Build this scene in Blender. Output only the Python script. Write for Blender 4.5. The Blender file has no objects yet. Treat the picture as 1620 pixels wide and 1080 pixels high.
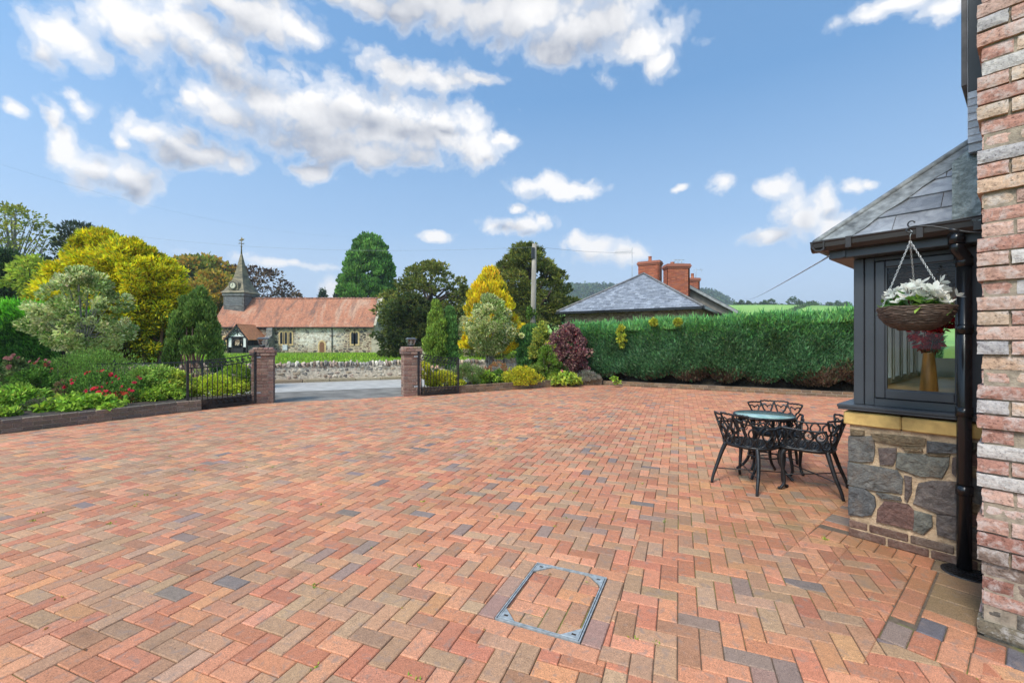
import bpy, math, random
import numpy as np
from mathutils import Vector, Matrix
rng = np.random.default_rng(11); random.seed(11)
S = bpy.context.scene; COL = S.collection
EYE = 1.47; FOC = 690.0           # eye height (m); focal length in pixels of the 1620 px wide photograph
R = math.radians
def g(u, v):
    d = v - 540.0
    return Vector(((u - 810) / d * EYE, FOC / d * EYE, 0))
def at(u, v, Y): return Vector(((u - 810) / FOC * Y, Y, EYE + (540 - v) / FOC * Y))

# ------------------------------------------------------------------ objects
def tag(o, label=None, cat=None, group=None, kind=None):
    if label: o['label'] = label
    if cat: o['category'] = cat
    if group: o['group'] = group
    if kind: o['kind'] = kind
    return o
def thing(name, label, cat, loc=(0, 0, 0), rz=0, group=None):
    o = bpy.data.objects.new(name, None); COL.objects.link(o)
    o.location = loc; o.rotation_euler = (0, 0, rz); o.empty_display_size = .1
    return tag(o, label, cat, group)
def link(name, me, mat, parent=None):
    o = bpy.data.objects.new(name, me); COL.objects.link(o)
    if mat: me.materials.append(mat)
    if parent: o.parent = parent
    return o
def np_mesh(name, V, Fc, mat, parent=None, col=None, smooth=False):
    V = np.asarray(V, dtype=np.float32); Fc = np.asarray(Fc, dtype=np.int32)
    me = bpy.data.meshes.new(name); k = Fc.shape[1]
    me.vertices.add(len(V)); me.vertices.foreach_set('co', V.ravel())
    me.loops.add(Fc.size); me.loops.foreach_set('vertex_index', Fc.ravel())
    me.polygons.add(len(Fc))
    me.polygons.foreach_set('loop_start', np.arange(0, Fc.size, k, dtype=np.int32))
    me.polygons.foreach_set('loop_total', np.full(len(Fc), k, dtype=np.int32))
    me.polygons.foreach_set('use_smooth', np.full(len(Fc), smooth))
    if col is not None:
        a = me.color_attributes.new('Col', 'FLOAT_COLOR', 'POINT')
        c = np.ones((len(V), 4), dtype=np.float32); c[:, :3] = col
        a.data.foreach_set('color', c.ravel())
    me.update(calc_edges=True)
    return link(name, me, mat, parent)
class MB:
    """collects polygons, then links them as ONE mesh object"""
    def __init__(s): s.v = []; s.f = []; s.c = []; s.sm = []
    def add(s, vs, fs, col=(1, 1, 1), smooth=False):
        b = len(s.v); s.v += [tuple(p) for p in vs]; s.c += [col] * len(vs)
        s.f += [tuple(b + i for i in f) for f in fs]; s.sm += [smooth] * len(fs)
    def build(s, name, mat, parent=None):
        me = bpy.data.meshes.new(name); me.from_pydata(s.v, [], s.f)
        me.polygons.foreach_set('use_smooth', s.sm)
        a = me.color_attributes.new('Col', 'FLOAT_COLOR', 'POINT')
        c = np.ones((len(s.v), 4), dtype=np.float32)
        if s.v: c[:, :3] = np.array(s.c, dtype=np.float32)
        a.data.foreach_set('color', c.ravel()); me.update()
        return link(name, me, mat, parent)
    def prism(s, poly, z0, z1, ch=0.0, T=None, col=(1, 1, 1), tilt=(0, 0), bottom=False):
        """upright prism over a convex polygon, top edge chamfered"""
        n = len(poly)
        if n < 3: return
        A = sum(poly[i][0] * poly[(i + 1) % n][1] - poly[(i + 1) % n][0] * poly[i][1] for i in range(n)) / 2
        if A < 0: poly = poly[::-1]; A = -A
        if A < 2e-4 and ch: return
        cx = sum(p[0] for p in poly) / n; cy = sum(p[1] for p in poly) / n
        vs = []
        zt = lambda p, z: z + tilt[0] * (p[0] - cx) + tilt[1] * (p[1] - cy)
        if ch:
            rad = math.sqrt(A / math.pi); k = max(.5, 1 - ch / (rad * .75))
            ins = []
            for i in range(n):
                p0, p, p1 = poly[i - 1], poly[i], poly[(i + 1) % n]
                d0 = (p[0] - p0[0], p[1] - p0[1]); d1 = (p1[0] - p[0], p1[1] - p[1])
                l0 = math.hypot(*d0) or 1e-9; l1 = math.hypot(*d1) or 1e-9
                n0 = (-d0[1] / l0, d0[0] / l0); n1 = (-d1[1] / l1, d1[0] / l1)
                m = 1 + n0[0] * n1[0] + n0[1] * n1[1]
                q = min(ch / max(m, .3), .4 * min(l0, l1))
                ins.append((p[0] + (n0[0] + n1[0]) * q, p[1] + (n0[1] + n1[1]) * q))
            rings = [[(p[0], p[1], z0) for p in poly], [(p[0], p[1], zt(p, z1 - ch)) for p in poly], [(p[0], p[1], zt(p, z1)) for p in ins]]
        else:
            rings = [[(p[0], p[1], z0) for p in poly], [(p[0], p[1], zt(p, z1)) for p in poly]]
        for r in rings: vs += r
        if T is not None: vs = [T @ Vector(p) for p in vs]
        fs = []
        for k in range(len(rings) - 1):
            for i in range(n):
                j = (i + 1) % n
                fs.append((k * n + i, k * n + j, (k + 1) * n + j, (k + 1) * n + i))
        m = (len(rings) - 1) * n
        fs.append(tuple(range(m, m + n)))
        if bottom: fs.append(tuple(range(n - 1, -1, -1)))
        s.add(vs, fs, col)
    def box(s, x0, x1, y0, y1, z0, z1, T=None, col=(1, 1, 1), b=0.0):
        if b:
            s.cbox(x0, x1, y0, y1, z0, z1, b, T, col); return
        vs = [(x, y, z) for z in (z0, z1) for y in (y0, y1) for x in (x0, x1)]
        if T is not None: vs = [T @ Vector(p) for p in vs]
        s.add(vs, [(0, 2, 3, 1), (4, 5, 7, 6), (0, 1, 5, 4), (2, 6, 7, 3), (0, 4, 6, 2), (1, 3, 7, 5)], col)
    def cbox(s, x0, x1, y0, y1, z0, z1, b, T=None, col=(1, 1, 1)):
        """box with all twelve edges bevelled"""
        c = ((x0 + x1) / 2, (y0 + y1) / 2, (z0 + z1) / 2); h = (abs(x1 - x0) / 2, abs(y1 - y0) / 2, abs(z1 - z0) / 2)
        b = min(b, .45 * min(h)); vs = []; idx = {}
        for sx in (-1, 1):
            for sy in (-1, 1):
                for sz in (-1, 1):
                    for ax in range(3):
                        sg = (sx, sy, sz)
                        p = [c[k] + sg[k] * (h[k] if k == ax else h[k] - b) for k in range(3)]
                        idx[(sx, sy, sz, ax)] = len(vs); vs.append(tuple(p))
        fs = []
        for ax in range(3):
            o = [k for k in range(3) if k != ax]
            for sg in (-1, 1):
                q = []
                for a, bb in ((-1, -1), (1, -1), (1, 1), (-1, 1)):
                    k = [0, 0, 0]; k[ax] = sg; k[o[0]] = a; k[o[1]] = bb; q.append(idx[(*k, ax)])
                fs.append(tuple(q) if (sg > 0) == (ax != 1) else tuple(q[::-1]))
        for ax in range(3):
            o = [k for k in range(3) if k != ax]
            for a in (-1, 1):
                for bb in (-1, 1):
                    k0 = [0, 0, 0]; k0[o[0]] = a; k0[o[1]] = bb
                    lo = list(k0); lo[ax] = -1; hi = list(k0); hi[ax] = 1
                    fs.append((idx[(*lo, o[0])], idx[(*hi, o[0])], idx[(*hi, o[1])], idx[(*lo, o[1])]))
        for sx in (-1, 1):
            for sy in (-1, 1):
                for sz in (-1, 1): fs.append(tuple(idx[(sx, sy, sz, k)] for k in range(3)))
        cc = Vector(c); out = []
        for f in fs:
            p = [Vector(vs[i]) for i in f]; nn = (p[1] - p[0]).cross(p[2] - p[0]); m = sum(p, Vector()) / len(p) - cc
            out.append(f if nn.dot(m) > 0 else f[::-1])
        if T is not None: vs = [T @ Vector(p) for p in vs]
        s.add(vs, out, col)
    def tube(s, pts, r, n=6, col=(1, 1, 1), closed=False, cap=True):
        pts = [Vector(p) for p in pts]; m = len(pts)
        if m < 2: return
        rs = r if hasattr(r, '__len__') else [r] * m
        vs = []; up = None
        for i, p in enumerate(pts):
            a = pts[i - 1] if (i or closed) else p; b = pts[(i + 1) % m] if (i < m - 1 or closed) else p
            t = (b - a); t = t.normalized() if t.length > 1e-9 else Vector((0, 0, 1))
            if up is None: up = t.orthogonal().normalized()
            up = up - t * up.dot(t)
            up = up.normalized() if up.length > 1e-6 else t.orthogonal().normalized()
            w = t.cross(up)
            for k in range(n):
                an = 2 * math.pi * k / n
                vs.append(p + (up * math.cos(an) + w * math.sin(an)) * rs[i])
        fs = []
        for i in range(m if closed else m - 1):
            j = (i + 1) % m
            for k in range(n): fs.append((i * n + k, i * n + (k + 1) % n, j * n + (k + 1) % n, j * n + k))
        if cap and not closed: fs += [tuple(range(n - 1, -1, -1)), tuple((m - 1) * n + k for k in range(n))]
        s.add(vs, fs, col, True)
    def lathe(s, prof, c=(0, 0, 0), n=24, col=(1, 1, 1), T=None, smooth=True, caps=True):
        vs = []; fs = []; m = len(prof)
        for r, z in prof:
            for k in range(n):
                a = 2 * math.pi * k / n; vs.append(Vector((c[0] + r * math.cos(a), c[1] + r * math.sin(a), c[2] + z)))
        for i in range(m - 1):
            for k in range(n): fs.append((i * n + k, i * n + (k + 1) % n, (i + 1) * n + (k + 1) % n, (i + 1) * n + k))
        if T is not None: vs = [T @ p for p in vs]
        s.add(vs, fs, col, smooth)
        if not caps: return
        s.add([vs[k] for k in range(n)], [tuple(range(n - 1, -1, -1))], col)
        s.add([vs[(m - 1) * n + k] for k in range(n)], [tuple(range(n))], col)
    def quad(s, *p, col=(1, 1, 1)): s.add(p, [tuple(range(len(p)))], col)
def copy_tree(o, parent=None):
    c = o.copy(); COL.objects.link(c); c.parent = parent
    for ch in list(o.children): copy_tree(ch, c)
    return c
# ------------------------------------------------------------------ plane clipping
def clip_half(poly, p, n, keep=1):
    """part of polygon with keep*((x-p).n) <= 0"""
    out = []; m = len(poly)
    d = [keep * ((q[0] - p[0]) * n[0] + (q[1] - p[1]) * n[1]) for q in poly]
    for i in range(m):
        j = (i + 1) % m
        if d[i] <= 0: out.append(poly[i])
        if (d[i] < 0 < d[j]) or (d[j] < 0 < d[i]):
            t = d[i] / (d[i] - d[j]); out.append((poly[i][0] + t * (poly[j][0] - poly[i][0]), poly[i][1] + t * (poly[j][1] - poly[i][1])))
    return out
def ccw(q):
    A = sum(q[i][0] * q[(i + 1) % len(q)][1] - q[(i + 1) % len(q)][0] * q[i][1] for i in range(len(q)))
    return q if A > 0 else q[::-1]
def edges(q):
    q = ccw(q); o = []
    for i in range(len(q)):
        a, b = q[i], q[(i + 1) % len(q)]; o.append((a, (b[1] - a[1], -(b[0] - a[0]))))
    return o
def clip_in(poly, conv):
    for p, n in edges(conv):
        poly = clip_half(poly, p, n)
        if len(poly) < 3: return []
    return poly
def subtract(polys, conv):
    E = edges(conv); cx = sum(p[0] for p in conv) / len(conv); cy = sum(p[1] for p in conv) / len(conv)
    rad = max(math.hypot(p[0] - cx, p[1] - cy) for p in conv) + .25
    out = []
    for poly in polys:
        if abs(poly[0][0] - cx) > rad or abs(poly[0][1] - cy) > rad: out.append(poly); continue
        rest = poly
        for p, n in E:
            o = clip_half(rest, p, n, -1)
            if len(o) >= 3: out.append(o)
            rest = clip_half(rest, p, n)
            if len(rest) < 3: break
    return out
# ------------------------------------------------------------------ materials
def nd(nt, t, **kw):
    n = nt.nodes.new(t)
    for k, v in kw.items():
        if k == 'ins':
            for i, x in v.items():
                if isinstance(x, bpy.types.NodeSocket): nt.links.new(x, n.inputs[i])
                else: n.inputs[i].default_value = x
        else: setattr(n, k, v)
    return n
def math_(nt, op, a, b=None, c=None, clamp=False):
    n = nt.nodes.new('ShaderNodeMath'); n.operation = op; n.use_clamp = clamp
    for i, x in enumerate((a, b, c)):
        if x is None: continue
        if isinstance(x, bpy.types.NodeSocket): nt.links.new(x, n.inputs[i])
        else: n.inputs[i].default_value = x
    return n.outputs[0]
def mixc(nt, f, a, b, mode='MIX'):
    n = nt.nodes.new('ShaderNodeMix'); n.data_type = 'RGBA'; n.blend_type = mode
    for i, x in ((0, f), (6, a), (7, b)):
        if isinstance(x, bpy.types.NodeSocket): nt.links.new(x, n.inputs[i])
        else: n.inputs[i].default_value = (*x, 1) if isinstance(x, tuple) and len(x) == 3 else x
    return n.outputs[2]
def ramp(nt, f, stops, interp='LINEAR'):
    n = nt.nodes.new('ShaderNodeValToRGB'); nt.links.new(f, n.inputs[0]); n.color_ramp.interpolation = interp
    e = n.color_ramp.elements
    while len(e) < len(stops): e.new(.5)
    for k, (p, c) in enumerate(stops):
        e[k].position = p; e[k].color = (*c, 1) if len(c) == 3 else c
    return n.outputs[0]
def newmat(name):
    m = bpy.data.materials.new(name); m.use_nodes = True; nt = m.node_tree
    b = nt.nodes['Principled BSDF']; return m, nt, b
def coords(nt, scale=(1, 1, 1), rot=(0, 0, 0)):
    tc = nd(nt, 'ShaderNodeTexCoord'); mp = nd(nt, 'ShaderNodeMapping'); nt.links.new(tc.outputs['Object'], mp.inputs[0])
    mp.inputs['Scale'].default_value = scale; mp.inputs['Rotation'].default_value = rot; return mp.outputs[0]
def noise(nt, co, scale, detail=4, rough=.55, out=0, dist=0):
    n = nd(nt, 'ShaderNodeTexNoise', ins={0: co, 'Scale': scale, 'Detail': detail, 'Roughness': rough, 'Distortion': dist}); return n.outputs[out]
def bump(nt, b, h, dist, strength=1.0):
    n = nd(nt, 'ShaderNodeBump', ins={'Height': h, 'Distance': dist, 'Strength': strength}); nt.links.new(n.outputs[0], b.inputs['Normal']); return n
def attr(nt, name='Col'): return nd(nt, 'ShaderNodeAttribute', attribute_name=name).outputs[0]
def plain(name, c, rough=.5, metal=0.0, var=.15, vs=6.0, bmp=0.0, bs=60.0, spec=.5, coat=0.0, c2=None, useattr=False, stretch=(1, 1, 1)):
    """base colour with mottling, optional grain relief, optional per-piece colour attribute"""
    m, nt, b = newmat(name); co = coords(nt, stretch)
    n = noise(nt, co, vs, 6)
    c2 = c2 or tuple(x * (1 - 2.2 * var) for x in c)
    lo = tuple(min(1, x * (1 + var)) for x in c)
    colr = ramp(nt, n, [(.3, c2), (.7, lo)])
    if useattr: colr = mixc(nt, 1.0, colr, attr(nt), 'MULTIPLY')
    nt.links.new(colr, b.inputs['Base Color']); b.inputs['Roughness'].default_value = rough; b.inputs['Metallic'].default_value = metal
    b.inputs['Specular IOR Level'].default_value = spec; b.inputs['Coat Weight'].default_value = coat
    if bmp: bump(nt, b, noise(nt, co, bs, 5), bmp)
    return m
def leafmat(name, trans=.3, rough=.55):
    m, nt, b = newmat(name); c = attr(nt)
    n = noise(nt, coords(nt), 9, 3); c = mixc(nt, 1.0, c, ramp(nt, n, [(.3, (.78, .8, .75)), (.7, (1.2, 1.15, 1.1))]), 'MULTIPLY')
    nt.links.new(c, b.inputs['Base Color']); b.inputs['Roughness'].default_value = rough; b.inputs['Specular IOR Level'].default_value = .25
    t = nd(nt, 'ShaderNodeBsdfTranslucent'); nt.links.new(c, t.inputs[0])
    mx = nd(nt, 'ShaderNodeMixShader'); mx.inputs[0].default_value = trans * 1.4
    nt.links.new(b.outputs[0], mx.inputs[1]); nt.links.new(t.outputs[0], mx.inputs[2])
    nt.links.new(mx.outputs[0], nt.nodes['Material Output'].inputs['Surface']); return m
def glassmat(name, tint=(1, 1, 1), refl=.12):
    m, nt, b = newmat(name); nt.nodes.remove(b)
    t = nd(nt, 'ShaderNodeBsdfTransparent'); t.inputs[0].default_value = (*tint, 1)
    gl = nd(nt, 'ShaderNodeBsdfGlossy'); gl.inputs['Roughness'].default_value = .02
    fr = nd(nt, 'ShaderNodeLayerWeight'); fr.inputs[0].default_value = .35
    f = math_(nt, 'MULTIPLY_ADD', fr.outputs['Fresnel'], .7, refl * .3, clamp=True)
    mx = nd(nt, 'ShaderNodeMixShader'); nt.links.new(f, mx.inputs[0]); nt.links.new(t.outputs[0], mx.inputs[1]); nt.links.new(gl.outputs[0], mx.inputs[2])
    nt.links.new(mx.outputs[0], nt.nodes['Material Output'].inputs['Surface']); return m
def rubblemat(name, scale, cols, mortar, edge=.06, stretch=(1, 1, 1.6), bmp=.03, wash=None):
    m, nt, b = newmat(name); co0 = coords(nt, stretch)
    w = nd(nt, 'ShaderNodeTexNoise', ins={0: co0, 'Scale': scale * .8, 'Detail': 2.0})
    co = nd(nt, 'ShaderNodeVectorMath', operation='MULTIPLY_ADD', ins={0: w.outputs['Color'], 1: (.5 / scale,) * 3, 2: co0}).outputs[0]
    v = nd(nt, 'ShaderNodeTexVoronoi', ins={'Vector': co, 'Scale': scale, 'Randomness': .9})
    e = nd(nt, 'ShaderNodeTexVoronoi', feature='DISTANCE_TO_EDGE', ins={'Vector': co, 'Scale': scale, 'Randomness': .9})
    sep = nd(nt, 'ShaderNodeSeparateColor', ins={0: v.outputs['Color']})
    c = ramp(nt, sep.outputs[0], [(i / (len(cols) - .999), cc) for i, cc in enumerate(cols)], 'CONSTANT')
    c = mixc(nt, 1.0, c, ramp(nt, noise(nt, co0, scale * 5, 6), [(.3, (.6, .6, .6)), (.72, (1.25, 1.25, 1.25))]), 'MULTIPLY')
    f = math_(nt, 'SMOOTHSTEP', e.outputs[0], 0, edge) if False else ramp(nt, e.outputs[0], [(edge * .35, (0, 0, 0)), (edge, (1, 1, 1))])
    c = mixc(nt, f, mortar, c)
    if wash:
        x0, x1, z0, z1, wc = wash
        sp = nd(nt, 'ShaderNodeSeparateXYZ', ins={0: coords(nt)})
        mx = ramp(nt, math_(nt, 'DIVIDE', math_(nt, 'SUBTRACT', sp.outputs[0], x0), x1 - x0), [(0, (0, 0, 0)), (.18, (1, 1, 1)), (.8, (1, 1, 1)), (1, (0, 0, 0))])
        mz = ramp(nt, math_(nt, 'DIVIDE', math_(nt, 'SUBTRACT', sp.outputs[2], z0), z1 - z0), [(0, (0, 0, 0)), (.25, (1, 1, 1)), (.75, (1, 1, 1)), (1, (0, 0, 0))])
        q = math_(nt, 'MULTIPLY', mx, mz); nn = noise(nt, coords(nt), 1.6, 6, .7)
        q = math_(nt, 'MULTIPLY', q, ramp(nt, nn, [(.38, (0, 0, 0)), (.6, (1, 1, 1))])); c = mixc(nt, q, c, wc)
    nt.links.new(c, b.inputs['Base Color']); b.inputs['Roughness'].default_value = .9
    hh = math_(nt, 'ADD', math_(nt, 'MULTIPLY', f, .7), math_(nt, 'MULTIPLY', noise(nt, co0, scale * 6, 5), .5)); bump(nt, b, hh, bmp)
    return m
LEAFGAIN = 1.6
# ------------------------------------------------------------------ foliage
def unit(a): return a / np.maximum(np.linalg.norm(a, axis=1, keepdims=True), 1e-9)
def rand_dir(n): return unit(rng.normal(size=(n, 3)))
def leaf_mesh(name, P, D, N, L, W, C, mat, parent=None):
    """one folded, pointed leaf (two faces) or spray per point: P base, D growth direction, N face normal"""
    n = len(P); L = np.broadcast_to(L, (n,))[:, None]; W = np.broadcast_to(W, (n,))[:, None]
    D = unit(D); Sd = unit(np.cross(D, N)); Nn = np.cross(Sd, D)
    V = np.empty((n, 4, 3)); V[:, 0] = P; V[:, 1] = P + D * L * .48 + Sd * W * .5 + Nn * W * .12
    V[:, 2] = P + D * L - Nn * L * .08; V[:, 3] = P + D * L * .48 - Sd * W * .5 + Nn * W * .12
    Fc = np.arange(n * 4).reshape(n, 4)
    return np_mesh(name, V.reshape(-1, 3), Fc, mat, parent, np.repeat(C, 4, axis=0))
def pal(n, palette, jit=.22, which=None):
    cols = np.array([p[0] for p in palette]); w = np.array([p[1] for p in palette], float); w /= w.sum()
    k = rng.choice(len(cols), n, p=w) if which is None else which
    return np.clip(LEAFGAIN * cols[k] * (1 + rng.normal(0, jit, (n, 1))) * (1 + rng.normal(0, .07, (n, 3))), .002, 1)
def prof_round(t): return np.sqrt(np.clip(1 - (2 * t - 1) ** 2, 0, 1))
def prof_bullet(t): return np.where(t < .22, .72 + .28 * np.clip(t / .22, 0, 1), np.sqrt(np.clip(1 - ((t - .22) / .78) ** 2.1, 0, 1)))
def prof_cone(t): return np.where(t < .12, .7 + .3 * t / .12, np.clip(1 - (t - .12) / .88, 0, 1) ** .75)
def prof_dome(t): return np.sqrt(np.clip(1 - t ** 2.4, 0, 1))
def prof_egg(t): return np.sin(np.pi * np.clip(t, 0, 1) ** .8) ** .7
def foliage(ncl, nleaf, c, rx, ry, z0, z1, prof, cr, flat=.8, shell=.45, inner=.2, mode='out', tmin=0.0, tpow=1.0, stray_=.14):
    """clump centres inside a crown volume, then leaf bases, growth directions and clump index"""
    t = tmin + (1 - tmin) * rng.random(ncl) ** tpow; a = rng.random(ncl) * 2 * np.pi; rr = np.sqrt(inner + (1 - inner) * rng.random(ncl))
    k = prof(t) * rr
    stray = rng.random(ncl) < stray_; k = np.where(stray, prof(t) * rng.uniform(1.02, 1.2, ncl), k)      # twigs that poke out of the outline
    irr = 1 + (.13 * np.sin(a * 3 + t * 7) + .10 * np.sin(a * 5 - t * 11)) * (1 if stray_ > .05 else .15)
    cc = np.stack([c[0] + rx * k * irr * np.cos(a), c[1] + ry * k * irr * np.sin(a), z0 + t * (z1 - z0)], 1)
    rad = cr * rng.uniform(.6, 1.35, ncl) * np.where(stray, .6, 1)
    idx = np.repeat(np.arange(ncl), nleaf); n = len(idx)
    d = rand_dir(n); q = (shell + (1 - shell) * rng.random(n))[:, None] ** .6
    P = cc[idx] + d * q * rad[idx][:, None] * np.array([1, 1, flat])
    rad_dir = unit(cc[idx] - np.array([c[0], c[1], (z0 + z1) / 2]))
    rn = rand_dir(n); up = np.array([0, 0, 1.0])
    if mode == 'out': D = d * .8 + rad_dir * .5 + up * .25 + rn * .5
    elif mode == 'up': D = d * .45 + rad_dir * .25 + up * 1.0 + rn * .3
    elif mode == 'droop': D = d * .5 + rad_dir * .8 - up * .45 + rn * .4
    else: D = rn + d * .4
    N = rand_dir(n) * .8 + d * .5 + up * .5
    return P, unit(D), N, idx, cc
def trunk_mesh(name, base, top, r0, r1, mat, parent, limbs=(), wob=.06, n=8, seg=7):
    m = MB(); base = Vector(base); top = Vector(top); pts = []; rs = []
    for i in range(seg + 1):
        t = i / seg; p = base.lerp(top, t); L = (top - base).length
        if 0 < i < seg: p += Vector((random.uniform(-1, 1), random.uniform(-1, 1), 0)) * wob * L * .3
        pts.append(p); rs.append((r0 * 1.25 if i == 0 else r0 + (r1 - r0) * t))
    m.tube(pts, rs, n)
    for e in limbs:
        e = Vector(e); k = random.uniform(.35, .95); i = min(seg, int(k * seg)); s = pts[i]
        mid = s.lerp(e, .5) + Vector((0, 0, .08 * (e - s).length)); q = []
        m.tube([s, s.lerp(mid, .5) + Vector((0, 0, .02)), mid, mid.lerp(e, .5) + Vector((0, 0, .03)), e], [rs[i] * .6, rs[i] * .5, rs[i] * .4, rs[i] * .28, rs[i] * .12], 5)
    return m.build(name, mat, parent)
def tree(name, label, cat, x, y, z0, z1, rx, prof, palette, ncl, nleaf, cr, L, W, bark, leafm, group=None, ry=None, mode='out', flat=.8, trunk_r=.12,
         stems=1, trunk_top=.8, inner=.2, limbs=10, zg=0.0, jit=.22, per_clump=.6, tmin=0.0, shell=.45, spread=.0, tpow=1.0, stray_=.14):
    o = thing(name, label, cat, (x, y, zg), 0, group)
    P, D, N, idx, cc = foliage(ncl, nleaf, (0, 0), rx, ry or rx, z0 - zg, z1 - zg, prof, cr, flat, shell, inner, mode, tmin, tpow, stray_)
    n = len(P); kc = rng.choice(len(palette), ncl, p=np.array([p[1] for p in palette]) / sum(p[1] for p in palette))
    kl = rng.choice(len(palette), n, p=np.array([p[1] for p in palette]) / sum(p[1] for p in palette))
    which = np.where(rng.random(n) < per_clump, kc[idx], kl)
    cj = rng.uniform(.85, 1.18, ncl)[idx][:, None]
    C = pal(n, palette, jit, which) * cj
    leaf_mesh('crown', P, D, N, L * rng.uniform(.6, 1.3, n), W * rng.uniform(.7, 1.25, n), C, leafm, o)
    tips = [cc[k] for k in rng.choice(ncl, min(limbs, ncl), replace=False)]
    h = (z1 - zg) * trunk_top
    for k in range(stems):
        a = 6.28 * k / stems + .4; sp = spread if stems > 1 else 0
        trunk_mesh('trunk' if stems == 1 else 'stem', (sp * .35 * math.cos(a), sp * .35 * math.sin(a), -.05), (sp * math.cos(a), sp * math.sin(a), h), trunk_r, trunk_r * .3, bark, o, tips if k == 0 else tips[:2])
    return o
# ================================================================== camera, light, sky
cam = bpy.data.cameras.new('camera'); co_ = bpy.data.objects.new('camera', cam); COL.objects.link(co_); S.camera = co_
cam.sensor_width = 36; cam.lens = 36 * FOC / 1620; cam.clip_start = .05; cam.clip_end = 6000
co_.location = (0, 0, EYE); co_.rotation_euler = (R(90), 0, 0)
S.render.resolution_x = 1024; S.render.resolution_y = 682
S.view_settings.view_transform = 'Standard'; S.view_settings.look = 'None'; S.view_settings.exposure = 1.0; S.view_settings.gamma = 1
S.cycles.use_denoising = True; S.cycles.max_bounces = 6; S.cycles.transparent_max_bounces = 24
S.cycles.diffuse_bounces = 3; S.cycles.glossy_bounces = 3; S.cycles.caustics_reflective = False; S.cycles.caustics_refractive = False
SUN_AZ, SUN_EL = R(-142), R(50)          # azimuth from +Y towards +X
sl = bpy.data.lights.new('sun', 'SUN'); so = bpy.data.objects.new('sun', sl); COL.objects.link(so)
sl.energy = 1.75; sl.angle = R(14); sl.color = (1, .95, .88)
sd = Vector((math.sin(SUN_AZ) * math.cos(SUN_EL), math.cos(SUN_AZ) * math.cos(SUN_EL), math.sin(SUN_EL)))
so.rotation_euler = sd.to_track_quat('Z', 'Y').to_euler(); so.location = sd * 50

CLOUDS = [  # bearing and height above the horizon in degrees come from (u, v); half sizes likewise
 (110,72,66,40),(205,45,105,48),(290,48,90,60),(70,95,35,28),(430,35,95,36),(480,58,60,24),(380,12,90,30),(570,12,90,26),
 (430,165,130,64),(350,180,66,36),(330,150,40,34),(520,190,130,62),(610,195,120,60),(690,205,95,54),(740,228,66,30),(640,112,90,30),(700,130,52,22),(300,150,20,16),(560,238,170,22),
 (700,15,120,40),(820,22,160,52),(930,45,120,52),(1010,75,75,42),(1040,105,32,30),(880,75,60,26),(630,22,40,26),
 (205,280,60,42),(150,265,60,40),(225,300,30,26),(95,225,30,42),(75,185,18,24),(118,165,26,18),(15,172,24,13),
 (275,228,66,38),(235,205,40,22),(330,255,62,26),(380,268,30,14),(190,215,16,14),
 (492,272,32,15),(850,292,45,20),(890,303,60,16),(930,303,30,10),(820,358,52,16),(855,352,18,12),
 (1143,296,24,20),(1265,345,44,44),(1240,298,34,24),(1300,320,26,38),(1318,360,40,26),(1225,372,46,16),(1355,293,28,13),(1380,286,18,10),(1075,300,14,8),
 (945,395,50,24),(985,405,48,20),(915,385,20,16),(1415,4,76,22),(1390,22,26,18),(1490,8,50,24),(760,125,40,12),(808,332,14,8),
 (522,458,24,18),(690,376,34,8),(440,412,95,9),(800,222,26,10),(720,-70,280,75),(470,-50,120,50),(940,-60,130,60)]
w = bpy.data.worlds.new('World'); S.world = w; w.use_nodes = True; nt = w.node_tree; nt.nodes.clear()
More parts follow.
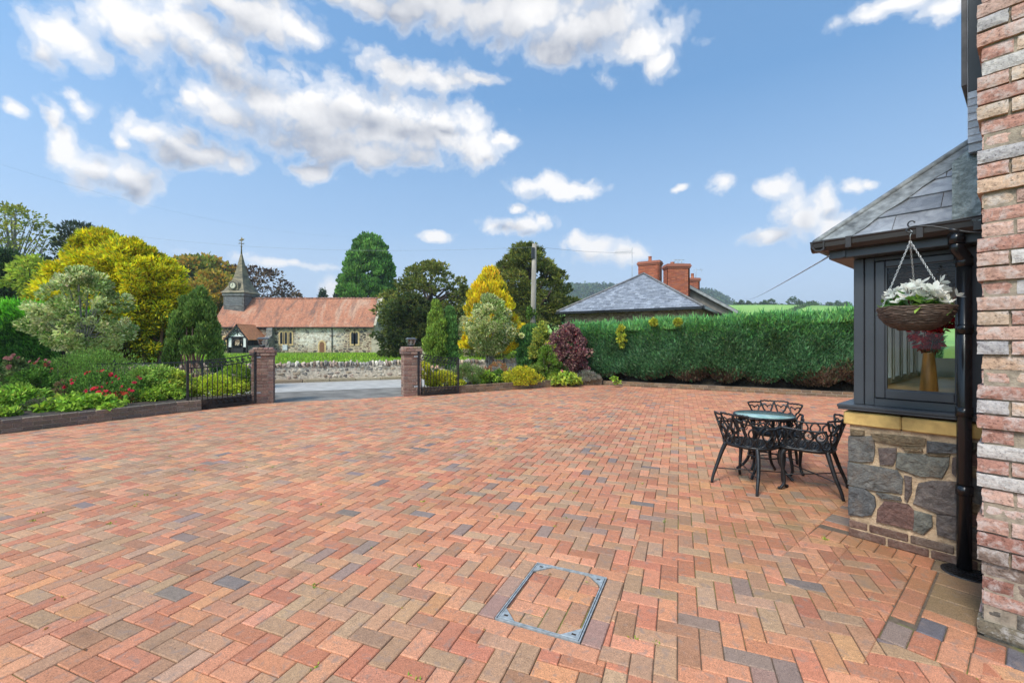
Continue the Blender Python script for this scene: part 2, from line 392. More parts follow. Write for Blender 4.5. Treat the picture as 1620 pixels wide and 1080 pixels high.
def cloud_group():
    gt = bpy.data.node_groups.new('cloud_field', 'ShaderNodeTree')
    gt.interface.new_socket('dir', in_out='INPUT', socket_type='NodeSocketVector')
    gt.interface.new_socket('F', in_out='OUTPUT', socket_type='NodeSocketFloat')
    gt.interface.new_socket('fine', in_out='OUTPUT', socket_type='NodeSocketFloat')
    gi = gt.nodes.new('NodeGroupInput'); go = gt.nodes.new('NodeGroupOutput')
    sp = nd(gt, 'ShaderNodeSeparateXYZ', ins={0: gi.outputs[0]})
    az = math_(gt, 'MULTIPLY', math_(gt, 'ARCTAN2', sp.outputs[0], sp.outputs[1]), 57.2958)
    el = math_(gt, 'MULTIPLY', math_(gt, 'ARCSINE', sp.outputs[2]), 57.2958)
    warp = nd(gt, 'ShaderNodeTexNoise', ins={0: gi.outputs[0], 'Scale': 7.0, 'Detail': 6.0, 'Roughness': .58})
    wv = nd(gt, 'ShaderNodeVectorMath', operation='MULTIPLY_ADD', ins={0: warp.outputs['Color'], 1: (5.0, 4.2, 0), 2: (-2.5, -2.1, 0)})
    ae = nd(gt, 'ShaderNodeCombineXYZ', ins={0: az, 1: el})
    p = nd(gt, 'ShaderNodeVectorMath', operation='ADD', ins={0: ae.outputs[0], 1: wv.outputs[0]}).outputs[0]
    cur = None
    for (u, v, ru, rv) in CLOUDS:
        a = math.atan((u - 810) / FOC); ca = math.cos(a); e = math.atan((540 - v) / FOC * ca)
        ia = 1 / math.degrees(ru / FOC * ca * ca); ie = 1 / math.degrees(rv / FOC * ca * math.cos(e) ** 2)
        q = nd(gt, 'ShaderNodeVectorMath', operation='MULTIPLY_ADD', ins={0: p, 1: (ia, ie, 0), 2: (-math.degrees(a) * ia, -math.degrees(e) * ie, 0)})
        l = nd(gt, 'ShaderNodeVectorMath', operation='LENGTH', ins={0: q.outputs[0]}).outputs['Value']
        cur = l if cur is None else math_(gt, 'SMOOTH_MIN', cur, l, .35)
    n1 = nd(gt, 'ShaderNodeTexNoise', ins={0: gi.outputs[0], 'Scale': 14.0, 'Detail': 12.0, 'Roughness': .66}).outputs[0]
    wp = nd(gt, 'ShaderNodeVectorMath', operation='MULTIPLY_ADD', ins={0: warp.outputs['Color'], 1: (.06, .06, .06), 2: gi.outputs[0]}).outputs[0]
    F = math_(gt, 'SUBTRACT', 1.22, cur); F = math_(gt, 'ADD', F, math_(gt, 'MULTIPLY_ADD', n1, 1.25, -.625))
    for sc, am in ((13.0, 1.7), (31.0, .9), (70.0, .45)):     # billows: rounded lobes with creases between
        q = nd(gt, 'ShaderNodeTexNoise', ins={0: wp, 'Scale': sc, 'Detail': 0.0}).outputs[0]
        F = math_(gt, 'ADD', F, math_(gt, 'MULTIPLY_ADD', math_(gt, 'ABSOLUTE', math_(gt, 'SUBTRACT', q, .5)), am, -.10 * am))
    n0 = nd(gt, 'ShaderNodeTexNoise', ins={0: wp, 'Scale': 6.5, 'Detail': 2.0, 'Roughness': .5}).outputs[0]
    gt.links.new(F, go.inputs[0]); gt.links.new(math_(gt, 'ADD', math_(gt, 'SUBTRACT', 1.13, cur), math_(gt, 'MULTIPLY_ADD', n0, 1.6, -.8)), go.inputs[1]); return gt
CG = cloud_group()
tc = nd(nt, 'ShaderNodeTexCoord'); dr = tc.outputs['Generated']
def cf(vec):
    n = nt.nodes.new('ShaderNodeGroup'); n.node_tree = CG; nt.links.new(vec, n.inputs[0]); return n.outputs
c0 = cf(dr)
def shift(v): return nd(nt, 'ShaderNodeVectorMath', operation='ADD', ins={0: dr, 1: v}).outputs[0]
c1 = cf(shift((.03, 0, .035))); c2 = cf(shift((.075, 0, .085)))
dens = ramp(nt, c0[0], [(-.0, (0, 0, 0)), (.18, (.14,) * 3), (.45, (.55,) * 3), (.90, (1, 1, 1))], 'EASE')
# light reaching a point of cloud falls off with the cloud standing above it
over = math_(nt, 'ADD', math_(nt, 'MULTIPLY', math_(nt, 'MAXIMUM', c1[1], 0), .55), math_(nt, 'MULTIPLY', math_(nt, 'MAXIMUM', c2[1], 0), .75))
over = math_(nt, 'ADD', over, math_(nt, 'MULTIPLY', math_(nt, 'SUBTRACT', c1[0], c0[0]), .14))
c3 = cf(shift((.008, 0, .012))); over = math_(nt, 'ADD', over, math_(nt, 'MULTIPLY', math_(nt, 'SUBTRACT', c3[0], c0[0]), .17))
body = ramp(nt, c0[0], [(.10, (.0, 0, 0)), (.60, (1, 1, 1))])
puff = noise(nt, dr, 13, 7, .55)
grey = math_(nt, 'MULTIPLY', math_(nt, 'MULTIPLY', ramp(nt, over, [(.05, (0, 0, 0)), (1.25, (1, 1, 1))]), body), ramp(nt, puff, [(.34, (.62,) * 3), (.64, (1, 1, 1))]))
ccol = mixc(nt, grey, (1.0, .985, .975), (.36, .395, .48))
lift = nd(nt, 'ShaderNodeVectorMath', operation='ADD', ins={0: dr, 1: (0, 0, .30)})
sky = nd(nt, 'ShaderNodeTexSky', ins={0: nd(nt, 'ShaderNodeVectorMath', operation='NORMALIZE', ins={0: lift.outputs[0]}).outputs[0]}, sky_type='NISHITA', sun_disc=False, sun_elevation=SUN_EL, sun_rotation=SUN_AZ, altitude=100, air_density=1.0, dust_density=1.2, ozone_density=1.8)
skyc = mixc(nt, 1.0, sky.outputs[0], (.80, 1.06, 1.08), 'MULTIPLY')
hz = math_(nt, 'ABSOLUTE', nd(nt, 'ShaderNodeSeparateXYZ', ins={0: dr}).outputs[2])
skyc = mixc(nt, ramp(nt, hz, [(0, (.9,) * 3), (.10, (.68,) * 3), (.24, (.30,) * 3), (.48, (0, 0, 0))]), skyc, (2.75, 3.12, 3.50))   # pale moist air low down
b1 = nd(nt, 'ShaderNodeBackground', ins={0: skyc, 1: .135}); b2 = nd(nt, 'ShaderNodeBackground', ins={0: ccol, 1: .545})
mx = nd(nt, 'ShaderNodeMixShader', ins={0: dens, 1: b1.outputs[0], 2: b2.outputs[0]})
ow = nd(nt, 'ShaderNodeOutputWorld'); nt.links.new(mx.outputs[0], ow.inputs[0])

# ================================================================== materials
M = {}
M['iron'] = plain('black_painted_iron', (.022, .022, .024), .42, 0, .3, 20, .002, 90, .5)
M['black_gloss'] = plain('black_gloss_plastic', (.012, .012, .013), .22, 0, .1, 6)
M['brown_gutter'] = plain('dark_gutter', (.035, .027, .024), .35, 0, .2, 6)
M['grey_frame'] = plain('anthracite_frame', (.050, .055, .064), .38, 0, .06, 5, .0004, 400)
M['cream'] = plain('cream_frame', (.62, .58, .47), .45, 0, .08, 4)
M['oak'] = plain('oak_board', (.66, .40, .15), .45, 0, .2, 5, stretch=(1, 12, 12))
M['galv'] = plain('galvanised_steel', (.46, .48, .48), .5, .35, .18, 40, .0006, 300)
M['soil'] = plain('soil', (.060, .042, .030), .95, 0, .3, 8, .03, 25)
M['asphalt'] = plain('asphalt', (.46, .43, .395), .85, 0, .10, 3, .006, 160)
M['tarmac'] = plain('tarmac', (.225, .205, .18), .9, 0, .2, 2, .008, 120)
M['bark'] = plain('bark', (.12, .085, .06), .9, 0, .35, 9, .02, 30, stretch=(1, 1, .3))
M['greybark'] = plain('grey_bark', (.26, .24, .20), .9, 0, .3, 9, .01, 30, stretch=(1, 1, .4))
M['redbark'] = plain('red_bark', (.36, .20, .135), .9, 0, .35, 9, .01, 30, stretch=(1, 1, .3))
M['leaf'] = leafmat('leaf', .28); M['needle'] = leafmat('needle', .15, .65); M['petal'] = leafmat('petal', .35, .5)
M['brick_attr'] = None
def brickmat(name, washc=(.62, .56, .52), wash=.5, bmp=.006, gl=.85):
    m, nt, b = newmat(name); co = coords(nt); a = attr(nt)
    c = mixc(nt, 1.0, a, ramp(nt, noise(nt, co, 62, 10, .72), [(.32, (.42, .38, .36)), (.47, (1, 1, 1)), (.68, (1.4, 1.36, 1.3))]), 'MULTIPLY')
    wsh = math_(nt, 'MULTIPLY', ramp(nt, noise(nt, co, 15, 9, .7, dist=.6), [(.47, (0, 0, 0)), (.62, (1, 1, 1))]), wash)
    c = mixc(nt, wsh, c, washc)
    dk = ramp(nt, noise(nt, co, 70, 5, .7), [(.33, (.35,) * 3), (.42, (1, 1, 1))]); c = mixc(nt, 1.0, c, dk, 'MULTIPLY')
    nt.links.new(c, b.inputs['Base Color']); b.inputs['Roughness'].default_value = gl; b.inputs['Specular IOR Level'].default_value = .3
    hh = math_(nt, 'ADD', noise(nt, co, 45, 8, .65), math_(nt, 'MULTIPLY', noise(nt, co, 180, 4), .4)); bump(nt, b, hh, bmp); return m
M['washed_brick'] = brickmat('lime_washed_brick', wash=.55, bmp=.004)
M['brick'] = brickmat('weathered_brick', (.40, .33, .27), .25, .008)
M['mossbrick'] = brickmat('mossy_brick', (.16, .15, .07), .45, .008)
M['mortar'] = plain('mortar', (.34, .27, .20), .95, 0, .2, 30, .004, 150)
M['ochremortar'] = plain('ochre_mortar', (.52, .37, .235), .95, 0, .22, 14, .012, 70)
M['sandstone'] = plain('yellow_sandstone', (.60, .40, .135), .85, 0, .22, 9, .003, 220, c2=(.40, .25, .085))
def pavermat():
    m, nt, b = newmat('concrete_paver'); co = coords(nt); a = attr(nt)
    grain = noise(nt, co, 170, 4, .75); mid = noise(nt, co, 38, 5, .6); big = noise(nt, co, .55, 4, .6)
    c = mixc(nt, 1.0, a, ramp(nt, grain, [(.34, (.30, .28, .28)), (.45, (1, 1, 1)), (.56, (1.04, 1.04, 1.04)), (.66, (1.7, 1.64, 1.56))]), 'MULTIPLY')
    c = mixc(nt, 1.0, c, ramp(nt, mid, [(.3, (.84, .83, .82)), (.7, (1.12, 1.12, 1.12))]), 'MULTIPLY')
    worn = ramp(nt, noise(nt, co, 17, 5, .6, dist=.5), [(.54, (0, 0, 0)), (.66, (.55,) * 3)]); c = mixc(nt, worn, c, (.30, .215, .175))
    near = nd(nt, 'ShaderNodeVectorMath', operation='DISTANCE', ins={0: co, 1: (3.0, 3.6, 0)}).outputs['Value']
    damp = math_(nt, 'MULTIPLY', ramp(nt, near, [(.55, (.85,) * 3), (1.0, (0, 0, 0))]), ramp(nt, noise(nt, co, 2.6, 6, .65), [(.42, (0, 0, 0)), (.62, (1, 1, 1))])) if False else math_(nt, 'MULTIPLY', ramp(nt, math_(nt, 'MULTIPLY', near, .4), [(.28, (.8,) * 3), (.85, (0, 0, 0))]), ramp(nt, noise(nt, co, 2.2, 6, .65), [(.40, (0, 0, 0)), (.58, (1, 1, 1))]))
    c = mixc(nt, damp, c, mixc(nt, .55, c, (.16, .125, .045)))     # algae stain on the damp blocks by the plinth
    spot = ramp(nt, noise(nt, co, 3.1, 6, .65), [(.60, (1, 1, 1)), (.72, (.74, .73, .71))]); c = mixc(nt, 1.0, c, spot, 'MULTIPLY')
    c = mixc(nt, 1.0, c, ramp(nt, big, [(.32, (.84, .85, .87)), (.68, (1.10, 1.07, 1.04))]), 'MULTIPLY')
    nt.links.new(c, b.inputs['Base Color'])
    rr = ramp(nt, noise(nt, co, .8, 4), [(.35, (.62,) * 3), (.65, (.85,) * 3)]); nt.links.new(rr, b.inputs['Roughness'])
    b.inputs['Specular IOR Level'].default_value = .26
    bump(nt, b, math_(nt, 'ADD', grain, math_(nt, 'MULTIPLY', mid, .5)), .0022); return m
M['paver'] = pavermat()
def jointmat():
    m, nt, b = newmat('sanded_joint'); co = coords(nt)
    c = ramp(nt, noise(nt, co, 60, 4), [(.3, (.085, .060, .042)), (.7, (.19, .135, .090))])
    moss = ramp(nt, math_(nt, 'ADD', noise(nt, co, .9, 3), math_(nt, 'MULTIPLY', noise(nt, co, 9, 4), .45)), [(.74, (0, 0, 0)), (.86, (1, 1, 1))])
    c = mixc(nt, moss, c, (.20, .22, .045)); nt.links.new(c, b.inputs['Base Color']); b.inputs['Roughness'].default_value = .95
    bump(nt, b, noise(nt, co, 120, 4), .006); return m
M['joint'] = jointmat()

# ================================================================== ground and roads
def groundmat():
    m, nt, b = newmat('grassland'); co = coords(nt)
    c = ramp(nt, noise(nt, co, .35, 6, .65), [(.28, (.085, .14, .022)), (.5, (.15, .235, .030)), (.72, (.20, .30, .045))])
    c = mixc(nt, 1.0, c, ramp(nt, noise(nt, co, 9, 6, .7), [(.3, (.65, .68, .6)), (.7, (1.25, 1.2, 1.1))]), 'MULTIPLY')
    nt.links.new(c, b.inputs['Base Color']); b.inputs['Roughness'].default_value = .9; b.inputs['Specular IOR Level'].default_value = .2
    bump(nt, b, noise(nt, co, 14, 6, .7), .08); return m
M['grass'] = groundmat()
mb = MB(); mb.quad((-2500, -60, -.02), (2500, -60, -.02), (2500, 3000, -.02), (-2500, 3000, -.02)); tag(mb.build('ground', M['grass']), 'flat green grassland under everything', 'ground', kind='structure')
GD = Vector((.915, .403, 0)).normalized(); GN = Vector((-GD.y, GD.x, 0))    # along the gate line; away from the house
GL = Vector((-5.75, 10.45, 0)); GR = Vector((-2.87, 11.70, 0))              # the two gate piers
def strip(name, label, n0, n1, a0, a1, z, mat, cat):
    m = MB(); q = []
    for a, n in ((a0, n0), (a1, n0), (a1, n1), (a0, n1)):
        p = GL + GD * a + GN * n; q.append((p.x, p.y, z))
    m.quad(*q); return tag(m.build(name, mat), label, cat, kind='structure')
GEO0 = {}
strip('road', 'pale grey tarmac lane running past the gateway along the churchyard wall', 2.42, 5.45, -60, 70, -.004, M['asphalt'], 'road')
strip('verge', 'darker tarmac apron between the brick drive and the lane', -.02, 2.42, -1.6, 5.2, -.008, M['tarmac'], 'apron')
# low kerb on the far side of the lane, gravelly and stained
kb = MB()
for i in range(120):
    a = -40 + i * .9; p0 = GL + GD * a + GN * 5.45; T = Matrix.Translation(p0) @ Matrix.Rotation(math.atan2(GD.y, GD.x), 4, 'Z')
    kb.box(0, .885, 0, .32, -.02, .10 + random.uniform(-.012, .012), T, col=random.choice([(.34, .27, .18), (.30, .22, .15), (.38, .31, .22)]), b=.02)
tag(kb.build('kerb', M['mossbrick']), 'stained stone kerb along the far side of the lane below the churchyard wall', 'kerb', kind='structure')

# ================================================================== herringbone drive
PA = R(-21.0); ca_, sa_ = math.cos(PA), math.sin(PA)
C0 = Vector((2.56, 3.31, 0)); AX = Vector((.640, -.768, 0)); BX = Vector((-.768, -.640, 0))    # bay corner; along its side; out of its side
def hp(s, b): p = C0 + AX * s + BX * b; return (p.x, p.y)
RED = [(.57, .235, .132), (.53, .210, .118), (.61, .275, .158), (.50, .195, .112), (.58, .255, .138)]
TAN = [(.46, .270, .160), (.42, .240, .145), (.48, .285, .175), (.43, .220, .130), (.50, .27, .155)]
DRK = [(.30, .21, .17), (.33, .22, .17), (.25, .19, .165), (.36, .225, .17)]
ORG = [(.62, .285, .140), (.60, .30, .155)]
def paver_col(x, y):
    z = math.sin(x * .9 + 1.3 * math.sin(y * .7)) * .5 + math.sin(y * 1.3 - x * .4) * .5
    tan_p = .34 + .16 * z - .07 * max(-2.5, min(4, x)); d_p = .052
    k = random.random(); L = DRK if k < d_p else TAN if k < d_p + tan_p else ORG if k > .94 else RED
    c = random.choice(L); q = random.uniform(.88, 1.12); return tuple(min(1, v * q * random.uniform(.96, 1.04)) for v in c)
MC = Vector((.25, 2.515, 0)); MA = R(-24.0); MW, MH = .462, .640
mu = Vector((math.cos(MA), math.sin(MA), 0)); mv = Vector((-math.sin(MA), math.cos(MA), 0))
def mrect(w, h, ox=0, oy=0): return [tuple((MC + mu * (ox + sx * w / 2) + mv * (oy + sy * h / 2))[:2]) for sx, sy in ((-1, -1), (1, -1), (1, 1), (-1, 1))]
PG = .1020; JT = .0045
holes = [mrect(MW + .21, MH + .21)]
S1, S2 = .205, .205
holes += [[hp(-.21, 0), hp(.47, 0), hp(.47, S1), hp(-.21, S1)], [hp(-.21, S1), hp(-.21, -2.6), hp(.05, -2.6), hp(.05, S1)],
          [hp(.40, S1), hp(.40, 1.30), hp(.75, 1.30), hp(.75, S1)], [hp(.47, -.1), hp(.76, -.1), hp(.76, S1), hp(.47, S1)], [hp(.40, 1.30 - .21), hp(2.2, 1.30 - .21), hp(2.2, .80), hp(.40, .80)],
          [hp(.72, .9), hp(6, .9), hp(6, -8), hp(.72, -8)], [hp(0, 0), hp(1, 0), hp(1, -2.3), hp(0, -2.3)]]
pv = MB(); polys = []
EDL = Vector((-6.84, 9.06, 0)); EDR = Vector((3.10, 14.72, 0))
HN = Vector((.510, .860, 0)); HD = Vector((.860, -.510, 0))
def put(poly, near):
    j = JT / 2; polys.append((poly, near))
inv = 1 / PG
for ii in range(-150, 150):
    for jj in range(-60, 60):
        # lattice vectors (1,1) and (2,-2) in half-brick units
        bx = ii + 2 * jj; by = ii - 2 * jj
        for kind in (0, 1):
            x0, y0, x1, y1 = (bx, by, bx + 2, by + 1) if kind == 0 else (bx, by + 1, bx + 1, by + 3)
            x0, y0, x1, y1 = x0 * PG + JT / 2, y0 * PG + JT / 2, x1 * PG - JT / 2, y1 * PG - JT / 2
            cx, cy = (x0 + x1) / 2, (y0 + y1) / 2
            wx, wy = ca_ * cx - sa_ * cy, sa_ * cx + ca_ * cy + 6
            if wy < .25 or wy > 15.2 or wx < -10.2 or wx > 9.6: continue
            if wx < -1.35 * wy - 1.6: continue
            if (Vector((wx, wy, 0)) - EDL).dot(Vector((.861, -.508, 0))) < -.25 and wy < 9.2: continue
            if (Vector((wx, wy, 0)) - EDR).dot(HN) > .2: continue
            gd = (Vector((wx, wy, 0)) - GL).dot(GN)
            if gd > .12 and wx < -2.0: continue
            if gd > .62: continue
            if wx > 1.6 and (Vector((wx, wy, 0)) - C0).dot(AX) > .7 and (Vector((wx, wy, 0)) - C0).dot(BX) < .8: continue
            poly = [(ca_ * a - sa_ * b, sa_ * a + ca_ * b + 6) for a, b in ((x0, y0), (x1, y0), (x1, y1), (x0, y1))]
            ps = [poly]
            if abs(gd) < .2 and wx < -2: ps = [clip_half(poly, tuple(GL[:2]), tuple(GN[:2]))]; ps = [q for q in ps if len(q) > 2]
            for h in holes: ps = subtract(ps, h)
            for q in ps: polys.append((q, wy < 7.5, None))
def soldier(p, du, dv, nu, lu, lv, cols=None):
    """row of nu pavers from p, lu long along du, lv along dv"""
    for k in range(nu):
        a = p + du * (k * lu + JT / 2); q = [a, a + du * (lu - JT), a + du * (lu - JT) + dv * (lv - JT), a + dv * (lv - JT)]
        polys.append(([tuple(x[:2]) for x in q], True, random.choice(cols) if cols else None))
hv = lambda s, b: C0 + AX * s + BX * b
soldier(hv(-.205, .0), AX, BX, 7, .0965, S1 - .005, RED + [(.34, .18, .10)])
soldier(hv(-.21, -.1), -BX, AX, 20, .1015, .203, RED + DRK)
soldier(hv(.405, .20), BX, AX, 4, .1015 * 2, .10, [(.40, .24, .10), (.52, .22, .12), (.16, .14, .15), (.5, .2, .12)])
soldier(hv(.405, 1.09), AX, BX, 14, .1015, .203, RED + DRK[:2] + ORG)
for k_ in range(3):
    for h_ in range(2): polys.append(([hp(.512, .205 + k_ * .2), hp(.715, .205 + k_ * .2), hp(.715, .205 + k_ * .2 + .197), hp(.512, .205 + k_ * .2 + .197)], True, random.choice([(.34, .20, .115), (.30, .19, .11), (.37, .215, .12)]))) if h_ == 0 else None
polys.append(([hp(.475, .0), hp(.715, .0), hp(.715, .2), hp(.475, .2)], True, (.25, .17, .11)))
polys.append(([hp(.512, .805), hp(.715, .805), hp(.715, .905), hp(.512, .905)], True, (.56, .24, .13)))
soldier(hv(.512, .91), AX, BX, 10, .1015, .176, RED + [(.16, .14, .15)])
# ring of cut pavers round the recessed cover
for sx in (-1, 1):
    for k in range(3):
        L = MH / 3
        polys.append((mrect(.1015 - JT, L - JT, sx * (MW / 2 + .054), -MH / 2 + L * (k + .5)), True, random.choice([(.38, .22, .175), (.42, .25, .18), (.45, .26, .16)])))
for sy in (-1, 1):
    L = (MW + .21) / 3
    for k in range(3): polys.append((mrect(L - JT, .1015 - JT, -MW / 2 - .105 + L * (k + .5), sy * (MH / 2 + .054)), True, random.choice(RED + TAN[:1])))
for q, near, c in polys:
    cx = sum(p[0] for p in q) / len(q); cy = sum(p[1] for p in q) / len(q)
    c = c or paver_col(cx, cy)
    tl = (random.gauss(0, .0055), random.gauss(0, .0055)) if near else (random.gauss(0, .006), random.gauss(0, .006))
    pv.prism(q, -.03, random.gauss(0, .0011), .0042 if near else .004, None, c, tl)
drive = pv.build('paving', M['paver']); tag(drive, 'herringbone brick paved driveway in red, tan and charcoal', 'driveway', kind='structure')
jb = MB(); jb.quad((-11, .2, -.0085), (9.7, .2, -.0085), (9.7, 11.2, -.0085), (3.1, 14.9, -.0085), (-1.6, 12.25, -.0085), (-2.0, 12.08, -.0085), (-5.75, 10.43, -.0085), (-7.6, 9.65, -.0085), (-11, 5, -.0085))
tag(jb.build('sanded_bed', M['joint']), 'dark sand and moss in the joints between the drive pavers', 'ground', kind='structure')

# recessed drain cover
dc = thing('drain_cover', 'recessed manhole cover with galvanised frame and corner plates set in the drive', 'drain cover', MC)
TM = Matrix.Rotation(MA, 4, 'Z')
fr = MB()
for sx in (-1, 1):
    for o_, w_ in ((0, .006), (.011, .006)):
        x = sx * (MW / 2 - o_); fr.box(min(x, x - sx * w_), max(x, x - sx * w_), -MH / 2 + o_, MH / 2 - o_, -.03, .0045, TM)
for sy in (-1, 1):
    for o_, w_ in ((0, .006), (.011, .006)):
        y = sy * (MH / 2 - o_); fr.box(-MW / 2 + o_ + .0065, MW / 2 - o_ - .0065, min(y, y - sy * w_), max(y, y - sy * w_), -.03, .0042, TM)
fr.build('frame', M['galv'], dc)
for sx in (-1, 1):
    for sy in (-1, 1):
        c = MB(); X, Y = sx * (MW / 2 - .018), sy * (MH / 2 - .018)
        c.prism([(X, Y), (X - sx * .088, Y), (X, Y - sy * .088)], -.02, .0035, .001, TM); pl = c.build('corner_plate', M['galv'], dc)
        k = MB(); kx, ky = X - sx * .026, Y - sy * .026
        k.prism([(kx - .011, ky - .005), (kx + .012, ky - .006), (kx + .013, ky + .006), (kx - .010, ky + .007)], .0030, .0042, 0, TM); k.build('keyhole', M['soil'], pl)
inn = MB(); IW, IH = MW - .042, MH - .042
for ii in range(-14, 14):
    for jj in range(-8, 8):
        bx = ii + 2 * jj; by = ii - 2 * jj
        for kind in (0, 1):
            x0, y0, x1, y1 = (bx, by, bx + 2, by + 1) if kind == 0 else (bx, by + 1, bx + 1, by + 3)
            q = [(x0 * PG + .003, y0 * PG + .003), (x1 * PG - .003, y0 * PG + .003), (x1 * PG - .003, y1 * PG - .003), (x0 * PG + .003, y1 * PG - .003)]
            q = clip_in(q, [(-IW / 2, -IH / 2), (IW / 2, -IH / 2), (IW / 2, IH / 2), (-IW / 2, IH / 2)])
            for cxs, cys in ((-1, -1), (1, -1), (1, 1), (-1, 1)):
                if len(q) > 2: q = clip_half(q, (cxs * (IW / 2 - .09), cys * IH / 2), (cxs * .707, cys * .707))
            if len(q) > 2: inn.prism(q, -.02, random.gauss(-.001, .001), .003, TM, random.choice(RED + RED + ORG + TAN))
inn.build('paver_infill', M['paver'], dc)
jn = MB(); jn.box(-MW / 2 + .02, MW / 2 - .02, -MH / 2 + .02, MH / 2 - .02, -.03, -.0065, TM); jn.build('bedding', M['joint'], dc)

# ================================================================== brick edging walls, raised beds
def brick_run(m, pts, courses, bl=.215, bw=.105, bh=.065, jt=.01, cols=None, b=.006, z0=0.0):
    """courses of bricks following a polyline, stretcher bond"""
    for k in range(courses):
        off = (k % 2) * bl / 2
        for i in range(len(pts) - 1):
            a, e = Vector((*pts[i][:2], 0)), Vector((*pts[i + 1][:2], 0)); L = (e - a).length; d = (e - a) / L
            T = Matrix.Translation(a) @ Matrix.Rotation(math.atan2(d.y, d.x), 4, 'Z'); x = -off
            while x < L:
                x0, x1 = max(x, 0), min(x + bl, L)
                if x1 - x0 > .03:
                    q = random.uniform(.8, 1.2); c = tuple(v * q for v in random.choice(cols))
                    jy = random.uniform(-.004, .004)
                    m.box(x0, x1 , jy, bw + jy, z0 + k * (bh + jt) + jt * .5, z0 + (k + 1) * (bh + jt) - jt * .5 + random.uniform(-.002, .002), T, c, b)
                x += bl + jt
BROWNB = [(.20, .125, .075), (.24, .145, .085), (.17, .11, .075), (.22, .15, .10), (.15, .10, .07)]
GREYB = [(.19, .145, .115), (.23, .175, .135), (.16, .13, .11), (.26, .185, .14)]
def edging(name, label, pts, courses, cols, mat):
    o = thing(name, label, 'edging')
    m = MB(); brick_run(m, pts, courses, cols=cols); m.build('brickwork', mat, o)
    c = MB()
    for i in range(len(pts) - 1):
        a, e = Vector((*pts[i][:2], 0)), Vector((*pts[i + 1][:2], 0)); d = (e - a).normalized()
        T = Matrix.Translation(a) @ Matrix.Rotation(math.atan2(d.y, d.x), 4, 'Z'); c.box(0, (e - a).length, .008, .097, -.02, courses * .075 - .014, T)
    c.build('mortar_core', M['mortar'], o); return o
LE = [(-11.2, 1.7), (-8.10, 6.93), (-6.90, 8.98), (-6.62, 9.30)]
edging('brick_edging', 'weathered grey brick edging of the flower bed left of the gates', LE, 3, GREYB, M['mossbrick'])
RE = [(-2.4, 11.85), (-1.50, 12.32), (.30, 13.50), (1.5, 14.28), (2.55, 14.85), (3.05, 14.75)]
edging('brick_edging', 'brown brick edging curving round the flower bed right of the gates', RE, 3, BROWNB, M['mossbrick'])
HE = [(3.08, 14.74), (5.2, 13.5), (7.42, 12.20), (10.8, 10.2)]
edging('brick_edging', 'brown brick edging along the foot of the long green hedge', HE, 2, BROWNB, M['mossbrick'])
def bed(name, label, pts, z):
    m = MB(); m.prism(pts, -.03, z, 0); me = m.build(name, M['soil']); return tag(me, label, 'soil', kind='structure')
bed('soil', 'dark soil of the raised flower bed left of the gates', [(-11.1, 1.9), (-8.12, 7.02), (-6.95, 9.08), (-6.62, 9.42), (-6.0, 10.5), (-24, 3.5), (-24, 1.9)], .22)
bed('soil', 'dark soil of the flower bed right of the gates', [(-2.4, 11.96), (-1.55, 12.42), (.25, 13.62), (2.5, 14.97), (3.1, 14.86), (3.6, 17.2), (-1.0, 15.2), (-2.75, 12.4)], .14)
bed('soil', 'dark soil under the long green hedge', [(3.15, 14.84), (10.9, 10.30), (11.7, 11.9), (3.9, 16.7)], .10)
# ================================================================== the brick house with its bay window (right edge)
TH = Matrix(((AX.x, BX.x, 0, C0.x), (AX.y, BX.y, 0, C0.y), (0, 0, 1, 0), (0, 0, 0, 1)))   # (s, b, z) -> world
def hw(s, b, z): return TH @ Vector((s, b, z))
def facept(u, v, b=0.0):
    """photograph ray met with the plane b = const of the house"""
    d = Vector(((u - 810) / FOC, 1, (540 - v) / FOC)); o = Vector((0, 0, EYE)); P0 = C0 + BX * b
    t = (P0 - o).dot(BX) / d.dot(BX); p = o + d * t; return ((p - C0).dot(AX), p.z)
house = thing('brick_house', 'pink and cream brick house corner with slate roofed anthracite bay window', 'house', C0)
def hb(m, name, mat, parent=None):
    o = m.build(name, mat, None); o.parent = parent or house
    o.matrix_parent_inverse = Matrix.Translation(-C0) if o.parent is house else Matrix(); 
    if o.parent is not house: o.matrix_parent_inverse = Matrix.Identity(4)
    return o
